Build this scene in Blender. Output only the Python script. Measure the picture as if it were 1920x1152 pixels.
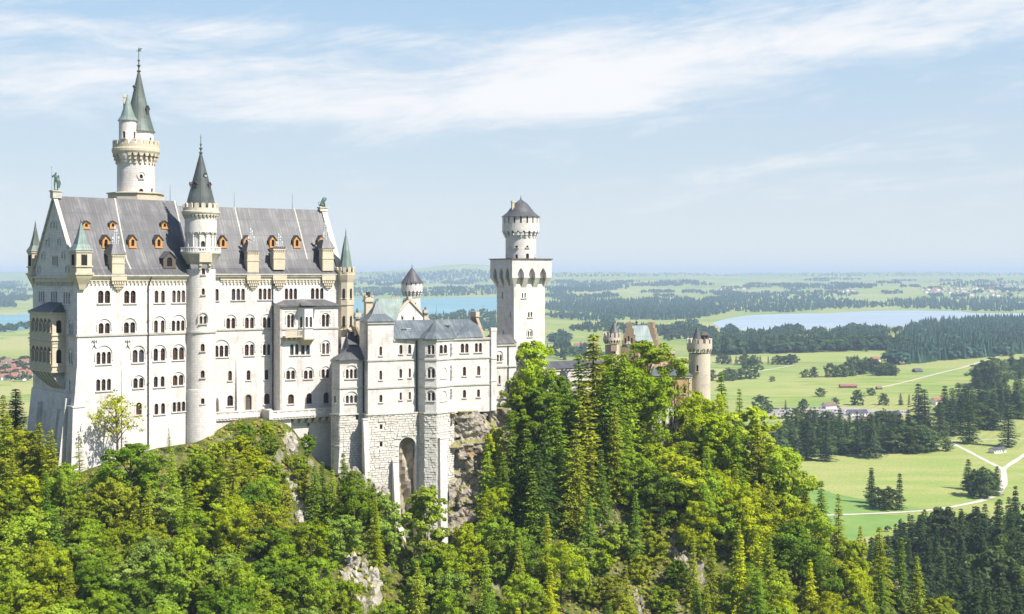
import bpy, bmesh, math, random
import numpy as np
from mathutils import Vector, Matrix
from mathutils.geometry import tessellate_polygon

for o in list(bpy.data.objects):
    bpy.data.objects.remove(o)
SC = bpy.context.scene
COL = SC.collection
R = random.Random(7)
NR = np.random.RandomState(11)
rad = math.radians

# ---------------------------------------------------------------- camera
FPX, CX, HY = 2400.0, 960.0, 516.0          # focal length and horizon of the photograph, in its own pixels
cam_d = bpy.data.cameras.new('camera')
cam_d.sensor_width = 36.0
cam_d.lens = 36.0 * FPX / 1920.0
cam_d.shift_y = (HY - 576.0) / 1920.0
cam_d.clip_start = 0.5
cam_d.clip_end = 80000
cam = bpy.data.objects.new('camera', cam_d)
COL.objects.link(cam)
cam.location = (0, 0, 0)
cam.rotation_euler = (rad(90), 0, 0)
SC.camera = cam

# ---------------------------------------------------------------- light
SUN_AZ, SUN_EL = rad(56.0), rad(50)        # azimuth measured from straight behind the camera towards the right
sdir = Vector((math.sin(SUN_AZ) * math.cos(SUN_EL), -math.cos(SUN_AZ) * math.cos(SUN_EL), math.sin(SUN_EL)))
sun_d = bpy.data.lights.new('sun', 'SUN')
sun_d.energy = 5.0
sun_d.angle = rad(0.53)
sun_d.color = (1.0, 0.95, 0.87)
sun = bpy.data.objects.new('sun', sun_d)
COL.objects.link(sun)
sun.location = sdir * 500
sun.rotation_euler = sdir.to_track_quat('Z', 'Y').to_euler()

SC.view_settings.view_transform = 'Standard'
SC.view_settings.look = 'None'
SC.view_settings.exposure = 0.72
SC.view_settings.gamma = 1
cy = SC.cycles
cy.max_bounces = 4
cy.diffuse_bounces = 2
cy.glossy_bounces = 2
cy.transmission_bounces = 3
cy.transparent_max_bounces = 4
cy.volume_bounces = 0
cy.use_denoising = True
cy.caustics_reflective = False
cy.caustics_refractive = False

# ---------------------------------------------------------------- node helpers
class NT:
    def __init__(s, tree):
        s.t = tree
        s.n = tree.nodes
    def new(s, typ, **kw):
        nd = s.n.new(typ)
        for k, v in kw.items():
            setattr(nd, k, v)
        return nd
    def set(s, nd, **kw):
        for k, v in kw.items():
            k = k.replace('_', ' ')
            if isinstance(v, bpy.types.NodeSocket):
                s.t.links.new(v, nd.inputs[k])
            else:
                nd.inputs[k].default_value = v
        return nd
    def link(s, a, b):
        s.t.links.new(a, b)
    def math(s, op, a, b=None, c=None, clamp=False):
        nd = s.new('ShaderNodeMath', operation=op, use_clamp=clamp)
        for i, v in enumerate((a, b, c)):
            if v is None: continue
            if isinstance(v, bpy.types.NodeSocket): s.link(v, nd.inputs[i])
            else: nd.inputs[i].default_value = v
        return nd.outputs[0]
    def vmath(s, op, a, b=None):
        nd = s.new('ShaderNodeVectorMath', operation=op)
        for i, v in enumerate((a, b)):
            if v is None: continue
            if isinstance(v, bpy.types.NodeSocket): s.link(v, nd.inputs[i])
            else: nd.inputs[i].default_value = v
        return nd.outputs['Value'] if op in ('DOT_PRODUCT', 'LENGTH') else nd.outputs[0]
    def noise(s, vec, scale, detail=4, rough=0.55, dist=0.0, dim='3D'):
        nd = s.new('ShaderNodeTexNoise', noise_dimensions=dim)
        s.set(nd, Scale=scale, Detail=detail, Roughness=rough, Distortion=dist)
        if vec is not None: s.link(vec, nd.inputs['Vector'])
        return nd.outputs['Fac']
    def ramp(s, fac, stops, interp='LINEAR'):
        nd = s.new('ShaderNodeValToRGB')
        cr = nd.color_ramp
        cr.interpolation = interp
        while len(cr.elements) < len(stops): cr.elements.new(0.5)
        for e, (p, c) in zip(cr.elements, stops):
            e.position = p
            e.color = (*c, 1) if len(c) == 3 else c
        s.link(fac, nd.inputs['Fac'])
        return nd.outputs['Color']
    def mix(s, fac, a, b, mode='MIX'):
        nd = s.new('ShaderNodeMix', data_type='RGBA', blend_type=mode)
        for nm, v in (('Factor', fac), ('A', a), ('B', b)):
            sk = [i for i in nd.inputs if i.name == nm and i.enabled][0]
            if isinstance(v, bpy.types.NodeSocket): s.link(v, sk)
            else: sk.default_value = v if nm == 'Factor' else ((*v, 1) if len(v) == 3 else v)
        return [o for o in nd.outputs if o.enabled][0]
    def maprange(s, v, a, b, c=0.0, d=1.0, smooth=True):
        nd = s.new('ShaderNodeMapRange', interpolation_type='SMOOTHSTEP' if smooth else 'LINEAR')
        s.link(v, nd.inputs[0])
        for i, x in enumerate((a, b, c, d)): nd.inputs[i + 1].default_value = x
        return nd.outputs[0]
    def comb(s, x, y, z):
        nd = s.new('ShaderNodeCombineXYZ')
        for i, v in enumerate((x, y, z)):
            if isinstance(v, bpy.types.NodeSocket): s.link(v, nd.inputs[i])
            else: nd.inputs[i].default_value = v
        return nd.outputs[0]
    def sep(s, v):
        nd = s.new('ShaderNodeSeparateXYZ')
        s.link(v, nd.inputs[0])
        return nd.outputs

# ---------------------------------------------------------------- world: sky with clouds
W = bpy.data.worlds.new('World')
SC.world = W
W.use_nodes = True
w = NT(W.node_tree)
w.n.clear()
sky = w.new('ShaderNodeTexSky', sky_type='NISHITA', sun_disc=False)
sky.sun_elevation = SUN_EL
sky.sun_rotation = math.pi - SUN_AZ
sky.altitude = 900
sky.air_density = 1.0
sky.dust_density = 0.6
sky.ozone_density = 1.6
SKYK = 0.10
skyc = w.vmath('SCALE', sky.outputs[0])
skyc.node.inputs['Scale'].default_value = SKYK
tc = w.new('ShaderNodeTexCoord')
dx, dy, dz = w.sep(tc.outputs['Generated'])
az = w.math('MULTIPLY', w.math('ARCTAN2', dx, dy), 57.29578)          # compass angle, degrees
el = w.math('MULTIPLY', w.math('ARCSINE', dz), 57.29578)              # elevation, degrees
cv = w.comb(w.math('MULTIPLY', az, 0.13), w.math('MULTIPLY', w.math('SUBTRACT', el, w.math('MULTIPLY', az, 0.10)), 0.62), 3.7)
n1 = w.noise(cv, 1.0, 8, 0.62, 0.6)
n2 = w.noise(w.vmath('ADD', cv, (7.3, 2.1, 9.0)), 3.1, 6, 0.62, 0.4)
nz = w.math('ADD', w.math('MULTIPLY', n1, 0.72), w.math('MULTIPLY', n2, 0.28))
def band(a0, a1, e0, slope, wid, gain):
    # a soft bank of cloud along a sloping line of the sky between two compass angles
    e = w.math('SUBTRACT', el, w.math('ADD', e0, w.math('MULTIPLY', w.math('SUBTRACT', az, a0), slope)))
    g = w.math('MULTIPLY', w.math('DIVIDE', e, wid), w.math('DIVIDE', e, wid))
    g = w.math('POWER', 2.718, w.math('MULTIPLY', g, -1.0))
    m = w.math('MULTIPLY', w.maprange(az, a0 - 5, a0 + 2), w.maprange(az, a1 - 2, a1 + 4, 1.0, 0.0))
    return w.math('MULTIPLY', w.math('MULTIPLY', g, m), gain)
bands = [band(2, 25, 9.0, 0.105, 1.75, 0.70), band(-28, 4, 8.4, 0.0, 1.6, 0.50), band(-12, 6, 7.2, 0.02, 1.1, 0.24),
         band(-24, -4, 10.6, 0.0, 0.6, 0.32), band(-60, -28, 9, 0, 3, 0.4), band(26, 60, 10, 0, 3, 0.4), band(8, 24, 4.2, 0, 1.0, 0.20)]
tot = bands[0]
for b in bands[1:]: tot = w.math('ADD', tot, b)
dens = w.math('ADD', tot, w.math('MULTIPLY', w.math('SUBTRACT', nz, 0.5), 2.1))
cm = w.maprange(dens, 0.02, 0.85)
cm = w.math('MULTIPLY', cm, w.maprange(el, 1.0, 4.5))
low = w.ramp(w.math('DIVIDE', el, 30.0), [(0.0, (.475, .495, .525)), (.17, (.385, .45, .505)), (.40, (.285, .405, .53)), (1.0, (.11, .24, .50))])   # summer haze low in the sky
side = w.maprange(w.math('ABSOLUTE', az), 45, 110, 1.0, .2)          # the haze lies over the plain, the sky behind towards the Alps is clear
skyc = w.mix(w.math('MULTIPLY', w.maprange(el, 10, 28, .88, 0.0), side), skyc, low)
mixc = w.mix(w.math('MULTIPLY', cm, 0.92), skyc, (0.60, 0.60, 0.61))
bg = w.new('ShaderNodeBackground')
w.link(mixc, bg.inputs['Color'])
bg.inputs['Strength'].default_value = 1.0
wo = w.new('ShaderNodeOutputWorld')
w.link(bg.outputs[0], wo.inputs['Surface'])

# ---------------------------------------------------------------- materials
def mat(name):
    m = bpy.data.materials.new(name)
    m.use_nodes = True
    t = NT(m.node_tree)
    t.n.clear()
    out = t.new('ShaderNodeOutputMaterial')
    p = t.new('ShaderNodeBsdfPrincipled')
    t.link(p.outputs[0], out.inputs['Surface'])
    return m, t, p, out

def wallcoord(t):
    # along-the-wall coordinate and height, from the face's own normal
    g = t.new('ShaderNodeNewGeometry')
    tan = t.vmath('NORMALIZE', t.vmath('CROSS_PRODUCT', (0, 0, 1), g.outputs['True Normal']))
    u = t.vmath('DOT_PRODUCT', g.outputs['Position'], tan)
    x, y, z = t.sep(g.outputs['Position'])
    return t.comb(u, z, 0.0), g.outputs['Position'], u, z

def stone(name, c1, c2, mortar, bw=1.25, rh=0.5, var=0.10, rough=0.85, stain=0.25, bump=0.25):
    m, t, p, out = mat(name)
    uv, pos, u, z = wallcoord(t)
    b = t.new('ShaderNodeTexBrick', offset=0.5)
    t.set(b, Scale=1.0, Mortar_Size=0.022, Mortar_Smooth=0.3, Bias=0.0, Brick_Width=bw, Row_Height=rh)
    b.inputs['Color1'].default_value = (*c1, 1)
    b.inputs['Color2'].default_value = (*c2, 1)
    b.inputs['Mortar'].default_value = (*mortar, 1)
    t.link(uv, b.inputs['Vector'])
    n = t.noise(pos, 0.22, 6, 0.65)
    n2 = t.noise(t.comb(u, t.math('MULTIPLY', z, 0.08), 0.0), 1.1, 5, 0.6)     # runs of rain down the wall
    f = t.math('ADD', t.math('MULTIPLY', n, 0.6), t.math('MULTIPLY', n2, 0.4))
    dark = tuple(x * (1 - stain) * k for x, k in zip(c1, (1.0, 0.97, 0.92)))
    col = t.mix(t.maprange(f, 0.49, 0.66), b.outputs['Color'], dark)
    t.link(col, p.inputs['Base Color'])
    p.inputs['Roughness'].default_value = rough
    bp = t.new('ShaderNodeBump')
    t.set(bp, Strength=bump, Distance=0.06)
    t.link(t.math('ADD', t.math('MULTIPLY', b.outputs['Fac'], -0.6), t.noise(pos, 3.0, 4)), bp.inputs['Height'])
    t.link(bp.outputs[0], p.inputs['Normal'])
    return m

def plain(name, c, rough=0.7, var=0.25, scale=1.5, metal=0.0, bump=0.0):
    m, t, p, out = mat(name)
    g = t.new('ShaderNodeNewGeometry')
    n = t.noise(g.outputs['Position'], scale, 5, 0.6)
    col = t.ramp(n, [(0.3, tuple(x * (1 - var) for x in c)), (0.7, tuple(min(1, x * (1 + var)) for x in c))])
    t.link(col, p.inputs['Base Color'])
    p.inputs['Roughness'].default_value = rough
    p.inputs['Metallic'].default_value = metal
    if bump:
        bp = t.new('ShaderNodeBump')
        t.set(bp, Strength=bump, Distance=0.2)
        t.link(n, bp.inputs['Height'])
        t.link(bp.outputs[0], p.inputs['Normal'])
    return m

def seamed(name, c, pale, seam=0.75, rough=0.5, streak=0.5):
    # sheet-metal roof: standing seams running down the slope, weathered streaks
    m, t, p, out = mat(name)
    uv, pos, u, z = wallcoord(t)
    st = t.noise(t.comb(t.math('MULTIPLY', u, 1.4), t.math('MULTIPLY', z, 0.10), 0.0), 1.0, 6, 0.65)
    bl = t.noise(pos, 0.25, 4, 0.6)
    f = t.math('ADD', t.math('MULTIPLY', st, streak), t.math('MULTIPLY', bl, 1 - streak))
    col = t.ramp(f, [(0.34, tuple(x * 0.75 for x in c)), (0.5, c), (0.68, pale)])
    fr = t.math('FRACT', t.math('DIVIDE', u, seam))
    line = t.math('LESS_THAN', t.math('ABSOLUTE', t.math('SUBTRACT', fr, 0.5)), 0.07)
    fr2 = t.math('FRACT', t.math('DIVIDE', z, 4.3))
    line2 = t.math('LESS_THAN', t.math('ABSOLUTE', t.math('SUBTRACT', fr2, 0.5)), 0.012)
    both = t.math('MAXIMUM', line, line2)
    col = t.mix(t.math('MULTIPLY', both, 0.35), col, tuple(x * 0.55 for x in c))
    t.link(col, p.inputs['Base Color'])
    p.inputs['Roughness'].default_value = rough
    p.inputs['Specular IOR Level'].default_value = 0.35
    bp = t.new('ShaderNodeBump')
    t.set(bp, Strength=0.5, Distance=0.08)
    t.link(both, bp.inputs['Height'])
    t.link(bp.outputs[0], p.inputs['Normal'])
    return m

M = {}
M['wall'] = stone('pale_limestone', (0.685, 0.645, 0.612), (0.60, 0.56, 0.527), (0.38, 0.35, 0.32), bw=1.5, rh=0.6, stain=0.34)
M['tower'] = stone('tower_limestone', (0.69, 0.645, 0.605), (0.60, 0.555, 0.515), (0.36, 0.33, 0.30), bw=1.2, rh=0.62, stain=0.25, bump=0.5)
M['plaster'] = stone('gate_tower_stone', (0.58, 0.50, 0.40), (0.52, 0.44, 0.35), (0.36, 0.31, 0.26), stain=0.35)
M['trim'] = plain('sandstone_trim', (0.55, 0.49, 0.385), 0.85, 0.18, 0.8)
M['cream'] = stone('cream_sandstone', (0.60, 0.515, 0.38), (0.54, 0.46, 0.33), (0.36, 0.31, 0.24), bw=1.0, rh=0.45, stain=0.2)
M['greytrim'] = plain('grey_stone_trim', (0.46, 0.43, 0.37), 0.85, 0.2, 0.8)
M['rust'] = stone('rough_limestone_block', (0.68, 0.64, 0.57), (0.58, 0.54, 0.48), (0.36, 0.33, 0.29), bw=1.4, rh=0.62, stain=0.3, bump=0.9)
M['lead'] = seamed('weathered_lead_roof', (0.105, 0.102, 0.105), (0.215, 0.205, 0.198), streak=0.6)
M['slate'] = seamed('dark_slate_roof', (0.085, 0.085, 0.095), (0.17, 0.165, 0.165), 0.5)
M['zinc'] = seamed('blue_grey_zinc_roof', (0.11, 0.13, 0.145), (0.24, 0.27, 0.27), 0.8)
M['copper'] = seamed('green_copper_roof', (0.165, 0.215, 0.19), (0.29, 0.365, 0.32), 0.6)
M['darkmetal'] = seamed('dark_metal_cone', (0.072, 0.082, 0.078), (0.15, 0.17, 0.155), 0.6)
M['palemetal'] = seamed('pale_metal_roof', (0.30, 0.36, 0.36), (0.46, 0.52, 0.50), 0.9)
M['oldcopper'] = seamed('dull_copper_roof', (0.095, 0.115, 0.10), (0.19, 0.235, 0.195), 0.6)
M['bronze'] = plain('green_bronze', (0.10, 0.16, 0.125), 0.5, 0.4, 3.0, 0.3)
M['iron'] = plain('dark_iron', (0.05, 0.045, 0.045), 0.5, 0.2)
M['orange'] = plain('orange_painted_wood', (0.52, 0.25, 0.065), 0.6, 0.15)
M['brownwood'] = plain('brown_window_wood', (0.13, 0.065, 0.04), 0.6, 0.2)
M['darkwood'] = plain('dark_weathered_wood', (0.10, 0.075, 0.06), 0.7, 0.25)
M['redbrick'] = stone('orange_brick', (0.56, 0.34, 0.18), (0.50, 0.29, 0.15), (0.48, 0.36, 0.24), bw=0.6, rh=0.25, stain=0.2)
M['brownbrick'] = stone('brown_stone', (0.37, 0.28, 0.18), (0.30, 0.22, 0.14), (0.34, 0.27, 0.20), bw=0.8, rh=0.35, stain=0.3)
M['potwhite'] = plain('pale_chimney_pot', (0.55, 0.55, 0.55), 0.5, 0.1)
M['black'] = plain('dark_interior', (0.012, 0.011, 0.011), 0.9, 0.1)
M['bark'] = plain('grey_brown_bark', (0.11, 0.085, 0.06), 0.9, 0.3, 3.0)
M['path'] = plain('pale_gravel_path', (0.52, 0.48, 0.40), 0.95, 0.1, 0.2)
M['gravel'] = plain('grey_gravel_lot', (0.34, 0.31, 0.26), 0.95, 0.25, 0.1)
M['whitewash'] = plain('white_render', (0.78, 0.76, 0.72), 0.8, 0.06)
M['redroof'] = plain('red_tile_roof', (0.27, 0.11, 0.075), 0.8, 0.25, 0.3)
M['brownroof'] = plain('brown_tile_roof', (0.20, 0.12, 0.09), 0.8, 0.25, 0.3)
M['skin'] = plain('skin', (0.45, 0.28, 0.2), 0.6, 0.05)
M['white'] = plain('white_paint', (0.80, 0.80, 0.80), 0.4, 0.03)

m, t, p, out = mat('window_glass')
p.inputs['Base Color'].default_value = (0.018, 0.016, 0.016, 1)
p.inputs['Roughness'].default_value = 0.3
p.inputs['Specular IOR Level'].default_value = 0.08
M['glass'] = m
for nm, c in (('brown_curtained_glass', (.06, .035, .025)), ('blue_sky_glass', (.05, .065, .085)), ('grey_blind_glass', (.11, .10, .09))):  # the blue variant holds a sky reflection in its base colour
    g2 = m.copy(); g2.name = nm
    g2.node_tree.nodes['Principled BSDF'].inputs['Base Color'].default_value = (*c, 1)
    M[nm] = g2

def foliage(name, trans=0.3, dry=0.0):
    # the object's own colour gives the kind of tree, the per-leaf value its light and dark leaves
    m, t, p, out = mat(name)
    oi = t.new('ShaderNodeObjectInfo')
    at = t.new('ShaderNodeAttribute', attribute_name='leaf')
    hs = t.new('ShaderNodeHueSaturation')
    t.link(oi.outputs['Color'], hs.inputs['Color'])
    t.link(t.math('ADD', 0.487, t.math('MULTIPLY', at.outputs['Fac'], 0.026)), hs.inputs['Hue'])
    t.link(t.math('ADD', 0.62, t.math('MULTIPLY', at.outputs['Fac'], 0.8)), hs.inputs['Value'])
    d = t.new('ShaderNodeBsdfDiffuse')
    t.link(hs.outputs[0], d.inputs['Color'])
    tr = t.new('ShaderNodeBsdfTranslucent')
    t.link(t.mix(1.0, hs.outputs[0], (1.25, 1.2, 0.6), 'MULTIPLY'), tr.inputs['Color'])
    mx = t.new('ShaderNodeMixShader')
    mx.inputs[0].default_value = trans
    t.link(d.outputs[0], mx.inputs[1])
    t.link(tr.outputs[0], mx.inputs[2])
    t.link(mx.outputs[0], out.inputs['Surface'])
    t.n.remove(p)
    return m
M['leaf'] = foliage('broad_leaf', 0.36)
M['needle'] = foliage('conifer_needle', 0.2)

# ---------------------------------------------------------------- objects
OFF = {}
def tag(o, label=None, cat=None, group=None, kind=None):
    if label: o['label'] = label
    if cat: o['category'] = cat
    if group: o['group'] = group
    if kind: o['kind'] = kind
    return o

def thing(name, loc, label, cat, group=None):
    o = bpy.data.objects.new(name, None)
    o.empty_display_size = 1
    COL.objects.link(o)
    o.location = loc
    OFF[o] = Vector(loc)
    return tag(o, label, cat, group)

class MB:
    def __init__(s):
        s.v, s.f, s.m = [], [], []
    def add(s, vs, fs, mi=0):
        b = len(s.v)
        s.v.extend(tuple(x) for x in vs)
        for f in fs:
            s.f.append(tuple(b + i for i in f))
            s.m.append(mi)
    def hexa(s, p, mi=0):      # eight points: bottom ring 0-3, top ring 4-7
        s.add(p, [(3, 2, 1, 0), (4, 5, 6, 7), (0, 1, 5, 4), (1, 2, 6, 5), (2, 3, 7, 6), (3, 0, 4, 7)], mi)
    def box(s, fr, a0, a1, n0, n1, z0, z1, mi=0):
        s.hexa([fr.pt(a0, n1, z0), fr.pt(a1, n1, z0), fr.pt(a1, n0, z0), fr.pt(a0, n0, z0),
                fr.pt(a0, n1, z1), fr.pt(a1, n1, z1), fr.pt(a1, n0, z1), fr.pt(a0, n0, z1)], mi)
    def cbox(s, c, sx, sy, sz, ang=0, mi=0):   # centre of its base
        fr = Fr(c[0], c[1], math.cos(ang), math.sin(ang))
        s.box(fr, -sx / 2, sx / 2, -sy / 2, sy / 2, c[2], c[2] + sz, mi)
    def prism(s, pts, z0, z1, mi=0, top=None):
        n = len(pts)
        t = top or pts
        s.add([(p[0], p[1], z0) for p in pts] + [(p[0], p[1], z1) for p in t],
              [tuple(range(n - 1, -1, -1)), tuple(range(n, 2 * n))] + [(i, (i + 1) % n, n + (i + 1) % n, n + i) for i in range(n)], mi)
    def lathe(s, cx, cy, prof, seg=32, ph=0.0, mi=0, cap=True):
        vs = []
        for r, z in prof:
            for i in range(seg):
                a = ph + 2 * math.pi * i / seg
                vs.append((cx + r * math.cos(a), cy + r * math.sin(a), z))
        fs = []
        for j in range(len(prof) - 1):
            for i in range(seg):
                k = (i + 1) % seg
                fs.append((j * seg + i, j * seg + k, (j + 1) * seg + k, (j + 1) * seg + i))
        if cap:
            fs.append(tuple(range(seg - 1, -1, -1)))
            fs.append(tuple((len(prof) - 1) * seg + i for i in range(seg)))
        s.add(vs, fs, mi)
    def tube(s, p0, p1, r0, r1=None, seg=6, mi=0):
        p0, p1 = Vector(p0), Vector(p1)
        r1 = r0 if r1 is None else r1
        d = (p1 - p0).normalized()
        x = d.orthogonal().normalized()
        y = d.cross(x)
        vs = []
        for p, r in ((p0, r0), (p1, r1)):
            for i in range(seg):
                a = 2 * math.pi * i / seg
                vs.append(p + x * (r * math.cos(a)) + y * (r * math.sin(a)))
        s.add(vs, [(i, (i + 1) % seg, seg + (i + 1) % seg, seg + i) for i in range(seg)] +
              [tuple(range(seg - 1, -1, -1)), tuple(range(seg, 2 * seg))], mi)
    def poly(s, pts, mi=0):
        s.add(pts, [tuple(range(len(pts)))], mi)
    def build(s, name, mats, parent=None, smooth=False, fix=True):
        me = bpy.data.meshes.new(name)
        off = OFF.get(parent, Vector((0, 0, 0))) if parent else Vector((0, 0, 0))
        me.from_pydata([(x - off.x, y - off.y, z - off.z) for x, y, z in s.v], [], s.f)
        for mt in (mats if isinstance(mats, (list, tuple)) else [mats]):
            me.materials.append(mt)
        me.polygons.foreach_set('material_index', s.m)
        if fix:
            bm = bmesh.new(); bm.from_mesh(me)
            bmesh.ops.recalc_face_normals(bm, faces=bm.faces)
            bm.to_mesh(me); bm.free()
        if smooth:
            me.polygons.foreach_set('use_smooth', [True] * len(me.polygons))
            me.set_sharp_from_angle(angle=rad(35))
        o = bpy.data.objects.new(name, me)
        COL.objects.link(o)
        if parent:
            o.parent = parent
            OFF[o] = off
        else:
            OFF[o] = Vector((0, 0, 0))
        return o

class Fr:
    # a vertical plane: a runs to the right seen from outside, n outwards, z up
    def __init__(s, ox, oy, dx, dy):
        l = math.hypot(dx, dy)
        s.ox, s.oy, s.dx, s.dy = ox, oy, dx / l, dy / l
        s.nx, s.ny = s.dy, -s.dx
    def pt(s, a, n, z):
        return (s.ox + a * s.dx + n * s.nx, s.oy + a * s.dy + n * s.ny, z)
    def xy(s, a, n=0.0):
        return (s.ox + a * s.dx + n * s.nx, s.oy + a * s.dy + n * s.ny)
    def a(s, px, n=0.0):
        k = (px - CX) / FPX
        ox, oy = s.ox + n * s.nx, s.oy + n * s.ny
        return (k * oy - ox) / (s.dx - k * s.dy)
    def Y(s, a, n=0.0):
        return s.oy + a * s.dy + n * s.ny
    def z(s, py, a, n=0.0):
        return (HY - py) / FPX * s.Y(a, n)
def fr2(p0, p1):
    return Fr(p0[0], p0[1], p1[0] - p0[0], p1[1] - p0[1])
def at(px, py, Y):
    return Vector(((px - CX) / FPX * Y, Y, (HY - py) / FPX * Y))

# ---------------------------------------------------------------- walls and windows
def arch(a0, a1, z0, z1, seg=7, flat=False, point=False):
    r = (a1 - a0) / 2
    if flat: return [(a0, z0), (a1, z0), (a1, z1), (a0, z1)]
    h = r * (1.5 if point else 1.0)
    zs = max(z1 - h, z0 + 0.1)
    h = z1 - zs
    pts = [(a0, z0), (a1, z0)]
    for i in range(seg + 1):
        t = math.pi * i / seg
        pts.append(((a0 + a1) / 2 + r * math.cos(t), zs + h * (math.sin(t) if not point else 1 - abs(math.cos(t)) ** 1.6)))
    return pts

def wall(mb, fr, outline, holes, n=0.0, depth=0.5, mi=0):
    polys = [[Vector((a, z, 0)) for a, z in outline]] + [[Vector((a, z, 0)) for a, z in h] for h in holes]
    flat = [v for q in polys for v in q]
    tris = tessellate_polygon(polys)
    mb.add([fr.pt(v.x, n, v.y) for v in flat], tris, mi)
    for h in holes:
        k = len(h)
        mb.add([fr.pt(a, n, z) for a, z in h] + [fr.pt(a, n - depth, z) for a, z in h],
               [(i, (i + 1) % k, k + (i + 1) % k, k + i) for i in range(k)], mi)

class Win:
    # a window of one or more lights; positions read off the photograph, sizes in metres on the wall's own plane
    def __init__(s, fr, px0, px1, py0, py1, nl=1, gap=0.34, hood=None, n=0.0, style='stone', flat=False, depth=0.5, wide=1.0):
        s.fr, s.n, s.nl, s.style, s.depth = fr, n, nl, style, depth
        s.a0, s.a1 = fr.a(px0, n), fr.a(px1, n)
        c = (s.a0 + s.a1) / 2
        s.z1, s.z0 = fr.z(py0, c, n), fr.z(py1, c, n)
        w_ = (s.a1 - s.a0 - (nl - 1) * gap) / nl
        s.lights = [(s.a0 + i * (w_ + gap), s.a0 + i * (w_ + gap) + w_) for i in range(nl)]
        s.holes = [arch(x0, x1, s.z0, s.z1, flat=flat) for x0, x1 in s.lights]
        s.hood = fr.z(hood, c, n) if hood else None
        s.flat = flat
    def make(s, parent, trim, name='window'):
        mb, fr, n = MB(), s.fr, s.n
        mb.box(fr, s.a0 - 0.3, s.a1 + 0.3, n - 0.02, n + 0.28, s.z0 - 0.24, s.z0 - 0.01)
        c = (s.a0 + s.a1) / 2
        if s.nl > 1:
            for i in range(s.nl - 1):
                x = (s.lights[i][1] + s.lights[i + 1][0]) / 2
                zz = s.z1 - (s.lights[0][1] - s.lights[0][0]) / 2
                g = (s.lights[i + 1][0] - s.lights[i][1]) / 2
                mb.box(fr, x - g - 0.04, x + g + 0.04, n - 0.3, n + 0.07, zz - 0.12, zz + 0.10)
                mb.box(fr, x - g - 0.03, x + g + 0.03, n - 0.3, n + 0.05, s.z0, s.z0 + 0.22)
        def ring(r0, r1, zs, pr, x=c, legs=None, seg=12):
            vs = []
            for i in range(seg + 1):
                tt = math.pi * i / seg
                for r, q in ((r0, n), (r1, n), (r1, n + pr), (r0, n + pr)):
                    vs.append(fr.pt(x + r * math.cos(tt), q - 0.01, zs + r * math.sin(tt)))
            fs = []
            for i in range(seg):
                for k in range(4):
                    fs.append((i * 4 + k, i * 4 + (k + 1) % 4, i * 4 + 4 + (k + 1) % 4, i * 4 + 4 + k))
            mb.add(vs, fs)
            if legs is not None:
                for sg in (-1, 1):
                    aa = sorted((x + sg * r0, x + sg * r1))
                    mb.box(fr, aa[0], aa[1], n - 0.01, n + pr - 0.01, legs, zs)
        if s.hood:
            rr = (s.a1 - s.a0) / 2 + 0.42
            ring(rr - 0.16, rr + 0.10, s.hood - rr, 0.22, legs=s.z0 + 0.3 * (s.z1 - s.z0))
        if s.style == 'yellow':
            for x0, x1 in s.lights:
                r = (x1 - x0) / 2
                ring(r + 0.01, r + 0.34, s.z1 - r, 0.10, (x0 + x1) / 2, legs=s.z0)
        w_ = mb.build(name, trim, parent)
        pm, cm_ = MB(), MB()
        for (x0, x1), h in zip(s.lights, s.holes):
            q = n - s.depth + 0.06
            pm.poly([fr.pt(a, q, z) for a, z in h])
            k = n - s.depth + 0.10
            xm = (x0 + x1) / 2
            for (b0, b1, c0, c1) in ((x0, x0 + 0.09, s.z0, s.z1 - 0.3), (x1 - 0.09, x1, s.z0, s.z1 - 0.3), (xm - 0.045, xm + 0.045, s.z0, s.z1),
                                     (x0, x1, s.z0, s.z0 + 0.10), (x0, x1, s.z0 + 0.60 * (s.z1 - s.z0), s.z0 + 0.60 * (s.z1 - s.z0) + 0.09)):
                cm_.box(fr, b0, b1, k - 0.04, k + 0.04, c0, c1)
        pm.build('pane', M[R.choice(['glass'] * 6 + ['brown_curtained_glass'] * 3 + ['blue_sky_glass', 'grey_blind_glass'])], w_)
        cm_.build('casement', M['brownwood'], w_)
        return w_

def windows(parent, trim, wins):
    for x in wins: x.make(parent, trim)

def frieze(mb, fr, a0, a1, n, z0, z1, step=0.9, pr=0.3):
    # a row of little hanging arches: blocks with gaps below a band
    mb.box(fr, a0, a1, n - 0.02, n + pr, z0 + 0.55 * (z1 - z0), z1)
    k = max(1, int((a1 - a0) / step))
    for i in range(k + 1):
        x = a0 + (a1 - a0) * i / k
        if a0 + 0.1 < x < a1 - 0.1:
            mb.box(fr, x - 0.17, x + 0.17, n - 0.02, n + pr - 0.04, z0, z0 + 0.55 * (z1 - z0))
        if i < k:
            xm = x + (a1 - a0) / k / 2
            mb.box(fr, xm - 0.3, xm + 0.3, n - 0.02, n + pr * 0.45, z0 + 0.28 * (z1 - z0), z0 + 0.55 * (z1 - z0))

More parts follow.
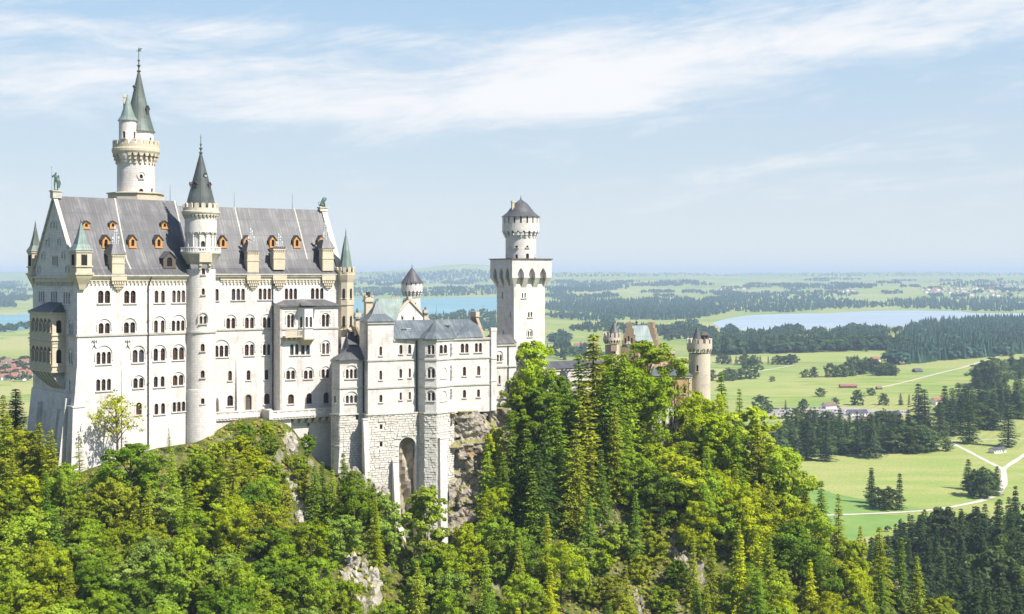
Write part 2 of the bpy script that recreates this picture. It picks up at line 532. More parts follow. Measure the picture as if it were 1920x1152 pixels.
def blocks(mb, fr, a0, a1, z0, z1, n=0.0, skip=(), bh=0.62, rough=0.22, lean=0.0):
    # rough-faced ashlar: every block a frustum of its own depth
    z = z0
    row = 0
    while z < z1 - 0.15:
        h = min(bh * R.uniform(0.85, 1.2), z1 - z)
        a = a0
        while a < a1 - 0.05:
            wd = R.uniform(0.8, 1.9)
            if row % 2 and a == a0: wd *= 0.6
            if a + wd > a1 - 0.4: wd = a1 - a
            if not any(s0 < a + wd and a < s1 and t0 < z + h and z < t1 for s0, s1, t0, t1 in skip):
                p = R.uniform(0.05, rough)
                i = 0.07
                q = n + lean * (z1 - z)
                q2 = n + lean * (z1 - z - h)
                tw = R.uniform(-0.06, 0.06)
                mb.add([fr.pt(a + .02, q - 0.2, z + .02), fr.pt(a + wd - .02, q - 0.2, z + .02), fr.pt(a + wd - .02, q2 - 0.2, z + h - .02), fr.pt(a + .02, q2 - 0.2, z + h - .02),
                        fr.pt(a + .02, q, z + .02), fr.pt(a + wd - .02, q, z + .02), fr.pt(a + wd - .02, q2, z + h - .02), fr.pt(a + .02, q2, z + h - .02),
                        fr.pt(a + i, q + p + tw, z + i), fr.pt(a + wd - i, q + p - tw, z + i), fr.pt(a + wd - i, q2 + p * .8 - tw, z + h - i), fr.pt(a + i, q2 + p * .8 + tw, z + h - i)],
                       [(0, 1, 5, 4), (1, 2, 6, 5), (2, 3, 7, 6), (3, 0, 4, 7), (4, 5, 9, 8), (5, 6, 10, 9), (6, 7, 11, 10), (7, 4, 8, 11), (8, 9, 10, 11)])
            a += wd
        z += h
        row += 1

def finial(mb, cx, cy, z, h, r=0.25):
    mb.lathe(cx, cy, [(r * .5, z - .2), (r * .55, z), (r * 1.3, z + .06 * h), (r * .4, z + .12 * h), (r * .4, z + .2 * h), (r * 1.15, z + .27 * h), (r * .35, z + .33 * h),
                      (r * .3, z + .42 * h), (r * .8, z + .47 * h), (r * .25, z + .52 * h), (r * .18, z + .8 * h), (r * .45, z + .83 * h), (r * .12, z + .87 * h), (r * .08, z + h)], 10)

def merlons(mb, cx, cy, r, z0, z1, k, thick=0.45, frac=0.58, ph=0.0, rnd=True):
    for i in range(k):
        a = ph + 2 * math.pi * i / k
        half = math.pi / k * frac
        pts = []
        for rr, aa in ((r, a - half), (r, a + half), (r - thick, a + half), (r - thick, a - half)):
            pts.append((cx + rr * math.cos(aa), cy + rr * math.sin(aa)))
        mb.prism(pts, z0, z1 - (0.25 if rnd else 0))
        if rnd:
            q = [(cx + rr * math.cos(aa), cy + rr * math.sin(aa)) for rr, aa in ((r, a - half * .55), (r, a + half * .55), (r - thick, a + half * .55), (r - thick, a - half * .55))]
            mb.prism(pts, z1 - 0.25, z1, top=q)

def corbels(mb, cx, cy, r0, r1, z0, z1, k, frac=0.36, ph=0.0):
    # brackets stepping out from radius r0 to r1, gaps between them in real shade
    for i in range(k):
        a = ph + 2 * math.pi * i / k
        half = math.pi / k * frac
        for s0, s1, q0, q1 in ((0, .33, .0, .40), (.33, .66, .0, .75), (.66, 1, .0, 1.0)):
            ro = r0 + (r1 - r0) * q1
            pts = [(cx + rr * math.cos(aa), cy + rr * math.sin(aa)) for rr, aa in ((ro, a - half), (ro, a + half), (r0 - .1, a + half), (r0 - .1, a - half))]
            mb.prism(pts, z0 + (z1 - z0) * s0, z0 + (z1 - z0) * s1)
        # the little arch closing each gap at the top
        a2 = a + math.pi / k
        for hh, zt in ((1.0, .80), (.55, .68)):
            hw = math.pi / k * (1 - frac)
            ro = r0 + (r1 - r0) * 0.97
            for sg in (-1, 1):
                b0, b1 = a2 + sg * hw, a2 + sg * hw * (1 - hh * 0.62)
                pts = [(cx + rr * math.cos(aa), cy + rr * math.sin(aa)) for rr, aa in ((ro, b0), (ro, b1), (r0 - .1, b1), (r0 - .1, b0))]
                mb.prism(pts, z0 + (z1 - z0) * zt, z0 + (z1 - z0) * (zt + .12 if hh < 1 else 1.0))

def cut(obj, cutters):
    # carve the window niches into a round wall
    c = cutters.build('cutter', M['wall'])
    off = OFF[obj]
    if obj.parent: c.location = -off
    c.parent = None
    c.location = (0, 0, 0)
    md = obj.modifiers.new('niches', 'BOOLEAN')
    md.operation = 'DIFFERENCE'
    md.solver = 'EXACT'
    md.object = c
    bpy.context.view_layer.update()
    dg = bpy.context.evaluated_depsgraph_get()
    me = bpy.data.meshes.new_from_object(obj.evaluated_get(dg))
    obj.modifiers.clear()
    old = obj.data
    obj.data = me
    me.name = obj.name
    bpy.data.meshes.remove(old)
    bpy.data.objects.remove(c)

def round_frame(cx, cy, r, px):
    Y = cy
    pc = CX + FPX * cx / cy
    l = math.hypot(cx, cy)
    tx, ty = -cx / l, -cy / l
    rx, ry = -ty, tx                       # right seen from the camera
    s_ = max(-0.97, min(0.97, (px - pc) / FPX * Y / r))
    c_ = math.sqrt(1 - s_ * s_)
    nx, ny = tx * c_ + rx * s_, ty * c_ + ry * s_
    return Fr(cx + r * nx, cy + r * ny, -ny, nx)

def round_windows(parent, wallobj, cx, cy, r, specs, trim, depth=0.55):
    # specs: (px, py0, py1, width_m, lights[, hood])
    cutm = MB()
    wins = []
    for sp in specs:
        px, py0, py1, wd, nl = sp[:5]
        fr = round_frame(cx, cy, r, px)
        wn = Win(fr, 0, 1, py0, py1, nl)
        wn.a0, wn.a1 = -wd / 2, wd / 2
        wn.z1, wn.z0 = fr.z(py0, 0), fr.z(py1, 0)
        gap = 0.3
        w_ = (wd - (nl - 1) * gap) / nl
        wn.lights = [(wn.a0 + i * (w_ + gap), wn.a0 + i * (w_ + gap) + w_) for i in range(nl)]
        wn.holes = [arch(x0, x1, wn.z0, wn.z1) for x0, x1 in wn.lights]
        wn.depth = depth
        wn.hood = fr.z(sp[5], 0) if len(sp) > 5 else None
        for h in wn.holes:
            k = len(h)
            cutm.add([fr.pt(a, 0.8, z) for a, z in h] + [fr.pt(a, -depth, z) for a, z in h],
                     [tuple(range(k)), tuple(range(2 * k - 1, k - 1, -1))] + [(i, (i + 1) % k, k + (i + 1) % k, k + i) for i in range(k)])
        wins.append(wn)
    cut(wallobj, cutm)
    for wn in wins: wn.make(parent, trim)
# ================================================================ the castle
FL = Fr(-101.9, 300, .747, .664)            # long south front, left wing
FG = Fr(-101.9, 300, .664, -.747)           # gable end; a is negative going back
FRr = Fr(-77.2, 332, .85, .527)             # south front, right wing (its left end by the stair tower)
DEP = 27.0
# ---------------------------------------------------------------- palace
pal = thing('palace_building', FL.pt(12, -13, -45), 'long white stone palace with steep grey roofs and orange dormers, leftmost of the castle', 'palace')
aL = FL.a(357)
mb = MB()
wins = []
def WL(*a, **k): wins.append(Win(FL, *a, **k))
WL(184, 206.5, 545, 569, 2, hood=None); WL(233, 254.5, 545, 569, 2); WL(290, 309, 545, 568, 2, gap=.75); WL(323, 347, 544.5, 567.5, 3)
WL(185, 206, 606, 626, 2, hood=597); WL(232.5, 253.5, 604.5, 625, 2, hood=595.5); WL(289, 308.5, 601, 624, 2, gap=.8, hood=592); WL(322, 346, 601, 621, 3, hood=589.5)
WL(181, 208, 660, 683, 3, hood=647); WL(248.5, 270, 656, 680, 2, hood=647); WL(288, 309.5, 653.5, 677, 2, gap=.75, hood=645.5); WL(324, 345, 651.5, 675, 2, hood=644.5)
WL(180.5, 208, 711, 733, 3); WL(250, 269, 709, 728, 2, hood=702.5); WL(288.5, 308.5, 706, 726, 2, gap=.75); WL(324, 344, 703.5, 723, 2, hood=696.5)
WL(255, 265.5, 755, 778, 1, style='yellow'); WL(289.5, 309, 756.5, 777, 2, gap=.75, style='yellow'); WL(323.5, 347, 753.5, 772, 3, style='yellow')
wall(mb, FL, [(0, -52), (aL, -52), (aL, -0.4), (0, -0.4)], [h for x in wins for h in x.holes])
wl = mb.build('facade_wall', M['wall'], pal)
windows(pal, M['wall'], wins)
# gable end
gw = []
def WG(*a, **k): gw.append(Win(FG, *a, **k))
WG(72.5, 83, 546, 567, 3, gap=.5); WG(95.5, 107, 547, 568, 3, gap=.5); WG(119, 131, 548, 570, 3, gap=.5)
WG(129.5, 136.5, 607, 628, 2, gap=.4, hood=599); WG(129, 136, 661, 683, 2, gap=.4, hood=653)
WG(60.5, 64, 751, 771); WG(76.5, 82, 755, 776, 2, gap=.5); WG(94, 98, 758, 777, 2, gap=.5); WG(105, 113, 750, 792, 1)
WG(129.5, 132, 714, 733, 1)
WG(98, 108.5, 480, 498, 3, gap=.35)
ap = FG.pt(-DEP / 2, 0, 19.6)
mb = MB()
wall(mb, FG, [(-DEP, -52), (0, -52), (0, 0), (-DEP / 2, 19.4), (-DEP, 0)], [h for x in gw for h in x.holes])
# blind niches of the gable are shallow holes closed behind
nic = []
for (p0, p1, y0, y1) in ((96, 100.2, 417, 429), (102, 105.8, 416.5, 428.5), (87.5, 92, 449, 459.5), (109, 113, 448, 459.5), (79, 83.5, 474, 486), (117, 121.5, 473, 485), (71.5, 75, 499.5, 511), (124, 129, 499, 511)):
    a0, a1 = FG.a(p0), FG.a(p1)
    nic.append(arch(a0, a1, FG.z(y1, (a0 + a1) / 2), FG.z(y0, (a0 + a1) / 2)))
gwall = mb.build('gable_wall', M['wall'], pal)
windows(pal, M['wall'], gw)
for h in nic:
    mb = MB()
    c = sum(a for a, z in h) / len(h)
    zb = min(z for a, z in h); zt = max(z for a, z in h)
    hw = max(a for a, z in h) - c
    for x0, x1 in ((c - hw - .3, c - hw), (c + hw, c + hw + .3)): mb.box(FG, x0, x1, 0, .3, zb, zt - hw)
    mb.box(FG, c - hw - .25, c + hw + .25, 0, .2, zb - .3, zb)
    for i in range(8):
        t0, t1 = math.pi * i / 8, math.pi * (i + 1) / 8
        vs = []
        for r, q in ((hw, 0), (hw + .3, 0), (hw + .3, .3), (hw, .3)):
            for tt in (t0, t1): vs.append(FG.pt(c + r * math.cos(tt), q, zt - hw + r * math.sin(tt)))
        mb.add(vs, [(0, 1, 3, 2), (2, 3, 5, 4), (4, 5, 7, 6), (6, 7, 1, 0)])
    mb.build('blind_arch', M['wall'], pal)
# north and east closing walls, wing walls
mb = MB()
q = [FL.xy(aL, 0), FL.xy(aL + 3, -DEP / 2), FL.xy(aL + 3, -DEP), FL.xy(0, -DEP)]
for i in range(3): mb.poly([(q[i][0], q[i][1], -52), (q[i + 1][0], q[i + 1][1], -52), (q[i + 1][0], q[i + 1][1], -.4), (q[i][0], q[i][1], -.4)])
mb.poly([FL.pt(aL, 0, -.4), FL.pt(aL + 3, -DEP / 2, 18.9), FL.pt(aL + 3, -DEP, -.4)])
mb.build('rear_wall', M['wall'], pal)
# battered plinth of the gable end and the buttress on the corner
mb = MB()
zb0, zb1 = FG.z(735, -10), -53
mb.hexa([FG.pt(-DEP - 1.2, 2.6, zb1), FG.pt(-1.5, 2.6, zb1), FG.pt(-1.5, -.2, zb1), FG.pt(-DEP - 1.2, -.2, zb1),
         FG.pt(-DEP - .2, .25, zb0), FG.pt(-1.5, .25, zb0), FG.pt(-1.5, -.2, zb0), FG.pt(-DEP - .2, -.2, zb0)])
for x, w2, zt in ((-21, 1.6, -31), (-9.5, 1.9, -32), (-4.2, 1.6, -29)):
    mb.hexa([FG.pt(x - w2, 4.4, zb1), FG.pt(x + w2, 4.4, zb1), FG.pt(x + w2, 0, zb1), FG.pt(x - w2, 0, zb1),
             FG.pt(x - w2 * .8, 1.5, zt), FG.pt(x + w2 * .8, 1.5, zt), FG.pt(x + w2 * .8, 0, zt), FG.pt(x - w2 * .8, 0, zt)])
mb.build('plinth', M['wall'], pal)
mb = MB()
for fr, s in ((FL, 1),):
    za, zbm = FL.z(690, 0), FL.z(762, 0)
    mb.hexa([FL.pt(-2.3, 1.5, -53), FL.pt(2.2, 1.2, -53), FL.pt(2.2, -.3, -53), FL.pt(-2.3, -2.5, -53),
             FL.pt(-1.3, .7, zbm), FL.pt(1.5, .7, zbm), FL.pt(1.5, -.3, zbm), FL.pt(-1.3, -2, zbm)])
    mb.hexa([FL.pt(-1.0, .5, zbm), FL.pt(1.2, .5, zbm), FL.pt(1.2, -.3, zbm), FL.pt(-1.0, -1.5, zbm),
             FL.pt(-.15, .12, za), FL.pt(.6, .12, za), FL.pt(.6, -.3, za), FL.pt(-.15, -.8, za)])
    mb.box(FL, -1.5, 1.7, -2.2, .9, zbm - .25, zbm + .1)
    # flat pilaster strip
    b0, b1 = FL.a(227.5), FL.a(239.5)
    mb.hexa([FL.pt(b0, .9, -52), FL.pt(b1, .9, -52), FL.pt(b1, -.2, -52), FL.pt(b0, -.2, -52),
             FL.pt(b0, .05, FL.z(678, b0)), FL.pt(b1, .05, FL.z(678, b0)), FL.pt(b1, -.2, FL.z(678, b0)), FL.pt(b0, -.2, FL.z(678, b0))])
mb.build('buttress', M['wall'], pal)
# string courses, cornice and frieze
zs = FL.z(630.5, 0)
mb = MB()
mb.box(FL, -.1, aL, -.05, .28, zs - .22, zs + .22)
mb.box(FG, -DEP, .1, -.05, .28, zs - .22, zs + .22)
mb.build('string_course', M['greytrim'], pal)
mb = MB()
frieze(mb, FL, 1.5, aL, 0, -2.2, -.75, .95, .38)
frieze(mb, FG, -DEP + 2, -2, 0, -2.6, -.9, .85, .4)
mb.box(FL, 0, aL + .4, -.1, .75, -.74, -.1)
mb.box(FG, -DEP, 0, -.1, .7, -.85, -.3)
mb.build('cornice', M['trim'], pal)
# roof of the left wing
mb = MB()
aT = FL.a(329, -DEP / 2)
prof = [(.95, -.1), (-.9, 1.4), (-2.6, 3.7), (-DEP / 2, 19.15)]
def aend(n): return aL + .6 + (aT - aL - .6) * max(0, -n) / (DEP / 2)
def roofsheet(fr, prof, a0f, a1f, mb, k=1):
    for (n0, z0), (n1, z1) in zip(prof, prof[1:]):
        mb.add([fr.pt(a0f(n0), n0, z0), fr.pt(a1f(n0), n0, z0), fr.pt(a1f(n1), n1, z1), fr.pt(a0f(n1), n1, z1)], [(0, 1, 2, 3)])
roofsheet(FL, prof, lambda n: .35, aend, mb)
roofsheet(FL, [(-DEP - n, z) for n, z in prof], lambda n: .35, lambda n: aT, mb)
mb.add([FL.pt(aend(n) - .0, n, z) for n, z in prof] + [FL.pt(aend(n), n, z - .7) for n, z in prof], [(i, i + 1, 5 + i, 4 + i) for i in range(3)])
mb.build('roof', M['lead'], pal)
mb = MB()
for s in (-1, 1):          # pale joint strips and gable coping
    pass
for k in range(3):
    (n0, z0), (n1, z1) = prof[k], prof[k + 1]
    n0 = min(n0, .6)
    mb.hexa([FL.pt(-.45, n0, z0 - .5), FL.pt(.55, n0, z0 - .5), FL.pt(.55, n1, z1 - .5), FL.pt(-.45, n1, z1 - .5),
             FL.pt(-.45, n0, z0 + .28), FL.pt(.55, n0, z0 + .28), FL.pt(.55, n1, z1 + .28), FL.pt(-.45, n1, z1 + .28)])
    mb.hexa([FL.pt(-.45, -DEP - n0, z0 - .5), FL.pt(.55, -DEP - n0, z0 - .5), FL.pt(.55, -DEP - n1, z1 - .5), FL.pt(-.45, -DEP - n1, z1 - .5),
             FL.pt(-.45, -DEP - n0, z0 + .28), FL.pt(.55, -DEP - n0, z0 + .28), FL.pt(.55, -DEP - n1, z1 + .28), FL.pt(-.45, -DEP - n1, z1 + .28)])
mb.box(FL, -.7, 1.5, -DEP / 2 - .9, -DEP / 2 + .9, 18.6, 20.2)
mb.box(FL, -.9, 1.7, -DEP / 2 - 1.1, -DEP / 2 + 1.1, 20.2, 20.5)
mb.build('gable_coping', M['greytrim'], pal)
mb = MB()
for ap_ in (185 + 30, ):
    a0, a1 = FL.a(214, -DEP / 2), FL.a(236, -2.6)
    for (n0, z0), (n1, z1), x0, x1 in ((prof[2], prof[3], a1, a0), (prof[1], prof[2], a1 + .3, a1)):
        mb.hexa([FL.pt(x0, n0, z0 - .1), FL.pt(x0 + .35, n0, z0 - .1), FL.pt(x1 + .35, n1, z1 - .1), FL.pt(x1, n1, z1 - .1),
                 FL.pt(x0, n0, z0 + .12), FL.pt(x0 + .35, n0, z0 + .12), FL.pt(x1 + .35, n1, z1 + .12), FL.pt(x1, n1, z1 + .12)])
for (n0, z0), (n1, z1) in ((prof[2], prof[3]), (prof[1], prof[2])):
    for fn in (lambda n: aend(n) - .45,):
        mb.hexa([FL.pt(fn(n0), n0, z0 - .1), FL.pt(fn(n0) + .4, n0, z0 - .1), FL.pt(fn(n1) + .4, n1, z1 - .1), FL.pt(fn(n1), n1, z1 - .1),
                 FL.pt(fn(n0), n0, z0 + .14), FL.pt(fn(n0) + .4, n0, z0 + .14), FL.pt(fn(n1) + .4, n1, z1 + .14), FL.pt(fn(n1), n1, z1 + .14)])
mb.build('joint_strip', M['greytrim'], pal)
mb = MB()
mb.box(FL, 1.5, aL + .4, .75, 1.05, -.32, .02)
mb.build('gutter', M['greytrim'], pal)

# right wing
bR = FRr.a(641)
rw = []
def WR(*a, **k): rw.append(Win(FRr, *a, **k))
WR(403.5, 410, 542, 564); WR(434.5, 459, 541.5, 563, 3); WR(485, 508, 541, 562, 3); WR(534, 557, 541, 561.5, 3); WR(583, 606.5, 540.5, 561, 3)
WR(424.5, 441, 596.5, 616.5, 2, hood=589); WR(459.5, 476, 595.5, 616, 2, hood=588.5); WR(493, 507.5, 595, 615, 2, hood=588)
WR(402.5, 428, 648, 669.5, 3, hood=636); WR(459, 476, 646, 667, 2, hood=639); WR(493, 507, 645.5, 666, 2, hood=638)
WR(428, 435, 695.5, 714, 1); WR(462.5, 469.5, 694.5, 713, 1); WR(496.5, 503.5, 693.5, 712, 1)
WR(426, 437, 741.5, 761.5, 1, style='yellow'); WR(495, 506, 738, 758, 1, style='yellow')
door = Win(FRr, 460, 471.5, 740, 769, 1, style='yellow')
zeR = FRr.z(514, 10)
mb = MB()
wall(mb, FRr, [(-6, -52), (bR, -52), (bR, zeR - .3), (-6, zeR - .3)], [h for x in rw + [door] for h in x.holes])
mb.build('facade_wall', M['wall'], pal)
windows(pal, M['wall'], rw)
d_ = door.make(pal, M['cream'], 'arched_door')
HW = 12.0
zrR = FRr.z(391, FRr.a(500, -HW), -HW)
mb = MB()
q = [FRr.xy(bR), FRr.xy(bR, -2 * HW), FRr.xy(-6, -2 * HW)]
for i in range(2): mb.poly([(q[i][0], q[i][1], -52), (q[i + 1][0], q[i + 1][1], -52), (q[i + 1][0], q[i + 1][1], zeR - .3), (q[i][0], q[i][1], zeR - .3)])
mb.poly([FRr.pt(bR, 0, zeR - .3), FRr.pt(bR, -HW, zrR - .2), FRr.pt(bR, -2 * HW, zeR - .3)])
mb.build('end_wall', M['wall'], pal)
profR = [(.95, zeR), (-1.0, zeR + 1.6), (-2.8, zeR + 4.0), (-HW, zrR)]
mb = MB()
roofsheet(FRr, profR, lambda n: -9 + .2 * n, lambda n: bR - .2, mb)
roofsheet(FRr, [(-2 * HW - n, z) for n, z in profR], lambda n: -9, lambda n: bR - .2, mb)
mb.build('roof', M['lead'], pal)
mb = MB()
for k in range(3):
    (n0, z0), (n1, z1) = profR[k], profR[k + 1]
    n0 = min(n0, .2)
    for sg in (1, -1):
        m0, m1 = (n0, n1) if sg > 0 else (-2 * HW - n0, -2 * HW - n1)
        mb.hexa([FRr.pt(bR - 1.0, m0, z0 - .6), FRr.pt(bR + .5, m0, z0 - .6), FRr.pt(bR + .5, m1, z1 - .6), FRr.pt(bR - 1.0, m1, z1 - .6),
                 FRr.pt(bR - 1.0, m0, z0 + .7), FRr.pt(bR + .5, m0, z0 + .7), FRr.pt(bR + .5, m1, z1 + .7), FRr.pt(bR - 1.0, m1, z1 + .7)])
mb.box(FRr, bR - 1.6, bR + .6, -HW - 1.0, -HW + 1.0, zrR - .4, zrR + .55)
mb.box(FRr, bR - 1.8, bR + .8, -HW - 1.2, -HW + 1.2, zrR + .55, zrR + .8)
mb.build('gable_coping', M['trim'], pal)
mb = MB()
for px in (439, 551):
    a1 = FRr.a(px + 22 if px < 500 else px + 24, -2.8)
    a0 = FRr.a(px, -HW)
    for (n0, z0), (n1, z1), x0, x1 in ((profR[2], profR[3], a1, a0),):
        mb.hexa([FRr.pt(x0, n0, z0 - .1), FRr.pt(x0 + .32, n0, z0 - .1), FRr.pt(x1 + .32, n1, z1 - .1), FRr.pt(x1, n1, z1 - .1),
                 FRr.pt(x0, n0, z0 + .12), FRr.pt(x0 + .32, n0, z0 + .12), FRr.pt(x1 + .32, n1, z1 + .12), FRr.pt(x1, n1, z1 + .12)])
mb.build('joint_strip', M['greytrim'], pal)
mb = MB()
frieze(mb, FRr, 1.5, bR, 0, zeR - 2.6, zeR - .8, .95, .38)
mb.box(FRr, -2, bR, -.1, .75, zeR - .8, zeR - .12)
mb.build('cornice', M['trim'], pal)
mb = MB()
mb.box(FRr, -3, bR, .75, 1.05, zeR - .3, zeR + .04)
mb.build('gutter', M['greytrim'], pal)
mb = MB()
zs2 = FRr.z(617.5, 10)
mb.box(FRr, -2, FRr.a(512), -.05, .26, zs2 - .22, zs2 + .22)
mb.build('string_course', M['greytrim'], pal)
mb = MB()
for px, y0, y1 in ((444, 668, 772),):
    a0, a1 = FRr.a(442.5), FRr.a(453)
    mb.hexa([FRr.pt(a0, .95, FRr.z(y1, a0)), FRr.pt(a1, .95, FRr.z(y1, a0)), FRr.pt(a1, -.2, FRr.z(y1, a0)), FRr.pt(a0, -.2, FRr.z(y1, a0)),
             FRr.pt(a0, .05, FRr.z(y0, a0)), FRr.pt(a1, .05, FRr.z(y0, a0)), FRr.pt(a1, -.2, FRr.z(y0, a0)), FRr.pt(a0, -.2, FRr.z(y0, a0))])
a0, a1 = FRr.a(407), FRr.a(418)
mb.hexa([FRr.pt(a0, 1.6, -37), FRr.pt(a1, 1.6, -37), FRr.pt(a1, -.2, -37), FRr.pt(a0, -.2, -37),
         FRr.pt(a0, 1.3, FRr.z(748, a0)), FRr.pt(a1, 1.3, FRr.z(748, a0)), FRr.pt(a1, -.2, FRr.z(744, a0)), FRr.pt(a0, -.2, FRr.z(744, a0))])
mb.build('buttress', M['wall'], pal)
# drainpipes
for fr, px, y0, y1, n in ((FL, 277.5, 524, 836, .25), (FRr, 511, 520, 770, .25)):
    mb = MB()
    a = fr.a(px)
    mb.tube(fr.pt(a, n, fr.z(y0 + 12, a)), fr.pt(a, n, fr.z(y1, a)), .16)
    mb.tube(fr.pt(a + .6, n + .6, fr.z(y0 - 5, a)), fr.pt(a, n, fr.z(y0 + 12, a)), .16)
    for k in range(6):
        z = fr.z(y0 + 20, a) + (fr.z(y1, a) - fr.z(y0 + 20, a)) * k / 5
        mb.box(fr, a - .25, a + .25, 0, n + .2, z, z + .12)
    mb.build('drainpipe', M['iron'], pal)

# iron wall anchors under the second row
for px in (176.5, 239):
    mb = MB()
    a = FL.a(px)
    z0, z1 = FL.z(654, a), FL.z(636, a)
    def seg(x0, y0, x1, y1):
        mb.tube(FL.pt(a + x0, .12, z0 + y0 * (z1 - z0)), FL.pt(a + x1, .12, z0 + y1 * (z1 - z0)), .06, seg=5)
    seg(0, .25, 0, .95); seg(0, .25, -.55, 0); seg(0, .25, .55, 0); seg(0, .6, -.5, .85); seg(0, .6, .5, .85); seg(-.5, .85, -.65, .6); seg(.5, .85, .65, .6); seg(-.3, .1, .0, .42); seg(.3, .1, 0, .42)
    mb.build('wall_anchor', M['iron'], pal)

# lean-to bay with the oriel, on the right wing
NB = 5.0
b0, b1 = FRr.a(512, 0), FRr.a(634, NB)
b0 = FRr.a(525, NB)
bw = []
def WB(*a, **k): bw.append(Win(FRr, *a, n=NB, **k))
WB(538.5, 551, 590.5, 614.5, 2, gap=.22, hood=586); WB(603.5, 617, 590, 613, 2, gap=.22, hood=586)
WB(544, 560, 645.5, 666, 2, gap=.4); WB(564.5, 581, 645.5, 665.5, 2, gap=.4); WB(604, 617, 643.5, 664, 2, hood=637)
WB(537, 553, 695, 711.5, 2, hood=688); WB(570, 586, 694.5, 710.5, 2, hood=687); WB(603, 617.5, 692.5, 709, 2, hood=686)
WB(540, 551, 739.5, 757.5, 1, style='yellow'); WB(574.5, 585, 737.5, 757.5, 1, style='yellow'); WB(606.5, 617, 736, 757, 1, style='yellow')
mb = MB()
ztb = FRr.z(573, 20, NB)
wall(mb, FRr, [(b0, -52), (b1, -52), (b1, ztb), (b0, ztb)], [h for x in bw for h in x.holes], n=NB)
mb.poly([FRr.pt(b0, 0, -52), FRr.pt(b0, NB, -52), FRr.pt(b0, NB, ztb), FRr.pt(b0, 0, ztb + .8)])
mb.poly([FRr.pt(b1, 0, -52), FRr.pt(b1, NB, -52), FRr.pt(b1, NB, ztb), FRr.pt(b1, 0, ztb + .8)])
bay = mb.build('bay_wall', M['wall'], pal)
windows(pal, M['wall'], bw)
mb = MB()
zr0, zr1 = ztb, FRr.z(562, 20)
zr1 = max(zr1, ztb + 1.2)
am = FRr.a(577, NB)
mb.poly([FRr.pt(b0 - .5, NB + .7, zr0), FRr.pt(b1 + .5, NB + .7, zr0), FRr.pt(b1 - 2, 0.05, zr1), FRr.pt(b0 + 3.5, 0.05, zr1)])
mb.poly([FRr.pt(b0 - .5, NB + .7, zr0), FRr.pt(b0 + 3.5, .05, zr1), FRr.pt(b0 - .5, .05, zr0)])
mb.poly([FRr.pt(b1 + .5, NB + .7, zr0), FRr.pt(b1 - 2, .05, zr1), FRr.pt(b1 + .5, .05, zr0)])
mb.add([FRr.pt(b0 - .5, NB + .7, zr0), FRr.pt(b1 + .5, NB + .7, zr0), FRr.pt(b1 + .5, NB + .7, zr0 - .3), FRr.pt(b0 - .5, NB + .7, zr0 - .3)], [(0, 1, 2, 3)])
mb.add([FRr.pt(am - 3, NB + 2.9, zr0 - .05), FRr.pt(am + 3, NB + 2.9, zr0 - .05), FRr.pt(am + 2.2, NB, zr0 + .75), FRr.pt(am, .8, zr1 + .2), FRr.pt(am - 2.2, NB, zr0 + .75)], [(0, 1, 2, 3, 4)])
mb.build('bay_roof', M['lead'], pal)
mb = MB()
zq = FRr.z(616.5, 22, NB)
mb.box(FRr, b0 - .1, b1 + .1, NB - .05, NB + .25, zq - .2, zq + .2)
mb.box(FRr, b0 - .1, b0 + .5, NB - .1, NB + .18, -52, ztb - .02)
for c in (545, 610):
    a = FRr.a(c, NB)
    for k in range(9):
        mb.box(FRr, a - 1.5 + k * .36, a - 1.3 + k * .36, NB, NB + .12, FRr.z(583, a, NB) - .35, FRr.z(583, a, NB))
mb.build('string_course', M['greytrim'], pal)
# oriel and its balcony
o0, o1 = FRr.a(562, NB + 1.5), FRr.a(592, NB + 1.5)
zo1, zo0 = FRr.z(578, 20, NB), FRr.z(634, 20, NB)
oq = [FRr.xy(o0, NB - .2), FRr.xy(o0 + 1.1, NB + 2.2), FRr.xy(o1 - 1.1, NB + 2.2), FRr.xy(o1, NB - .2)]
ow, mbo = [], MB()
for i in range(3):
    fr = fr2(oq[i], oq[i + 1])
    L = math.dist(oq[i], oq[i + 1])
    hs = []
    k = 2 if i == 1 else 1
    wn = Win(fr, 0, 1, 594, 614, k)
    wd = min(1.1, L * .32)
    wn.lights = [(L * (j + .5) / k - wd / 2, L * (j + .5) / k + wd / 2) for j in range(k)]
    wn.z1, wn.z0 = fr.z(594, L / 2), fr.z(614, L / 2)
    wn.a0, wn.a1 = wn.lights[0][0], wn.lights[-1][1]
    wn.holes = [arch(x0, x1, wn.z0, wn.z1) for x0, x1 in wn.lights]
    wn.depth = .35
    ow.append(wn)
    wall(mbo, fr, [(0, zo0), (L, zo0), (L, zo1 + .1), (0, zo1 + .1)], wn.holes, depth=.35)
mbo.build('oriel', M['whitewash'], pal)
windows(pal, M['whitewash'], ow)
mb = MB()
zbm = FRr.z(619, 20, NB)
l0 = FRr.a(535, NB + 1.8)
mb.box(FRr, l0, o0 + .6, NB + .1, NB + 1.9, zbm - 1.9, zbm - 1.5)
mb.box(FRr, l0, o0 + .6, NB + 1.65, NB + 1.9, zbm - .25, zbm)
for k in range(12):
    x = l0 + .1 + (o0 - l0) * k / 12
    mb.box(FRr, x, x + .16, NB + 1.7, NB + 1.86, zbm - 1.5, zbm - .25)
mb.prism([FRr.xy(o0 - .3, NB), FRr.xy(o0 + .9, NB + 2.5), FRr.xy(o1 - .9, NB + 2.5), FRr.xy(o1 + .3, NB)], zo0 - .4, zo0 - .003)
mb.prism([FRr.xy(o0 + 1, NB), FRr.xy(o0 + 1.6, NB + .5), FRr.xy(o1 - 1.6, NB + .5), FRr.xy(o1 - 1, NB)], zo0 - 2.0, zo0 - .4,
         top=[FRr.xy(o0 - .1, NB), FRr.xy(o0 + 1.0, NB + 2.3), FRr.xy(o1 - 1.0, NB + 2.3), FRr.xy(o1 + .1, NB)])
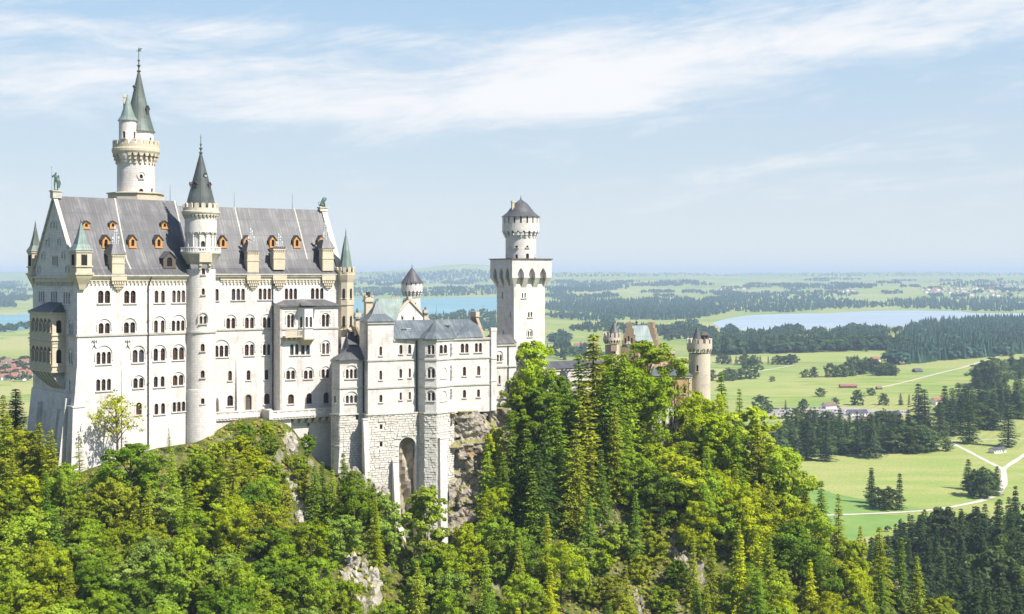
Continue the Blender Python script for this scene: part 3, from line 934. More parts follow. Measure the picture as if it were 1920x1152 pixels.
for k in range(3):
    x = l0 + .4 + k * (o0 - l0) / 3
    mb.hexa([FRr.pt(x, NB + .4, zbm - 2.8), FRr.pt(x + .45, NB + .4, zbm - 2.8), FRr.pt(x + .45, NB, zbm - 2.8), FRr.pt(x, NB, zbm - 2.8),
             FRr.pt(x, NB + 1.7, zbm - 1.9), FRr.pt(x + .45, NB + 1.7, zbm - 1.9), FRr.pt(x + .45, NB, zbm - 1.9), FRr.pt(x, NB, zbm - 1.9)])
mb.build('balcony', M['cream'], pal)

# dormers
def slope_at(prof, z):
    for (n0, z0), (n1, z1) in zip(prof, prof[1:]):
        if z0 <= z <= z1: return n0 + (n1 - n0) * (z - z0) / (z1 - z0)
    return prof[-1][0]
def dormer(fr, prof, px, pybot, pytop, wpx, roundtop=False, body='orange', roofm='iron'):
    n = -2.0
    for _ in range(8):
        a = fr.a(px, n)
        z0 = fr.z(pybot, a, n)
        n = slope_at(prof, z0) + .25
    z1 = fr.z(pytop, a, n)
    hw = wpx / FPX * fr.Y(a, n) / .92 / 2
    back = slope_at(prof, z1) - .4
    zw = z0 + (z1 - z0) * (.62 if not roundtop else .7)
    mb = MB()
    out = [(a - hw, z0), (a + hw, z0), (a + hw, zw), (a, z1 - .15), (a - hw, zw)]
    hole = arch(a - hw * .42, a + hw * .42, z0 + .3, z0 + (z1 - z0) * .62)
    wall(mb, fr, out, [hole], n=n, depth=.25)
    for i in (1, 4):
        x = out[i][0]
        mb.poly([fr.pt(x, n, z0), fr.pt(x, slope_at(prof, z0) - .3, z0), fr.pt(x, slope_at(prof, zw) - .3, zw), fr.pt(x, n, zw)], 0)
    mb.box(fr, a - hw - .1, a + hw + .1, n - .1, n + .16, z0 - .22, z0 - .01)
    d = mb.build('dormer', M[body], pal)
    mb = MB()
    th = .16
    for sg in (-1, 1):
        e = a + sg * (hw + .25)
        ze = zw - .18
        p = [fr.pt(e, n + .3, ze), fr.pt(a, n + .3, z1), fr.pt(a, back - .4, z1), fr.pt(e, slope_at(prof, ze) - .3, ze)]
        mb.add(p + [(x, y, z - th) for x, y, z in p], [(0, 1, 2, 3), (4, 5, 6, 7), (0, 1, 5, 4), (0, 3, 7, 4)])
    mb.build('dormer_roof', M[roofm], d)
    mb = MB()
    mb.poly([fr.pt(x, n - .2, z) for x, z in hole])
    mb.build('dormer_pane', M['glass'], d)
for px in (199, 249, 298): dormer(FL, prof, px, 464, 440, 13)
for px in (162, 212, 309): dormer(FL, prof, px, 428, 413.5, 11, True)
for px in (418.5, 463, 512, 557, 603): dormer(FRr, profR, px, 464, 441, 12)
dormer(FL, prof, 318, 502, 471, 23, body='darkwood', roofm='slate')

# chimneys: stone shaft, sloping cap, a bundle of pots; the corbel under the eaves carries the shaft
def chimney(fr, prof, px, w0, ybot, ytop, ycap, pots, pxo=0, mcap='lead', corb=True, flat=False):
    a = fr.a(px, 0)
    hw = w0 / FPX * fr.Y(a) / .9 / 2
    z0, z1, z2 = fr.z(ybot, a), fr.z(ytop, a), fr.z(ycap, a)
    n1, n0 = .45, -2.0
    mb = MB()
    mb.box(fr, a - hw, a + hw, n0, n1, z0, z1)
    mb.box(fr, a - hw - .2, a + hw + .2, n0 - .2, n1 + .2, z1 - .35, z1)
    mb.box(fr, a - hw - .12, a + hw + .12, n0, n1 + .12, z0 + (z1 - z0) * .52, z0 + (z1 - z0) * .6)
    k = 6
    for i in range(k):
        x = a - hw + 2 * hw * (i + .5) / k
        mb.box(fr, x - .1, x + .1, n1, n1 + .18, z1 - .75, z1 - .35)
    c = mb.build('chimney', M['cream'], pal)
    mb = MB()
    if flat:
        for i in range(6):
            x = a - hw - .2 + (2 * hw + .4) * (i + .5) / 6
            mb.box(fr, x - .14, x + .14, n1, n1 + .2, z1, z1 + .6)
        mb.box(fr, a - hw, a + hw, n0, n1, z1, z1 + .3)
    else:
        mb.hexa([fr.pt(a - hw - .35, n1 + .35, z1), fr.pt(a + hw + .35, n1 + .35, z1), fr.pt(a + hw + .35, n0 - 1.8, z1), fr.pt(a - hw - .35, n0 - 1.8, z1),
                 fr.pt(a - hw * .62, n1 - .9, z2), fr.pt(a + hw * .62, n1 - .9, z2), fr.pt(a + hw * .62, n0 - 1.2, z2), fr.pt(a - hw * .62, n0 - 1.2, z2)])
    mb.build('chimney_cap', M[mcap], c)
    mb = MB()
    nn = (n0 + n1) / 2 - .5
    for dx_, top in ((-.75, .42), (-.25, 1.0), (.25, .85), (.75, .45)):
        zt = z2 + (fr.z(pots, a) - z2) * top
        x = a + dx_ * hw * .62 + pxo
        mb.tube(fr.pt(x, nn, z2 - .4), fr.pt(x, nn, zt - .55), .13)
        mb.tube(fr.pt(x, nn, zt - .6), fr.pt(x, nn, zt), .30, seg=8)
        mb.tube(fr.pt(x, nn, zt - 1.25), fr.pt(x, nn, zt - .95), .24, seg=8)
    mb.build('chimney_pot', M['potwhite'], c)
    if corb:
        mb = MB()
        zc = fr.z(519, a)
        mb.box(fr, a - hw - .35, a + hw + .35, 0, 1.0, zc - 1.0, zc + .5)
        for j, (ww, nn_, dz0, dz1) in enumerate(((1.0, .85, 1.8, 1.0), (.72, .7, 2.5, 1.8), (.42, .5, 3.1, 2.5), (.15, .3, 3.6, 3.1))):
            k = 6 - j
            for i in range(k):
                x = a + (hw + .2) * ww * (2 * (i + .5) / k - 1)
                g = (hw + .2) * ww / k * .72
                mb.box(fr, x - g, x + g, 0, nn_, zc - dz0, zc - dz1)
        mb.build('chimney_corbel', M['cream'], c)
chimney(FL, prof, 220.5, 22, 514, 477, 458, 425)
chimney(FRr, profR, 473.5, 20, 511, 471, 455, 428)
chimney(FRr, profR, 522.5, 20, 506, 467, 464, 438, .6, 'slate', True, True)
chimney(FRr, profR, 614, 20, 508, 466, 450, 417)
# thin lightning rods on the ridge
for fr, px, n, y0, y1 in ((FL, 319, -DEP / 2, 376, 346), (FRr, 439, -HW, 391, 361), (FRr, 548, -HW, 392, 362)):
    mb = MB()
    a = fr.a(px, n)
    mb.tube(fr.pt(a, n, fr.z(y0 + 2, a, n)), fr.pt(a, n, fr.z(y1, a, n)), .07, .03, 5)
    mb.build('lightning_rod', M['iron'], pal)

# corner turrets
def corner_turret(cx, cy, fr, hw, zt, zb, zap, zfin, spire, seg4=True, body='cream'):
    mb = MB()
    ph = math.atan2(fr.dy, fr.dx) + math.pi / 4
    r = hw * math.sqrt(2)
    mb.lathe(cx, cy, [(r, zb), (r, zt)], 4, ph)
    for z, e, h in ((zt - .45, .3, .45), (zb + (zt - zb) * .28, .35, .35), (zb - .3, .55, .5)):
        mb.lathe(cx, cy, [(r + e, z), (r + e, z + h)], 4, ph)
    mb.lathe(cx, cy, [(r * .35, zb - 3.8), (r * .55, zb - 2.6), (r * .95, zb - 1.2), (r * 1.15, zb - .3)], 4, ph)
    t = mb.build('corner_turret', M[body], pal)
    for f in (FL, FG):
        mb = MB()
        fx = Fr(cx, cy, f.dx, f.dy)
        h = arch(-.42, .42, zb + (zt - zb) * .34, zt - .9)
        mb.add([fx.pt(a, hw + .02, z) for a, z in h], [tuple(range(len(h)))])
        for sg in (-1, 1): mb.box(fx, sg * .55 - .13, sg * .55 + .13, hw - .05, hw + .14, zb + (zt - zb) * .3, zt - .9)
        mb.box(fx, -.68, .68, hw - .05, hw + .2, zb + (zt - zb) * .3 - .2, zb + (zt - zb) * .3)
        mb.build('turret_window', M['black'], t)
    mb = MB()
    mb.lathe(cx, cy, [(r + .55, zt), (r * .72, zt + (zap - zt) * .22), (r * .4, zt + (zap - zt) * .55), (.12, zap)], 4, ph)
    s_ = mb.build('turret_spire', M[spire], t)
    mb = MB()
    finial(mb, cx, cy, zap - .2, zfin - zap, .22)
    mb.build('turret_finial', M['oldcopper'], s_, smooth=True)
cxy = FL.xy(.9, .0)
corner_turret(cxy[0], cxy[1], FL, 1.85, FL.z(470, 0), FL.z(517, 0) + .5, FL.z(416, 0), FL.z(406, 0), 'copper')
cxy = FL.xy(.6, -DEP)
Yq = cxy[1]
corner_turret(cxy[0], cxy[1], FL, 1.35, (HY - 472) / FPX * Yq, (HY - 514) / FPX * Yq, (HY - 421) / FPX * Yq, (HY - 411) / FPX * Yq, 'oldcopper')

# octagonal turret at the right corner of the right wing
tx, ty = FRr.xy(bR + .9, .6)
zf = lambda py, Y=ty: (HY - py) / FPX * Y
mb = MB()
r8 = 2.15
mb.lathe(tx, ty, [(.5, zf(662)), (1.1, zf(650)), (1.9, zf(634)), (2.3, zf(621)), (2.45, zf(618)), (r8, zf(617)), (r8, zf(573)), (2.35, zf(572)), (2.35, zf(560)), (r8, zf(559)), (r8, zf(530)),
                  (2.45, zf(524)), (2.75, zf(516)), (2.75, zf(511)), (2.4, zf(511))], 8, .3)
merlons(mb, tx, ty, 2.7, zf(511.5), zf(501), 12, .4)
ct = mb.build('corner_turret', M['cream'], pal)
for px in (645, 658):
    f = round_frame(tx, ty, r8 * .96, px)
    for y0, y1 in ((541, 560), (592, 610)):
        mb = MB()
        h = arch(-.32, .32, zf(y1), zf(y0))
        mb.add([f.pt(a, .06, z) for a, z in h], [tuple(range(len(h)))])
        mb.box(f, -.5, .5, -.1, .2, zf(y1) - .2, zf(y1))
        mb.build('turret_window', M['black'], ct)
mb = MB()
mb.lathe(tx, ty, [(2.05, zf(510)), (1.75, zf(500)), (.95, zf(466)), (.1, zf(438))], 8, .3)
sp = mb.build('turret_spire', M['copper'], ct)
mb = MB(); finial(mb, tx, ty, zf(438), zf(427) - zf(438), .2)
mb.build('turret_finial', M['oldcopper'], sp, smooth=True)

# loggia on the gable end
LN = 3.1
g1, g0 = FG.a(98, LN), FG.a(55.5, LN)
FS_ = Fr(*FG.xy(g1, LN), -FG.nx, -FG.ny)       # its sunny side face
zl = lambda py: (HY - py) / FPX * 303.0
lw, mb = [], MB()
holes = []
Lw = g1 - g0
for z0, z1 in ((zl(624), zl(598)), (zl(682), zl(652))):
    for i in range(5):
        c = g0 + 1.2 + (Lw - 2.0) * (i + .5) / 5
        holes.append(arch(c - .92, c + .92, z0, z1))
ztl, zbl = zl(586), zl(699)
wall(mb, FG, [(g0, zbl), (g1, zbl), (g1, ztl), (g0, ztl)], holes, n=LN, depth=.5)
h2 = [arch(.95, 2.35, zl(625), zl(601)), arch(.95, 2.35, zl(682), zl(656))]
wall(mb, FS_, [(0, zbl), (LN, zbl), (LN, ztl), (0, ztl)], h2, depth=.5)
FS2 = Fr(*FG.xy(g0, 0), FG.nx, FG.ny)
wall(mb, FS2, [(0, zbl), (LN, zbl), (LN, ztl), (0, ztl)], [], depth=.5)
for z in (zbl, zl(640)): mb.poly([FG.pt(g0, 0, z), FG.pt(g1, 0, z), FG.pt(g1, LN, z), FG.pt(g0, LN, z)])
for py, h, e in ((586, .5, .25), (628, .3, .22), (637, .35, .3), (643, .25, .15), (686, .3, .22), (696, .45, .3), (650, .2, .1)):
    z = zl(py)
    mb.box(FG, g0 - e, g1 + e, LN - .05, LN + e, z - h, z)
    mb.box(FS_, -.02, LN, -.05, e, z - h, z)
for z0, z1 in ((zl(624), zl(598)), (zl(682), zl(652))):
    for i in range(6):
        c = g0 + 1.2 + (Lw - 2.0) * i / 5
        mb.tube(FG.pt(c, LN + .1, z0 - .1), FG.pt(c, LN + .1, z1 - 1.1), .2, .2, 8)
        mb.box(FG, c - .35, c + .35, LN - .3, LN + .35, z1 - 1.25, z1 - .95)
        mb.box(FG, c - .3, c + .3, LN - .3, LN + .3, z0 - .1, z0 + .3)
lg = mb.build('loggia', M['cream'], pal)
mb = MB()
mb.poly([FG.pt(g0 + .3, .12, zbl), FG.pt(g1 - .3, .12, zbl), FG.pt(g1 - .3, .12, ztl), FG.pt(g0 + .3, .12, ztl)])
mb.build('loggia_back', M['glass'], lg)
mb = MB()
zc0 = zl(733)
N = 6
for i in range(N):        # ribbed underside swinging back to the wall
    for k in range(5):
        t0, t1 = k / 5, (k + 1) / 5
        def sec(t):
            return LN * (1 - t) ** .8, zbl + (zc0 - zbl) * t ** .9
        (n0, z0), (n1, z1) = sec(t0), sec(t1)
        x0 = g0 + .2 + (Lw - .4) * i / N + 1.6 * t0; x1 = g0 + .2 + (Lw - .4) * (i + .58) / N + 1.6 * t0
        sh = (Lw - 4) / Lw
        f = lambda x, t: g1 - (g1 - x) * (1 - .35 * t)
        mb.hexa([FG.pt(f(x0, t1), n1, z1), FG.pt(f(x1, t1), n1, z1), FG.pt(f(x1, t1), -.1, z1), FG.pt(f(x0, t1), -.1, z1),
                 FG.pt(f(x0, t0), n0, z0), FG.pt(f(x1, t0), n0, z0), FG.pt(f(x1, t0), -.1, z0), FG.pt(f(x0, t0), -.1, z0)])
mb.build('loggia_corbel', M['greytrim'], lg)
mb = MB()
zt2 = zl(568)
mb.poly([FG.pt(g0 - .6, LN + .5, ztl), FG.pt(g1 + .6, LN + .5, ztl), FG.pt(g1 - 2, .05, zt2), FG.pt(g0 + 4, .05, zt2)])
mb.poly([FG.pt(g1 + .6, LN + .5, ztl), FG.pt(g1 + .6, .05, ztl), FG.pt(g1 - 2, .05, zt2)])
mb.poly([FG.pt(g0 - .6, LN + .5, ztl), FG.pt(g0 - .6, .05, ztl), FG.pt(g0 + 4, .05, zt2)])
mb.build('loggia_roof', M['slate'], lg)

# ---------------------------------------------------------------- stair tower
Ys = 320.8
sx, sy = (376.5 - CX) / FPX * Ys, Ys
zt_ = lambda py: (HY - py) / FPX * Ys
st = thing('stair_tower', (sx, sy, zt_(835)), 'slender round white tower with grey cone roof and corbelled balcony in the palace front', 'tower')
RS = 3.62
mb = MB()
mb.lathe(sx, sy, [(RS + .25, zt_(880)), (RS + .12, zt_(730)), (RS + .1, zt_(729)), (RS, zt_(728)), (RS, zt_(505))], 40)
sh = mb.build('shaft', M['tower'], st, smooth=True)
round_windows(st, sh, sx, sy, RS, [(381, 541, 553, .75, 1), (380.5, 593, 607.5, 1.6, 2, 586), (380, 645, 659, .95, 1), (380, 695, 709, .95, 1), (380, 747, 758, .85, 1), (381.5, 503.5, 515, .8, 1)], M['greytrim'])
mb = MB()
mb.lathe(sx, sy, [(RS - .1, zt_(623.5)), (RS + .28, zt_(623.5)), (RS + .28, zt_(620.5)), (RS - .1, zt_(620.5))], 40)
mb.build('string_course', M['greytrim'], st)
mb = MB()
mb.lathe(sx, sy, [(RS - .2, zt_(496)), (RS + .1, zt_(491)), (RS + .75, zt_(483)), (RS + 1.15, zt_(478)), (RS + 1.35, zt_(476)), (RS + 1.35, zt_(473)), (RS - .3, zt_(473))], 40)
mb.build('gallery_corbel', M['greytrim'], st, smooth=True)
mb = MB()
f = round_frame(sx, sy, RS, 383)
mb.box(f, -1.55, 1.55, -.5, 1.4, zt_(492), zt_(476))
for sg in (-1, 1):
    mb.box(f, sg * 1.15 - .3, sg * 1.15 + .3, -.5, 1.0, zt_(499), zt_(492)); mb.box(f, sg * 1.15 - .25, sg * 1.15 + .25, -.5, .55, zt_(506), zt_(499))
for x in (-.55, 0, .55): mb.box(f, x - .2, x + .2, -.5, .9, zt_(495), zt_(492))
mb.build('bracket_bay', M['cream'], st)
mb = MB()
Rg = RS + 1.3
for i in range(44):
    a = 2 * math.pi * i / 44
    mb.cbox((sx + (Rg - .1) * math.cos(a), sy + (Rg - .1) * math.sin(a), zt_(473.5)), .17, .17, zt_(466) - zt_(473.5), a)
mb.lathe(sx, sy, [(Rg - .28, zt_(466)), (Rg + .08, zt_(466)), (Rg + .08, zt_(464)), (Rg - .28, zt_(464))], 40, cap=False)
mb.lathe(sx, sy, [(Rg - .28, zt_(473.2)), (Rg + .06, zt_(473.2)), (Rg + .06, zt_(472)), (Rg - .28, zt_(472))], 40, cap=False)
mb.build('balustrade', M['whitewash'], st)
RU = 3.95
mb = MB()
mb.lathe(sx, sy, [(RU - .45, zt_(474)), (RU - .45, zt_(437)), (RU, zt_(436)), (RU, zt_(405))], 40)
ud = mb.build('upper_drum', M['tower'], st, smooth=True)
ar = MB()
specs = [(px, 437, 463, 1.45, 1) for px in (352, 364, 381, 395)]
round_windows(st, ud, sx, sy, RU - .45, [(380.5, 452, 465, 1.0, 1)], M['greytrim'])
mb = MB()
for i in range(14):          # blind arcade round the drum
    a = 2 * math.pi * (i + .37) / 14
    fx = Fr(sx + (RU - .45) * math.cos(a), sy + (RU - .45) * math.sin(a), -math.sin(a), math.cos(a))
    b = a + math.pi / 14
    for zz0, zz1, rr in ((zt_(465), zt_(443), .15), (zt_(444), zt_(442), .27)):
        p = (sx + (RU - .3) * math.cos(b), sy + (RU - .3) * math.sin(b))
        mb.tube((p[0], p[1], zz0), (p[0], p[1], zz1), rr, rr, 7)
    hwid = RU * math.pi / 14
    for k in range(7):
        t0, t1 = math.pi * k / 7, math.pi * (k + 1) / 7
        p = []
        for tt in (t0, t1):
            for zz in (0,):
                th = a + math.cos(tt) * math.pi / 14 * .86
                zz0 = zt_(442) + .78 * math.sin(tt)
                for rr in (RU - .46, RU + .02):
                    p.append((sx + rr * math.cos(th), sy + rr * math.sin(th), zz0))
                for rr in (RU - .46, RU + .02):
                    p.append((sx + rr * math.cos(th), sy + rr * math.sin(th), zt_(435)))
        mb.hexa([p[0], p[1], p[5], p[4], p[2], p[3], p[7], p[6]])
mb.build('blind_arcade', M['tower'], st)
mb = MB()
corbels(mb, sx, sy, RU - .1, RU + .5, zt_(411), zt_(403), 28, .42)
mb.lathe(sx, sy, [(RU - .3, zt_(404)), (RU + .45, zt_(404)), (RU + .75, zt_(400)), (RU + .75, zt_(397)), (RU + .4, zt_(396)), (RU + .4, zt_(391)), (RU - .2, zt_(391))], 40)
merlons(mb, sx, sy, RU + .4, zt_(391.2), zt_(382), 16, .5, .6)
mb.build('battlement', M['trim'], st)
mb = MB()
RC = 3.55
prf = [(RC + .1, zt_(391)), (RC, zt_(385)), (RC - .35, zt_(372)), (1.55, zt_(325)), (.28, zt_(288))]
mb.lathe(sx, sy, prf, 24)
co = mb.build('cone_roof', M['darkmetal'], st)
mb = MB(); finial(mb, sx, sy, zt_(289), zt_(251) - zt_(289), .42)
mb.build('finial', M['oldcopper'], co, smooth=True)
def cone_dormer(root, par, cx, cy, px, py0, py1, wd, rr, body='orange', name='cone_dormer'):
    f = round_frame(cx, cy, rr, px)
    z0, z1 = (HY - py0) / FPX * cy, (HY - py1) / FPX * cy
    mb = MB()
    zw = z0 + (z1 - z0) * .6
    mb.box(f, -wd / 2, wd / 2, -1.2, .35, z0, zw)
    o = mb.build(name, M[body], par)
    mb = MB()
    for sg in (-1, 1):
        p = [f.pt(sg * (wd / 2 + .15), .5, zw - .1), f.pt(0, .5, z1), f.pt(0, -1.3, z1), f.pt(sg * (wd / 2 + .15), -1.3, zw - .1)]
        mb.add(p + [(x, y, z - .12) for x, y, z in p], [(0, 1, 2, 3), (4, 5, 6, 7), (0, 1, 5, 4), (1, 2, 6, 5)])
    mb.add([f.pt(-wd / 2, .34, zw), f.pt(wd / 2, .34, zw), f.pt(0, .34, z1 - .1)], [(0, 1, 2)])
    h = arch(-wd * .22, wd * .22, z0 + .2, zw + .1)
    mb.add([f.pt(a, .38, z) for a, z in h], [tuple(range(len(h)))])
    mb.build(name + '_roof', M['iron'], o)
cone_dormer(st, co, sx, sy, 367.5, 353, 341, 1.0, 2.3, 'darkwood')
cone_dormer(st, co, sx, sy, 391, 353, 342, 1.0, 2.3, 'darkwood')
cone_dormer(st, co, sx, sy, 384, 332, 325, .6, 1.75, 'potwhite')
cone_dormer(st, co, sx, sy, 357, 351, 342, .8, 2.35, 'darkwood')

# ---------------------------------------------------------------- tall north tower behind the roof
Yn = 333.0
nx_, ny_ = (255 - CX) / FPX * Yn, Yn
zn = lambda py: (HY - py) / FPX * Yn
nt = thing('round_tower', (nx_, ny_, -40), 'tallest white round tower, rising behind the palace roof with a green copper spire', 'tower')
RN = 4.75
mb = MB()
mb.lathe(nx_, ny_, [(RN, -40), (RN, zn(308)), (RN + .05, zn(285))], 44)
shn = mb.build('shaft', M['tower'], nt, smooth=True)
round_windows(nt, shn, nx_, ny_, RN, [(264.5, 354, 363, 1.15, 1), (284, 353, 363, 1.0, 1), (264.5, 327, 335, .85, 1)], M['greytrim'])
mb = MB()
f = round_frame(nx_, ny_, RN, 264.5)
vs, fs = [], []
for i in range(20):
    t0 = 2 * math.pi * i / 20
    for r, q in ((.85, 0), (1.1, 0), (1.1, .16), (.85, .16)):
        vs.append(f.pt(r * math.cos(t0), q - .05, zn(331) + r * math.sin(t0)))
for i in range(20):
    for k in range(4):
        j = (i + 1) % 20
        fs.append((i * 4 + k, i * 4 + (k + 1) % 4, j * 4 + (k + 1) % 4, j * 4 + k))
mb.add(vs, fs)
mb.build('round_moulding', M['wall'], nt)
mb = MB()
ph = math.atan2(FL.dy, FL.dx) + math.pi / 8
mb.lathe(nx_, ny_, [(7.0, 8), (7.0, zn(365.5)), (7.4, zn(365)), (7.4, zn(363)), (4.5, zn(361))], 8, ph)
for i in range(56):
    a = 2 * math.pi * i / 56
mb.build('base_block', M['cream'], nt)
mb = MB()
corbels(mb, nx_, ny_, RN - .1, RN + 1.05, zn(309), zn(288), 24, .40)
mb.lathe(nx_, ny_, [(RN - .3, zn(290)), (RN + 1.05, zn(290)), (RN + 1.3, zn(286)), (RN + 1.3, zn(281)), (RN + 1.1, zn(279)), (RN + 1.1, zn(273)), (RN - .2, zn(273))], 44)
merlons(mb, nx_, ny_, RN + 1.1, zn(273.2), zn(265.5), 22, .5, .6)
mb.build('battlement', M['cream'], nt)
mb = MB()
ux, uy = nx_ + .55, ny_ + .6
ru = 3.75
mb.lathe(ux, uy, [(ru, zn(282)), (ru, zn(249.5)), (ru + .25, zn(249)), (ru + .25, zn(247))], 36)
ud = mb.build('upper_drum', M['tower'], nt, smooth=True)
round_windows(nt, ud, ux, uy, ru, [(281.5, 258, 268, .7, 1)], M['greytrim'])
mb = MB()
mb.lathe(ux, uy, [(ru + .45, zn(247.5)), (ru + .1, zn(243)), (ru - .75, zn(222)), (1.65, zn(180)), (.3, zn(135))], 28)
co = mb.build('spire', M['oldcopper'], nt)
mb = MB(); finial(mb, ux, uy, zn(136), zn(87) - zn(136), .45)
fx = round_frame(ux, uy, .1, CX + FPX * ux / uy)
z = zn(96)
mb.box(fx, -.65, .65, -.06, .06, z, z + .16); mb.box(fx, -.2, .5, -.05, .05, z + .2, z + .75); mb.box(fx, .3, .75, -.04, .04, z + .55, z + .85)
mb.build('weathervane', M['oldcopper'], co, smooth=True)
cone_dormer(nt, co, ux, uy, 275, 215, 199, 1.0, 2.6, 'darkwood')
cone_dormer(nt, co, ux, uy, 253.5, 168, 161, .5, 1.3, 'oldcopper')
# small stair turret riding on the gallery
vx, vy = (239.5 - CX) / FPX * 329.6, 329.6
zv = lambda py: (HY - py) / FPX * vy
mb = MB()
rv = 2.2
mb.lathe(vx, vy, [(.7, zv(318)), (1.25, zv(311)), (1.25, zv(309)), (1.75, zv(304)), (1.75, zv(300)), (2.2, zv(295)), (2.2, zv(288)), (2.35, zv(287)), (rv, zv(283)), (rv, zv(229)), (rv + .2, zv(228)), (rv + .2, zv(226))], 30)
tv = mb.build('stair_turret', M['tower'], nt, smooth=True)
round_windows(nt, tv, vx, vy, rv, [(232.5, 246, 259, .7, 1), (252, 247, 260, .7, 1)], M['greytrim'], .4)
mb = MB()
mb.lathe(vx, vy, [(rv + .35, zv(227)), (1.75, zv(218)), (.95, zv(200)), (.12, zv(178))], 24)
mb.build('turret_roof', M['copper'], nt)
mb = MB()
c = at(233.5, 204, 331)
mb.cbox((c.x, c.y, c.z - .4), .6, .6, 3.3, .4); mb.cbox((c.x, c.y, c.z + 2.8), .8, .8, .4, .4); mb.cbox((c.x, c.y, c.z + 3.2), .3, .3, .8, .4)
mb.build('chimney', M['cream'], nt)
# ---------------------------------------------------------------- bower wing (white, stepped front on rough base)
FK = Fr(-37.5, 333, .909, .417)
def kp(px, n): return FK.xy(FK.a(px, n), n)
bo = thing('bower_building', FK.pt(14, -5, -60), 'white stepped wing with blue-grey roofs on a tall rough stone base, right of the palace', 'castle wing')
aM = FK.a(738)
K = [kp(622, -6.0), kp(637, -3.2), FK.xy(0, -3.2), FK.xy(0, 0), FK.xy(aM, 0), FK.xy(aM, -.7), kp(782, -.7), kp(797, 2.4), kp(818.5, 4.0), kp(850, .8), kp(921, .8)]
zk = {'O': FK.z(675, -6, -3.2), 'T': FK.z(603, 3), 'M': FK.z(635, 12, -.7)}
zR = FK.z(776, 5)                 # top of the rough base
zB = -80
faces = [('O', 0, 1), ('O', 1, 2), ('T', 2, 3), ('T', 3, 4), ('M', 4, 5), ('M', 5, 6), ('M', 6, 7), ('M', 7, 8), ('M', 8, 9), ('M', 9, 10)]
kwins = {}
def WK(i, *a, **k):
    f = fr2(K[faces[i][1]], K[faces[i][2]])
    kwins.setdefault(i, []).append(Win(f, *a, **k))
WK(1, 648.5, 669, 692.5, 710, 3, hood=684); WK(1, 648.5, 669.5, 741.5, 756, 3, hood=733)
WK(0, 626, 629.5, 742, 756)
WK(3, 711.5, 716.5, 650, 667); WK(3, 711.5, 716.5, 695, 712.5); WK(3, 711.5, 717, 740.5, 754.5)
WK(5, 749, 754.5, 647, 664); WK(5, 765.5, 771, 646.5, 663.5)
WK(5, 749, 754, 692, 709); WK(5, 766.5, 770.5, 691, 708); WK(5, 749.5, 753.5, 736, 750); WK(5, 766.5, 770.5, 735, 749)
WK(7, 802, 814.5, 647.5, 664.5, 2, gap=.3); WK(7, 802, 814.5, 692, 709, 2, hood=687); WK(7, 802, 814.5, 736, 752, 2, hood=731)
WK(8, 824, 838.5, 646.5, 663, 2, gap=.3)
WK(9, 864, 878.5, 644.5, 661.5, 2, gap=.3); WK(9, 890.5, 903.5, 643.5, 660.5, 2, gap=.3)
WK(9, 868, 874, 688, 705); WK(9, 894.5, 900.5, 686.5, 704); WK(9, 868, 874, 731.5, 746); WK(9, 894.5, 900, 730.5, 744.5)
mb = MB()
for i, (t, p, q) in enumerate(faces):
    f = fr2(K[p], K[q]); L = math.dist(K[p], K[q])
    hs = [h for x in kwins.get(i, []) for h in x.holes]
    zb_ = zR if i < 9 else FK.z(770, 30)
    wall(mb, f, [(0, zb_ - .3), (L, zb_ - .3), (L, zk[t] - .05), (0, zk[t] - .05)], hs)
# tower part above its neighbours, back walls
tb = [FK.xy(0, 0), FK.xy(aM, 0), FK.xy(aM, -7), FK.xy(0, -7)]
for i in (1, 2, 3): mb.poly([(*tb[i], zk['O'] - 3), (*tb[(i + 1) % 4], zk['O'] - 3), (*tb[(i + 1) % 4], zk['T'] - .05), (*tb[i], zk['T'] - .05)])
kb = [kp(921, .8), FK.xy(FK.a(921, .8), -13), tuple(at(640, 600, 346).xy), kp(622, -6)]
for i in range(3): mb.poly([(*kb[i], zB), (*kb[i + 1], zB), (*kb[i + 1], zk['M'] if i < 2 else zk['O']), (*kb[i], zk['M'] if i < 2 else zk['O'])])
mb.build('facade_wall', M['wall'], bo)
for i in kwins: windows(bo, M['wall'], kwins[i])
# blind arches on the apse
f8 = fr2(K[8], K[9])
for y0, y1 in ((688, 709.5), (732, 752)):
    mb = MB()
    a0, a1 = f8.a(825), f8.a(838)
    c, hw = (a0 + a1) / 2, (a1 - a0) / 2
    zt, zb = f8.z(y0, c), f8.z(y1, c)
    for x0, x1 in ((c - hw, c - hw + .18), (c + hw - .18, c + hw)): mb.box(f8, x0, x1, 0, .16, zb, zt - hw)
    mb.box(f8, c - hw - .1, c + hw + .1, 0, .2, zb - .2, zb)
    for k in range(8):
        vs = []
        for tt in (math.pi * k / 8, math.pi * (k + 1) / 8):
            for r, q in ((hw - .18, 0), (hw, 0), (hw, .16), (hw - .18, .16)): vs.append(f8.pt(c + r * math.cos(tt), q, zt - hw + r * math.sin(tt)))
        mb.add(vs, [(0, 1, 5, 4), (1, 2, 6, 5), (2, 3, 7, 6), (3, 0, 4, 7)])
    mb.build('blind_arch', M['wall'], bo)
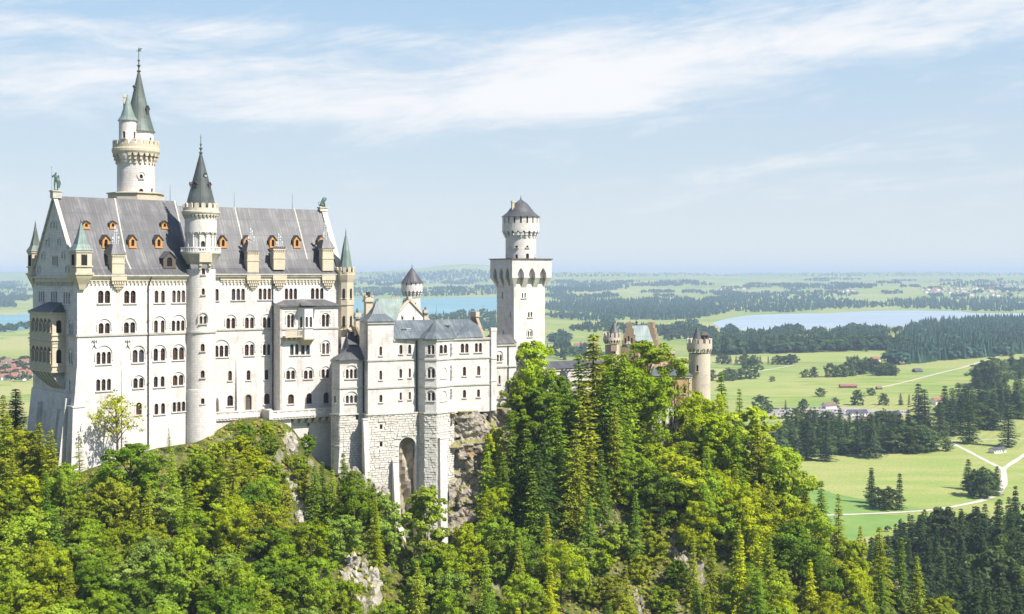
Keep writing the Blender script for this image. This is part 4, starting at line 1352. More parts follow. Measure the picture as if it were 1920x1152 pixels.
# slim carved figures between the blind arches
for y0, y1 in ((644, 664), (685, 709), (729, 744)):
    mb = MB()
    a = f8.a(845.5)
    z0, z1 = f8.z(y1, a), f8.z(y0, a)
    h = z1 - z0
    mb.box(f8, a - .32, a + .32, 0, .45, z0 - .25, z0)
    X, Yy, _ = f8.pt(a, .3, 0)
    mb.lathe(X, Yy, [(.25, z0), (.3, z0 + .1 * h), (.22, z0 + .4 * h), (.3, z0 + .62 * h), (.24, z0 + .7 * h), (.09, z0 + .73 * h), (.15, z0 + .8 * h), (.12, z0 + .88 * h), (.03, z0 + .9 * h)], 8)
    mb.box(f8, a - .3, a + .3, 0, .5, z1 - .12, z1)
    mb.build('carved_figure', M['greytrim'], bo)
# string courses
mb = MB()
for py in (672.5, 724):
    z = FK.z(py + 3.5, 3)
    for i, (t, p, q) in enumerate(faces):
        if py < 700 and t == 'O': continue
        f = fr2(K[p], K[q]); L = math.dist(K[p], K[q])
        mb.box(f, -.12, L + .12, -.05, .24, z - .2, z + .2)
for i, (t, p, q) in enumerate(faces):
    f = fr2(K[p], K[q]); L = math.dist(K[p], K[q])
    mb.box(f, -.2, L + .2, -.05, .35, zk[t] - .62, zk[t] - .1)
mb.build('string_course', M['greytrim'], bo)
# rough base
mb = MB()
skipM = [(FK.a(748) - aM, FK.a(781) - aM, zB, FK.z(820, 11))]
for i, (t, p, q) in enumerate(faces):
    if i == 9: continue
    f = fr2(K[p], K[q]); L = math.dist(K[p], K[q])
    if i in (5, 4): continue
    holes = {3: [(f.a(712), f.a(717), f.z(805, 3), f.z(796, 3)), (f.a(712), f.a(717), f.z(838, 3), f.z(829, 3))],
             1: [(f.a(667), f.a(672), f.z(788, 3), f.z(778, 3))]}.get(i, [])
    lean = {3: .03, 2: .03}.get(i, 0.0)
    wall(mb, f, [(-.1, zB), (L + .1, zB), (L + .1, zR), (-.1, zR)], [arch(*h, flat=True) for h in holes], n=.1 if i != 3 else .1)
    blocks(mb, f, -.1, L + .1, zB + 2 if i in (3, 7, 8) else -62, zR, .15, skip=[(h[0] - .1, h[1] + .1, h[2], h[3] + .1) for h in holes], lean=0.0)
    mb.box(f, -.3, L + .3, 0, .5, zR - .2, zR + .15)
# the stretch with the tall arched opening, flush with the tower part's base
f3 = Fr(*FK.xy(aM, 0), FK.dx, FK.dy)
Lm = FK.a(783, 0) - aM
A0, A1 = f3.a(748), f3.a(779.5)
za = f3.z(820, 4)
tall = arch(A0, A1, zB + .5, za, 12)
wall(mb, f3, [(0, zB), (Lm, zB), (Lm, zR), (0, zR)], [tall], n=.1, depth=3.6)
rr = (A1 - A0) / 2
blocks(mb, f3, 0, Lm, zB + 2, zR, .15, skip=[(A0 + .1, A1 - .1, zB, za - rr * .3), (A0 + rr * .35, A1 - rr * .35, zB, za - .1)])
mb.poly([f3.pt(0, .1, zR), f3.pt(Lm, .1, zR), f3.pt(Lm, -1, zR), f3.pt(0, -1, zR)])
mb.box(f3, -.2, Lm, 0, .4, zR - .2, zR + .1)
rb = mb.build('rough_base', M['rust'], bo, fix=False)
mb = MB()
vs = []
nx2, nz2 = 8, 40
for j in range(nz2 + 1):
    for i in range(nx2 + 1):
        a = A0 - .3 + (A1 - A0 + .6) * i / nx2
        z = zB + (za + .4 - zB) * j / nz2
        n = -2.6 - .6 * math.sin(i * 1.3 + j * .4) + R.uniform(-.35, .35) + (.9 if i > 5 else 0)
        vs.append(f3.pt(a, n, z))
mb.add(vs, [(j * 9 + i, j * 9 + i + 1, j * 9 + i + 10, j * 9 + i + 9) for j in range(nz2) for i in range(nx2)])
plain('damp_rock', (0.34, 0.29, 0.22), .9, .45, .5, bump=.8)  # brown rock behind the arch, darker than the blocks round it
M['damp'] = bpy.data.materials['damp_rock']
mb.build('arch_recess', M['damp'], bo)
# dressed stone buttresses
mb = MB()
def butt(p0, p1, fr, n0, n1t, n1b, y0, y1):
    a0, a1 = fr.a(p0, n1t), fr.a(p1, n1t)
    zt, zb = fr.z(y0, a0, n1t), fr.z(y1, a0, n1b)
    mb.hexa([fr.pt(a0, n1b, zb), fr.pt(a1, n1b, zb), fr.pt(a1, n0, zb), fr.pt(a0, n0, zb), fr.pt(a0, n1t, zt), fr.pt(a1, n1t, zt), fr.pt(a1, n0, zt), fr.pt(a0, n0, zt)])
    mb.box(fr, a0 - .1, a1 + .1, n0, n1t + .15, zt - .02, zt + .35)
butt(681, 690, FK, -.3, .8, 2.6, 788, 900)
butt(737, 747, FK, -.3, 1.4, 3.6, 867, 990)
butt(628, 637, fr2(K[0], K[1]), -.3, .6, 1.2, 838, 890)
f7 = fr2(K[8], K[9])
butt(825, 838, f7, -.3, 1.0, 1.4, 824, 1040)
f4 = FK
a0 = FK.a(747, 2)
mb.hexa([FK.pt(a0 - .5, 8.5, -80), FK.pt(a0 + 1.3, 8.5, -80), FK.pt(a0 + 1.3, 0, -80), FK.pt(a0 - .5, 0, -80),
         FK.pt(a0 - .5, 2.8, FK.z(990, a0)), FK.pt(a0 + 1.3, 2.8, FK.z(990, a0)), FK.pt(a0 + 1.3, 0, FK.z(985, a0)), FK.pt(a0 - .5, 0, FK.z(985, a0))])
mb.build('buttress', M['wall'], bo)
# corner pilaster and drainpipes
mb = MB()
fe = fr2(K[9], K[10]); Le = math.dist(K[9], K[10])
e0, e1 = Le - .2, fe.a(931, .5)
mb.box(fe, e0, e1, -.8, .5, fe.z(770, e0), fe.z(625, e0))
mb.box(fe, e0 - .12, e1 + .12, -.9, .62, fe.z(617, e0) - .55, fe.z(615, e0))
mb.box(fe, e0, e1, -.8, .5, fe.z(625, e0), fe.z(617, e0) - .5)
for py in (672, 714):
    mb.box(fe, e0 - .1, e1 + .1, -.8, .66, fe.z(py, e0) - .2, fe.z(py, e0) + .2)
mb.build('corner_pier', M['wall'], bo)
for p in (K[6], K[2]):
    mb = MB()
    dxn = (FK.nx * .25 - FK.dx * .25, FK.ny * .25 - FK.dy * .25)
    zt = (zk['M'] if p is K[6] else zk['O']) - .4
    mb.tube((p[0] + dxn[0], p[1] + dxn[1], zt), (p[0] + dxn[0], p[1] + dxn[1], -62), .18)
    mb.build('drainpipe', M['iron'], bo)
# roofs
mb = MB()
tcx = FK.xy(aM / 2, -3.5)
zT = zk['T']; zTa = FK.z(564, 3, -3.5)
q = [FK.xy(-.6, .6), FK.xy(aM + .6, .6), FK.xy(aM + .6, -7.6), FK.xy(-.6, -7.6)]
mids = []
for k, s_ in ((.45, .36), (.2, .68)):
    mids.append([(tcx[0] + (x - tcx[0]) * k, tcx[1] + (y - tcx[1]) * k, zT + (zTa - zT) * s_) for x, y in q])
rings = [[(x, y, zT - .02) for x, y in q]] + [[(tcx[0] + (x - tcx[0]) * .72, tcx[1] + (y - tcx[1]) * .72, zT + (zTa - zT) * .16) for x, y in q]] + mids
vs = [p for r_ in rings for p in r_] + [(tcx[0], tcx[1], zTa)]
fs = [(j * 4 + i, j * 4 + (i + 1) % 4, j * 4 + 4 + (i + 1) % 4, j * 4 + 4 + i) for j in range(3) for i in range(4)] + [(12 + i, 12 + (i + 1) % 4, 16) for i in range(4)]
mb.add(vs, fs + [(0, 1, 2, 3)])
mb.build('pavilion_roof', M['zinc'], bo)
mb = MB()
zM = zk['M']; zMr = FK.z(600, 18, -6)
aE = FK.a(906, .8)
r0, r1 = aM, FK.a(880, -6)
mb.poly([FK.pt(aM, 0, zM), FK.pt(FK.a(850), 1.0, zM), FK.pt(r1, -6, zMr), FK.pt(r0, -6, zMr)])
mb.poly([FK.pt(FK.a(850), 1.3, zM), FK.pt(aE, 1.3, zM), FK.pt(aE, -2.5, FK.z(610, aE, -2.5)), FK.pt(r1, -6, zMr)])
mb.poly([FK.pt(aE, -2.5, FK.z(610, aE, -2.5)), FK.pt(aE, -10, FK.z(610, aE, -2.5)), FK.pt(r1, -6, zMr)])
mb.poly([FK.pt(r0, -6, zMr), FK.pt(r1, -6, zMr), FK.pt(aE, -13.3, zM), FK.pt(0, -13.3, zM)])
mb.poly([FK.pt(aM, -6, zMr), FK.pt(aM, 0, zM), FK.pt(aM, -13.3, zM)])
mb.build('main_roof', M['zinc'], bo)
mb = MB()
ac = FK.a(818, -1); zA = FK.z(600, ac, -1.5)
apx = FK.pt(ac, -1.5, zA)
ring = [kp(781, -1.0), kp(796, 3.0), kp(818.5, 4.7), kp(852, 1.4), kp(872, -4)]
mid = []
for x, y in ring:
    mid.append((apx[0] + (x - apx[0]) * .55, apx[1] + (y - apx[1]) * .55, zM + (zA - zM) * .36))
mb.add([(x, y, zM + .02) for x, y in ring] + mid + [apx], [(i, i + 1, 6 + i, 5 + i) for i in range(4)] + [(5 + i, 6 + i, 10) for i in range(4)])
mb.add([(x, y, zM + .02) for x, y in ring] + [(x, y, zM - .2) for x, y in ring], [(i, i + 1, 6 + i, 5 + i) for i in range(4)])
mb.build('apse_roof', M['zinc'], bo)
mb = MB()
zO = zk['O']; zOa = FK.z(652, -4, -6)
ring = [kp(620, -6.3), kp(636, -2.6), FK.xy(.0, -2.6), FK.xy(0, -9)]
top = [FK.xy(FK.a(655, -7), -7), FK.xy(0, -6.5)]
mb.add([(x, y, zO) for x, y in ring] + [(x, y, zOa) for x, y in top], [(0, 1, 4), (1, 2, 5, 4), (0, 4, 5, 3)])
mb.add([(x, y, zO) for x, y in ring] + [(x, y, zO - .25) for x, y in ring], [(i, i + 1, 5 + i, 4 + i) for i in range(2)])
mb.build('bay_roof', M['slate'], bo)
# fire gable, roof vents, rods
mb = MB()
gz = FK.z(594, aE, -6)
mb.hexa([FK.pt(aE, .9, zM - .5), FK.pt(aE + .8, .9, zM - .5), FK.pt(aE + .8, -13, zM - .5), FK.pt(aE, -13, zM - .5),
         FK.pt(aE, -4.5, gz), FK.pt(aE + .8, -4.5, gz), FK.pt(aE + .8, -7.5, gz), FK.pt(aE, -7.5, gz)])
mb.build('fire_gable', M['brownbrick'], bo)
mb = MB()
mb.box(FK, aE - .1, aE + 1.0, -8, -4, gz, gz + 1.4)
mb.build('gable_cap', M['cream'], bo)
for px, py in ((757, 620), (838, 613), (765, 619)):
    mb = MB()
    n = -3.0
    a = FK.a(px, n); z = FK.z(py, a, n)
    mb.box(FK, a - .55, a + .55, n - 1, n + .3, z - .4, z + .25)
    mb.box(FK, a - .7, a + .7, n - 1, n + .45, z + .25, z + .4)
    mb.build('roof_vent', M['darkwood'] if px != 765 else M['potwhite'], bo)
for px in (818, 906):
    mb = MB()
    a = FK.a(px, -5); z = FK.z(602, a, -5)
    mb.tube(FK.pt(a, -5, z - .5), FK.pt(a, -5, z + 4.3), .05, .03, 5)
    mb.build('lightning_rod', M['iron'], bo)

# low link roof between the bower and the palace
ln = thing('link_building', at(665, 640, 341), 'small slate roofed link squeezed between the palace corner turret and the bower', 'castle wing')
mb = MB()
f = Fr(*at(655, 640, 343).xy, .9, .43)
mb.box(f, 0, 4.6, -8, 0, -45, f.z(652, 0))
mb.build('facade_wall', M['wall'], ln)
mb = MB()
z0, z1 = f.z(654, 0), f.z(622, 0, -4)
mb.add([f.pt(-.3, .4, z0), f.pt(5.2, .4, z0), f.pt(5.2, -8.4, z0), f.pt(-.3, -8.4, z0), f.pt(.6, -4, z1), f.pt(5.2, -4, z1)], [(0, 1, 5, 4), (2, 3, 4, 5), (3, 0, 4), (1, 2, 5)])
mb.build('roof', M['slate'], ln)
mb = MB()
mb.hexa([f.pt(4.3, .5, z0), f.pt(5.2, .5, z0), f.pt(5.2, -4, z0), f.pt(4.3, -4, z0), f.pt(1.6, .2, z1 + 1.4), f.pt(2.2, .2, z1 + 1.4), f.pt(2.2, -4, z1 + 1.4), f.pt(1.6, -4, z1 + 1.4)])
mb.build('stepped_coping', M['brownbrick'], ln)
def stack(px, ytop, ybot, Y, w_, label, cap='cream', lid=True):
    c = at(px, ybot, Y)
    zt = (HY - ytop) / FPX * Y
    t = thing('chimney_stack', c, label, 'chimney')
    mb = MB()
    h = zt - c.z
    mb.cbox(c, w_, w_, h * .68, .43)
    mb.cbox((c.x, c.y, c.z + h * .68), w_ * 1.35, w_ * 1.35, h * .07, .43)
    mb.cbox((c.x, c.y, c.z + h * .75), w_ * 1.15, w_ * 1.15, h * .08, .43)
    mb.build('shaft', M['cream'], t)
    mb = MB()
    if cap == 'cream':
        for i in range(4):
            a = .43 + math.pi / 4 + i * math.pi / 2
            mb.cbox((c.x + w_ * .68 * math.cos(a), c.y + w_ * .68 * math.sin(a), c.z + h * .83), w_ * .3, w_ * .3, h * .06, .43)
        mb.build('crown', M['cream'], t)
        mb = MB(); mb.lathe(c.x, c.y, [(w_ * .32, c.z + h * .83), (w_ * .32, c.z + h), (w_ * .2, c.z + h)], 10)
        mb.build('pot', M['iron'], t)
    else:
        mb.lathe(c.x, c.y, [(w_ * .9, c.z + h * .62), (w_ * .5, c.z + h * .78), (w_ * .22, c.z + h * .84), (w_ * .3, c.z + h * .9), (w_ * .12, c.z + h)], 10)
        mb.build('crown', M[cap], t)
stack(690.5, 548, 605, 352, 1.9, 'thick cream chimney with dark pot left of the green copper roof')
stack(670, 578, 630, 346, 1.3, 'thin cream chimney with a green copper cap beside the palace corner turret', 'copper')
stack(797.5, 575, 612, 356, 1.0, 'small brown chimney with pointed cap right of the white gable', 'oldcopper')

# ---------------------------------------------------------------- knights' house behind
kh = thing('hall_building', at(750, 640, 366), 'white gabled hall with green copper roof behind the bower roofs', 'castle hall')
g0, g1, gA = at(727, 600, 362), at(805, 604, 374), at(765, 566, 368)
f = Fr(g0.x, g0.y, g1.x - g0.x, g1.y - g0.y)
L = math.dist(g0.xy, g1.xy)
zE, zA = f.z(606, 0), f.z(563, L / 2)
zE = min(zE, -13.5)
hw_ = [Win(f, 752.5, 756.5, 591, 600, 1), Win(f, 773.5, 777, 594, 602, 1)]
mb = MB()
wall(mb, f, [(0, -40), (L, -40), (L, zE), (L / 2, zA), (0, zE)], [h for x in hw_ for h in x.holes])
bk = 14
for a in (0, L): mb.poly([f.pt(a, 0, -40), f.pt(a, -bk, -40), f.pt(a, -bk, zE), f.pt(a, 0, zE)])
mb.build('gable_wall', M['wall'], kh)
windows(kh, M['greytrim'], hw_)
mb = MB()
for s_ in (0, 1):
    a = 0 if s_ == 0 else L
    e = -.7 if s_ == 0 else .7
    z2 = zE + (zA - zE) * (e / (L / 2)) * (1 if s_ == 0 else -1)
    pts = [f.pt(a + e, .3, z2 + .2), f.pt(L / 2, .3, zA + .25), f.pt(L / 2, -bk, zA + .25), f.pt(a + e, -bk, z2 + .2)]
    mb.add(pts + [(x, y, z - .3) for x, y, z in pts], [(0, 1, 2, 3), (4, 5, 6, 7), (0, 1, 5, 4), (0, 3, 7, 4)])
# long wing roof running left from the gable
wl0, wl1 = at(690, 606, 362), at(762, 606, 368)
zr = (HY - 560) / FPX * 366
p = [at(688, 612, 355), at(742, 606, 361), at(757, 560.5, 367), at(711, 559.5, 363)]
mb.add([p[0], p[1], p[2], p[3], at(690, 606, 372), at(760, 606, 375)], [(0, 1, 2, 3), (3, 2, 5, 4), (0, 3, 4)])
mb.build('roof', M['copper'], kh)
mb = MB()
for s_ in (0, 1):
    a = 0 if s_ == 0 else L
    mb.hexa([f.pt(a, -.2, zE - .2), f.pt(a, .45, zE - .2), f.pt(L / 2, .45, zA - .2), f.pt(L / 2, -.2, zA - .2),
             f.pt(a, -.2, zE + .5), f.pt(a, .45, zE + .5), f.pt(L / 2, .45, zA + .55), f.pt(L / 2, -.2, zA + .55)])
mb.box(f, L / 2 - .7, L / 2 + .7, -.4, .6, zA + .1, zA + 1.0)
for k in range(4):
    a = f.a(744 + k * 4, -3)
    mb.tube(f.pt(a, -5, zA - 1.5), f.pt(a, -5, zA + 1.0), .25)
mb.build('coping', M['cream'], kh)
mb = MB()
for k in range(7):
    a = L * .27 + L * .46 * k / 6
    mb.box(f, a - .12, a + .12, -.02, .08, zE + 1.6, zE + 1.6 + (1 - abs(k - 3) / 4) * 3.6)
mb.build('gable_relief', M['wall'], kh)
# small round tower by it
rt = thing('round_turret', at(772.5, 620, 378), 'small round white turret with dark cone roof beside the copper roofed hall', 'turret')
c = at(772.5, 620, 378)
zq = lambda py: (HY - py) / FPX * 378
mb = MB()
mb.lathe(c.x, c.y, [(2.65, zq(660)), (2.5, zq(560))], 28)
s_ = mb.build('shaft', M['tower'], rt, smooth=True)
round_windows(rt, s_, c.x, c.y, 2.55, [(779, 568, 576, .5, 1)], M['greytrim'], .4)
mb = MB()
corbels(mb, c.x, c.y, 2.45, 3.15, zq(556), zq(544), 16, .38)
mb.lathe(c.x, c.y, [(2.3, zq(545)), (3.1, zq(545)), (3.15, zq(535)), (2.3, zq(535))], 28)
merlons(mb, c.x, c.y, 3.15, zq(535.3), zq(530), 14, .5, .72, rnd=False)
mb.build('battlement', M['tower'], rt)
mb = MB()
mb.lathe(c.x, c.y, [(3.4, zq(530.5)), (2.9, zq(527)), (1.2, zq(511)), (.1, zq(502))], 20)
co = mb.build('cone_roof', M['slate'], rt)
mb = MB(); finial(mb, c.x, c.y, zq(503), zq(494) - zq(503), .18)
mb.build('finial', M['iron'], co, smooth=True)

# ---------------------------------------------------------------- link wing right of the bower
lw_ = thing('link_wing', at(948, 740, 356), 'low white link wing between the bower and the square tower', 'castle wing')
f = Fr(*at(929, 700, 353).xy, .9, .43)
L = f.a(968)
lwins = [Win(f, 931.5, 941, 665, 678, 2, gap=.3, hood=657), Win(f, 935, 938.5, 704, 720, 1)]
mb = MB()
wall(mb, f, [(0, f.z(790, 0)), (L, f.z(790, 0)), (L, f.z(646, 0)), (0, f.z(646, 0))], [h for x in lwins for h in x.holes])
mb.poly([f.pt(L, 0, f.z(790, 0)), f.pt(L, -9, f.z(790, 0)), f.pt(L, -9, f.z(646, 0)), f.pt(L, 0, f.z(646, 0))])
mb.build('facade_wall', M['wall'], lw_)
windows(lw_, M['wall'], lwins)
mb = MB()
mb.add([f.pt(-.2, .4, f.z(645, 0)), f.pt(L + .2, .4, f.z(645, 0)), f.pt(L + .2, -4, f.z(628, 0, -4)), f.pt(-.2, -4, f.z(628, 0, -4)), f.pt(-.2, -9, f.z(645, 0)), f.pt(L + .2, -9, f.z(645, 0))], [(0, 1, 2, 3), (3, 2, 5, 4)])
mb.build('roof', M['lead'], lw_)
mb = MB()
mb.box(f, -.1, L, -.1, .3, f.z(688, 0) - .2, f.z(688, 0) + .2)
mb.box(f, -.1, L + .2, -.1, .35, f.z(647.5, 0) - .25, f.z(647.5, 0) + .1)
mb.box(f, -.1, L + .2, -.1, .4, f.z(742, 0) - 1, f.z(742, 0))
mb.build('string_course', M['greytrim'], lw_)
mb = MB()
a = f.a(952.5)
mb.tube(f.pt(a, .2, f.z(648, a)), f.pt(a, .2, f.z(742, a)), .14)
mb.build('drainpipe', M['iron'], lw_)

# ---------------------------------------------------------------- square tower
Yq = 362
c0 = at(963.5, 600, Yq)
FQ = Fr(c0.x, c0.y, .85, .527)                 # lit face
qw = FQ.a(1021.5)
qd = 9.3
FQl = Fr(*FQ.xy(0, -qd), FQ.nx, FQ.ny)          # face in shade
sq = thing('square_tower', FQ.pt(qw / 2, -qd / 2, -35), 'tall square white tower with pointed arch corbels and a round slate roofed top', 'tower')
zc = lambda py: FQ.z(py, 4)
w1 = [Win(FQ, 978.5, 981, 549.5, 559, 1), Win(FQ, 983.5, 986, 549, 558.5, 1), Win(FQ, 990, 993, 585.5, 595, 1), Win(FQ, 995, 998, 585, 594.5, 1), Win(FQ, 989.5, 997, 621, 631.5, 2, gap=.35, hood=616)]
w2 = [Win(FQl, 941, 943, 547, 559, 1), Win(FQl, 956, 958, 585, 596, 1), Win(FQl, 942.5, 944.5, 619, 629, 1)]
mb = MB()
wall(mb, FQ, [(0, zc(735)), (qw, zc(735)), (qw, zc(490)), (0, zc(490))], [h for x in w1 for h in x.holes])
wall(mb, FQl, [(0, zc(735)), (qd, zc(735)), (qd, zc(490)), (0, zc(490))], [h for x in w2 for h in x.holes])
mb.poly([FQ.pt(qw, 0, zc(735)), FQ.pt(qw, -qd, zc(735)), FQ.pt(qw, -qd, zc(490)), FQ.pt(qw, 0, zc(490))])
mb.poly([FQ.pt(0, -qd, zc(735)), FQ.pt(qw, -qd, zc(735)), FQ.pt(qw, -qd, zc(490)), FQ.pt(0, -qd, zc(490))])
mb.hexa([FQ.pt(-.45, .45, zc(735)), FQ.pt(qw + .45, .45, zc(735)), FQ.pt(qw + .45, -qd - .4, zc(735)), FQ.pt(-.45, -qd - .4, zc(735)),
         FQ.pt(-.05, .05, zc(652)), FQ.pt(qw + .05, .05, zc(652)), FQ.pt(qw + .05, -qd - .05, zc(652)), FQ.pt(-.05, -qd - .05, zc(652))])
mb.build('shaft', M['wall'], sq)
windows(sq, M['wall'], w1 + w2)
# overhanging storey on piers with pointed arches
mb = MB()
ov = 1.4
for fr, L in ((FQ, qw), (FQl, qd), (Fr(*FQ.xy(qw, 0), -FQ.nx, -FQ.ny), qd), (Fr(*FQ.xy(qw, -qd), -FQ.dx, -FQ.dy), qw)):
    x0, x1 = -ov, L + ov
    zb_, zs_, ztp = zc(538), zc(522), zc(486)
    n = 3
    ws = (x1 - x0 - 2 * 1.0) / n
    hs = []
    for i in range(n):
        c = x0 + 1.0 + ws * (i + .5)
        hs.append(arch(c - ws * .29, c + ws * .29, zc(527), zc(503), 10, point=True))
    wall(mb, fr, [(x0, zc(521)), (x1, zc(521)), (x1, ztp), (x0, ztp)], [[(a, max(z, zc(521) + .02)) for a, z in h] for h in hs], n=ov, depth=ov - .02)
    # tapering piers under it
    edges = [x0] + [x for i in range(n) for x in (x0 + 1.0 + ws * (i + .5) - ws * .29, x0 + 1.0 + ws * (i + .5) + ws * .29)] + [x1]
    for i in range(0, len(edges), 2):
        e0, e1 = edges[i], edges[i + 1]
        m0, m1 = max(e0, 0), min(e1, L)
        if i == 0: m0, m1 = 0, max(e1 - .0, .5)
        if i == len(edges) - 2: m0, m1 = min(e0, L - .5), L
        mb.hexa([fr.pt(m0, .02, zc(539)), fr.pt(m1, .02, zc(539)), fr.pt(m1, -.3, zc(539)), fr.pt(m0, -.3, zc(539)),
                 fr.pt(e0, ov, zc(521)), fr.pt(e1, ov, zc(521)), fr.pt(e1, -.3, zc(521)), fr.pt(e0, -.3, zc(521))])
mb.poly([FQ.pt(-ov, ov, zc(486)), FQ.pt(qw + ov, ov, zc(486)), FQ.pt(qw + ov, -qd - ov, zc(486)), FQ.pt(-ov, -qd - ov, zc(486))])
mb.build('overhanging_storey', M['wall'], sq)
mb = MB()
mb.hexa([FQ.pt(-ov - .3, ov + .3, zc(486.8)), FQ.pt(qw + ov + .3, ov + .3, zc(486.8)), FQ.pt(qw + ov + .3, -qd - ov - .3, zc(486.8)), FQ.pt(-ov - .3, -qd - ov - .3, zc(486.8)),
         FQ.pt(-ov - .3, ov + .3, zc(485)), FQ.pt(qw + ov + .3, ov + .3, zc(485)), FQ.pt(qw + ov + .3, -qd - ov - .3, zc(485)), FQ.pt(-ov - .3, -qd - ov - .3, zc(485))])
mb.build('platform_edge', M['darkwood'], sq)
dc = FQ.pt(qw / 2, -qd / 2, 0)
dcx = (976.5 - CX) / FPX * dc[1]
dcy = dc[1]
zd = lambda py: (HY - py) / FPX * dcy
mb = MB()
RD = 4.4
mb.lathe(dcx, dcy, [(RD, zd(487)), (RD, zd(442))], 36)
dr = mb.build('round_drum', M['tower'], sq, smooth=True)
round_windows(sq, dr, dcx, dcy, RD, [(968.5, 477, 485.5, .75, 1), (989, 475.5, 485.5, .95, 1), (968.5, 460.5, 464.5, .8, 1), (989, 460.5, 464.5, .8, 1), (1003, 476, 482, .5, 1)], M['greytrim'])
mb = MB()
corbels(mb, dcx, dcy, RD - .1, RD + .95, zd(446), zd(432), 20, .42)
RG = 5.35
mb.lathe(dcx, dcy, [(RD - .2, zd(434)), (RG, zd(434)), (RG, zd(420)), (RD - .2, zd(420))], 40)
merlons(mb, dcx, dcy, RG, zd(420.2), zd(407), 18, .55, .74, rnd=False)
mb.build('gallery', M['tower'], sq)
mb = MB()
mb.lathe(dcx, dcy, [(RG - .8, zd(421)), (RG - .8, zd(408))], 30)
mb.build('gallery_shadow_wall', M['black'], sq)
mb = MB()
mb.lathe(dcx, dcy, [(RG + .35, zd(407.5)), (4.0, zd(399)), (1.9, zd(382)), (.15, zd(374))], 30)
co = mb.build('cone_roof', M['slate'], sq)
mb = MB(); finial(mb, dcx, dcy, zd(375), zd(366) - zd(375), .25)
mb.build('finial', M['iron'], co, smooth=True)
mb = MB()
c = at(961.5, 397, dcy - 2)
mb.cbox(c, .7, .7, 2.6, .5); mb.cbox((c.x, c.y, c.z + 2.6), .95, .95, .3, .5); mb.cbox((c.x, c.y, c.z + 2.9), .45, .45, .4, .5)
mb.build('chimney', M['cream'], co)

# ---------------------------------------------------------------- low east wing behind the trees
ew = thing('east_wing', at(1075, 720, 385), 'low white courtyard wing with a long dark roof behind the trees', 'castle wing')
f = Fr(*at(1024, 700, 376).xy, .85, .527)
L = f.a(1150)
mb = MB()
mb.box(f, 0, L, -8, 0, -40, f.z(693, 4))
mb.build('facade_wall', M['wall'], ew)
mb = MB()
mb.add([f.pt(-.3, .5, f.z(692, 4)), f.pt(L, .5, f.z(692, 4)), f.pt(L, -4, f.z(677, 8, -4)), f.pt(-.3, -4, f.z(677, 8, -4)), f.pt(L, -8.5, f.z(692, 4)), f.pt(-.3, -8.5, f.z(692, 4))], [(0, 1, 2, 3), (3, 2, 4, 5), (0, 3, 5), (1, 4, 2)])
mb.build('roof', M['slate'], ew)
mb = MB()
mb.box(f, 0, L, -.05, .3, f.z(696, 4), f.z(693.5, 4))
mb.build('string_course', M['greytrim'], ew)

# ---------------------------------------------------------------- gatehouse
def round_castle_tower(name, label, px, Y, r, ybot, ycor, ycre, ymer, wins, flatcone=None):
    c = at(px, ybot, Y)
    t = thing(name, c, label, 'tower')
    z = lambda py: (HY - py) / FPX * Y
    mb = MB()
    mb.lathe(c.x, c.y, [(r + .15, z(ybot)), (r, z(ycor + 2))], 30)
    s_ = mb.build('shaft', M['plaster'], t, smooth=True)
    if wins: round_windows(t, s_, c.x, c.y, r + .05, wins, M['trim'], .45)
    mb = MB()
    corbels(mb, c.x, c.y, r - .05, r + .62, z(ycor), z(ycor - 9), 16, .4)
    mb.lathe(c.x, c.y, [(r - .3, z(ycor - 8)), (r + .6, z(ycor - 8)), (r + .6, z(ycre)), (r - .3, z(ycre))], 30)
    merlons(mb, c.x, c.y, r + .6, z(ycre) - .02, z(ymer), 12, .5, .62)
    mb.build('battlement', M['plaster'], t)
    return t, c, z
gt, gc, gz_ = round_castle_tower('gate_tower', 'round pinkish stone gate tower with battlements and small cone, rightmost of the castle', 1311.5, 396, 3.3, 800, 661, 644, 635, [(1307.5, 685, 697, .7, 1)])
mb = MB()
cc = at(1307, 645, 395)
mb.lathe(cc.x, cc.y, [(1.6, gz_(646)), (1.55, gz_(638)), (.1, gz_(613))], 18)
mb.build('cone_roof', M['slate'], gt)
mb = MB()
cc = at(1321, 645, 397)
mb.cbox((cc.x, cc.y, gz_(646)), 1.7, 1.7, gz_(628) - gz_(646), .5)
mb.add([(cc.x + 1.3 * sx_, cc.y + 1.3 * sy_, gz_(629)) for sx_, sy_ in ((-1, -1), (1, -1), (1, 1), (-1, 1))] + [(cc.x - .5, cc.y, gz_(622)), (cc.x + .5, cc.y, gz_(622))], [(0, 1, 5, 4), (2, 3, 4, 5), (3, 0, 4), (1, 2, 5), (0, 1, 2, 3)])
mb.build('lantern_hut', M['darkwood'], gt)
g2, g2c, g2z = round_castle_tower('gate_turret', 'round pale turret with small cone beside the brown stepped gable', 1147.5, 398, 2.15, 790, 645, 633, 624, [(1153, 655, 664, .6, 1)])
mb = MB()
cc = at(1151.5, 634, 399)
mb.lathe(cc.x, cc.y, [(1.7, g2z(634)), (1.65, g2z(625)), (.1, g2z(604))], 18)
mb.build('cone_roof', M['slate'], g2)
mb = MB()
f = round_frame(g2c.x, g2c.y, 2.2, 1150)
mb.box(f, -.9, .9, -.3, .8, g2z(658), g2z(645)); mb.box(f, -1.05, 1.05, -.3, .95, g2z(645), g2z(643))
mb.build('turret_bay', M['brownbrick'], g2)
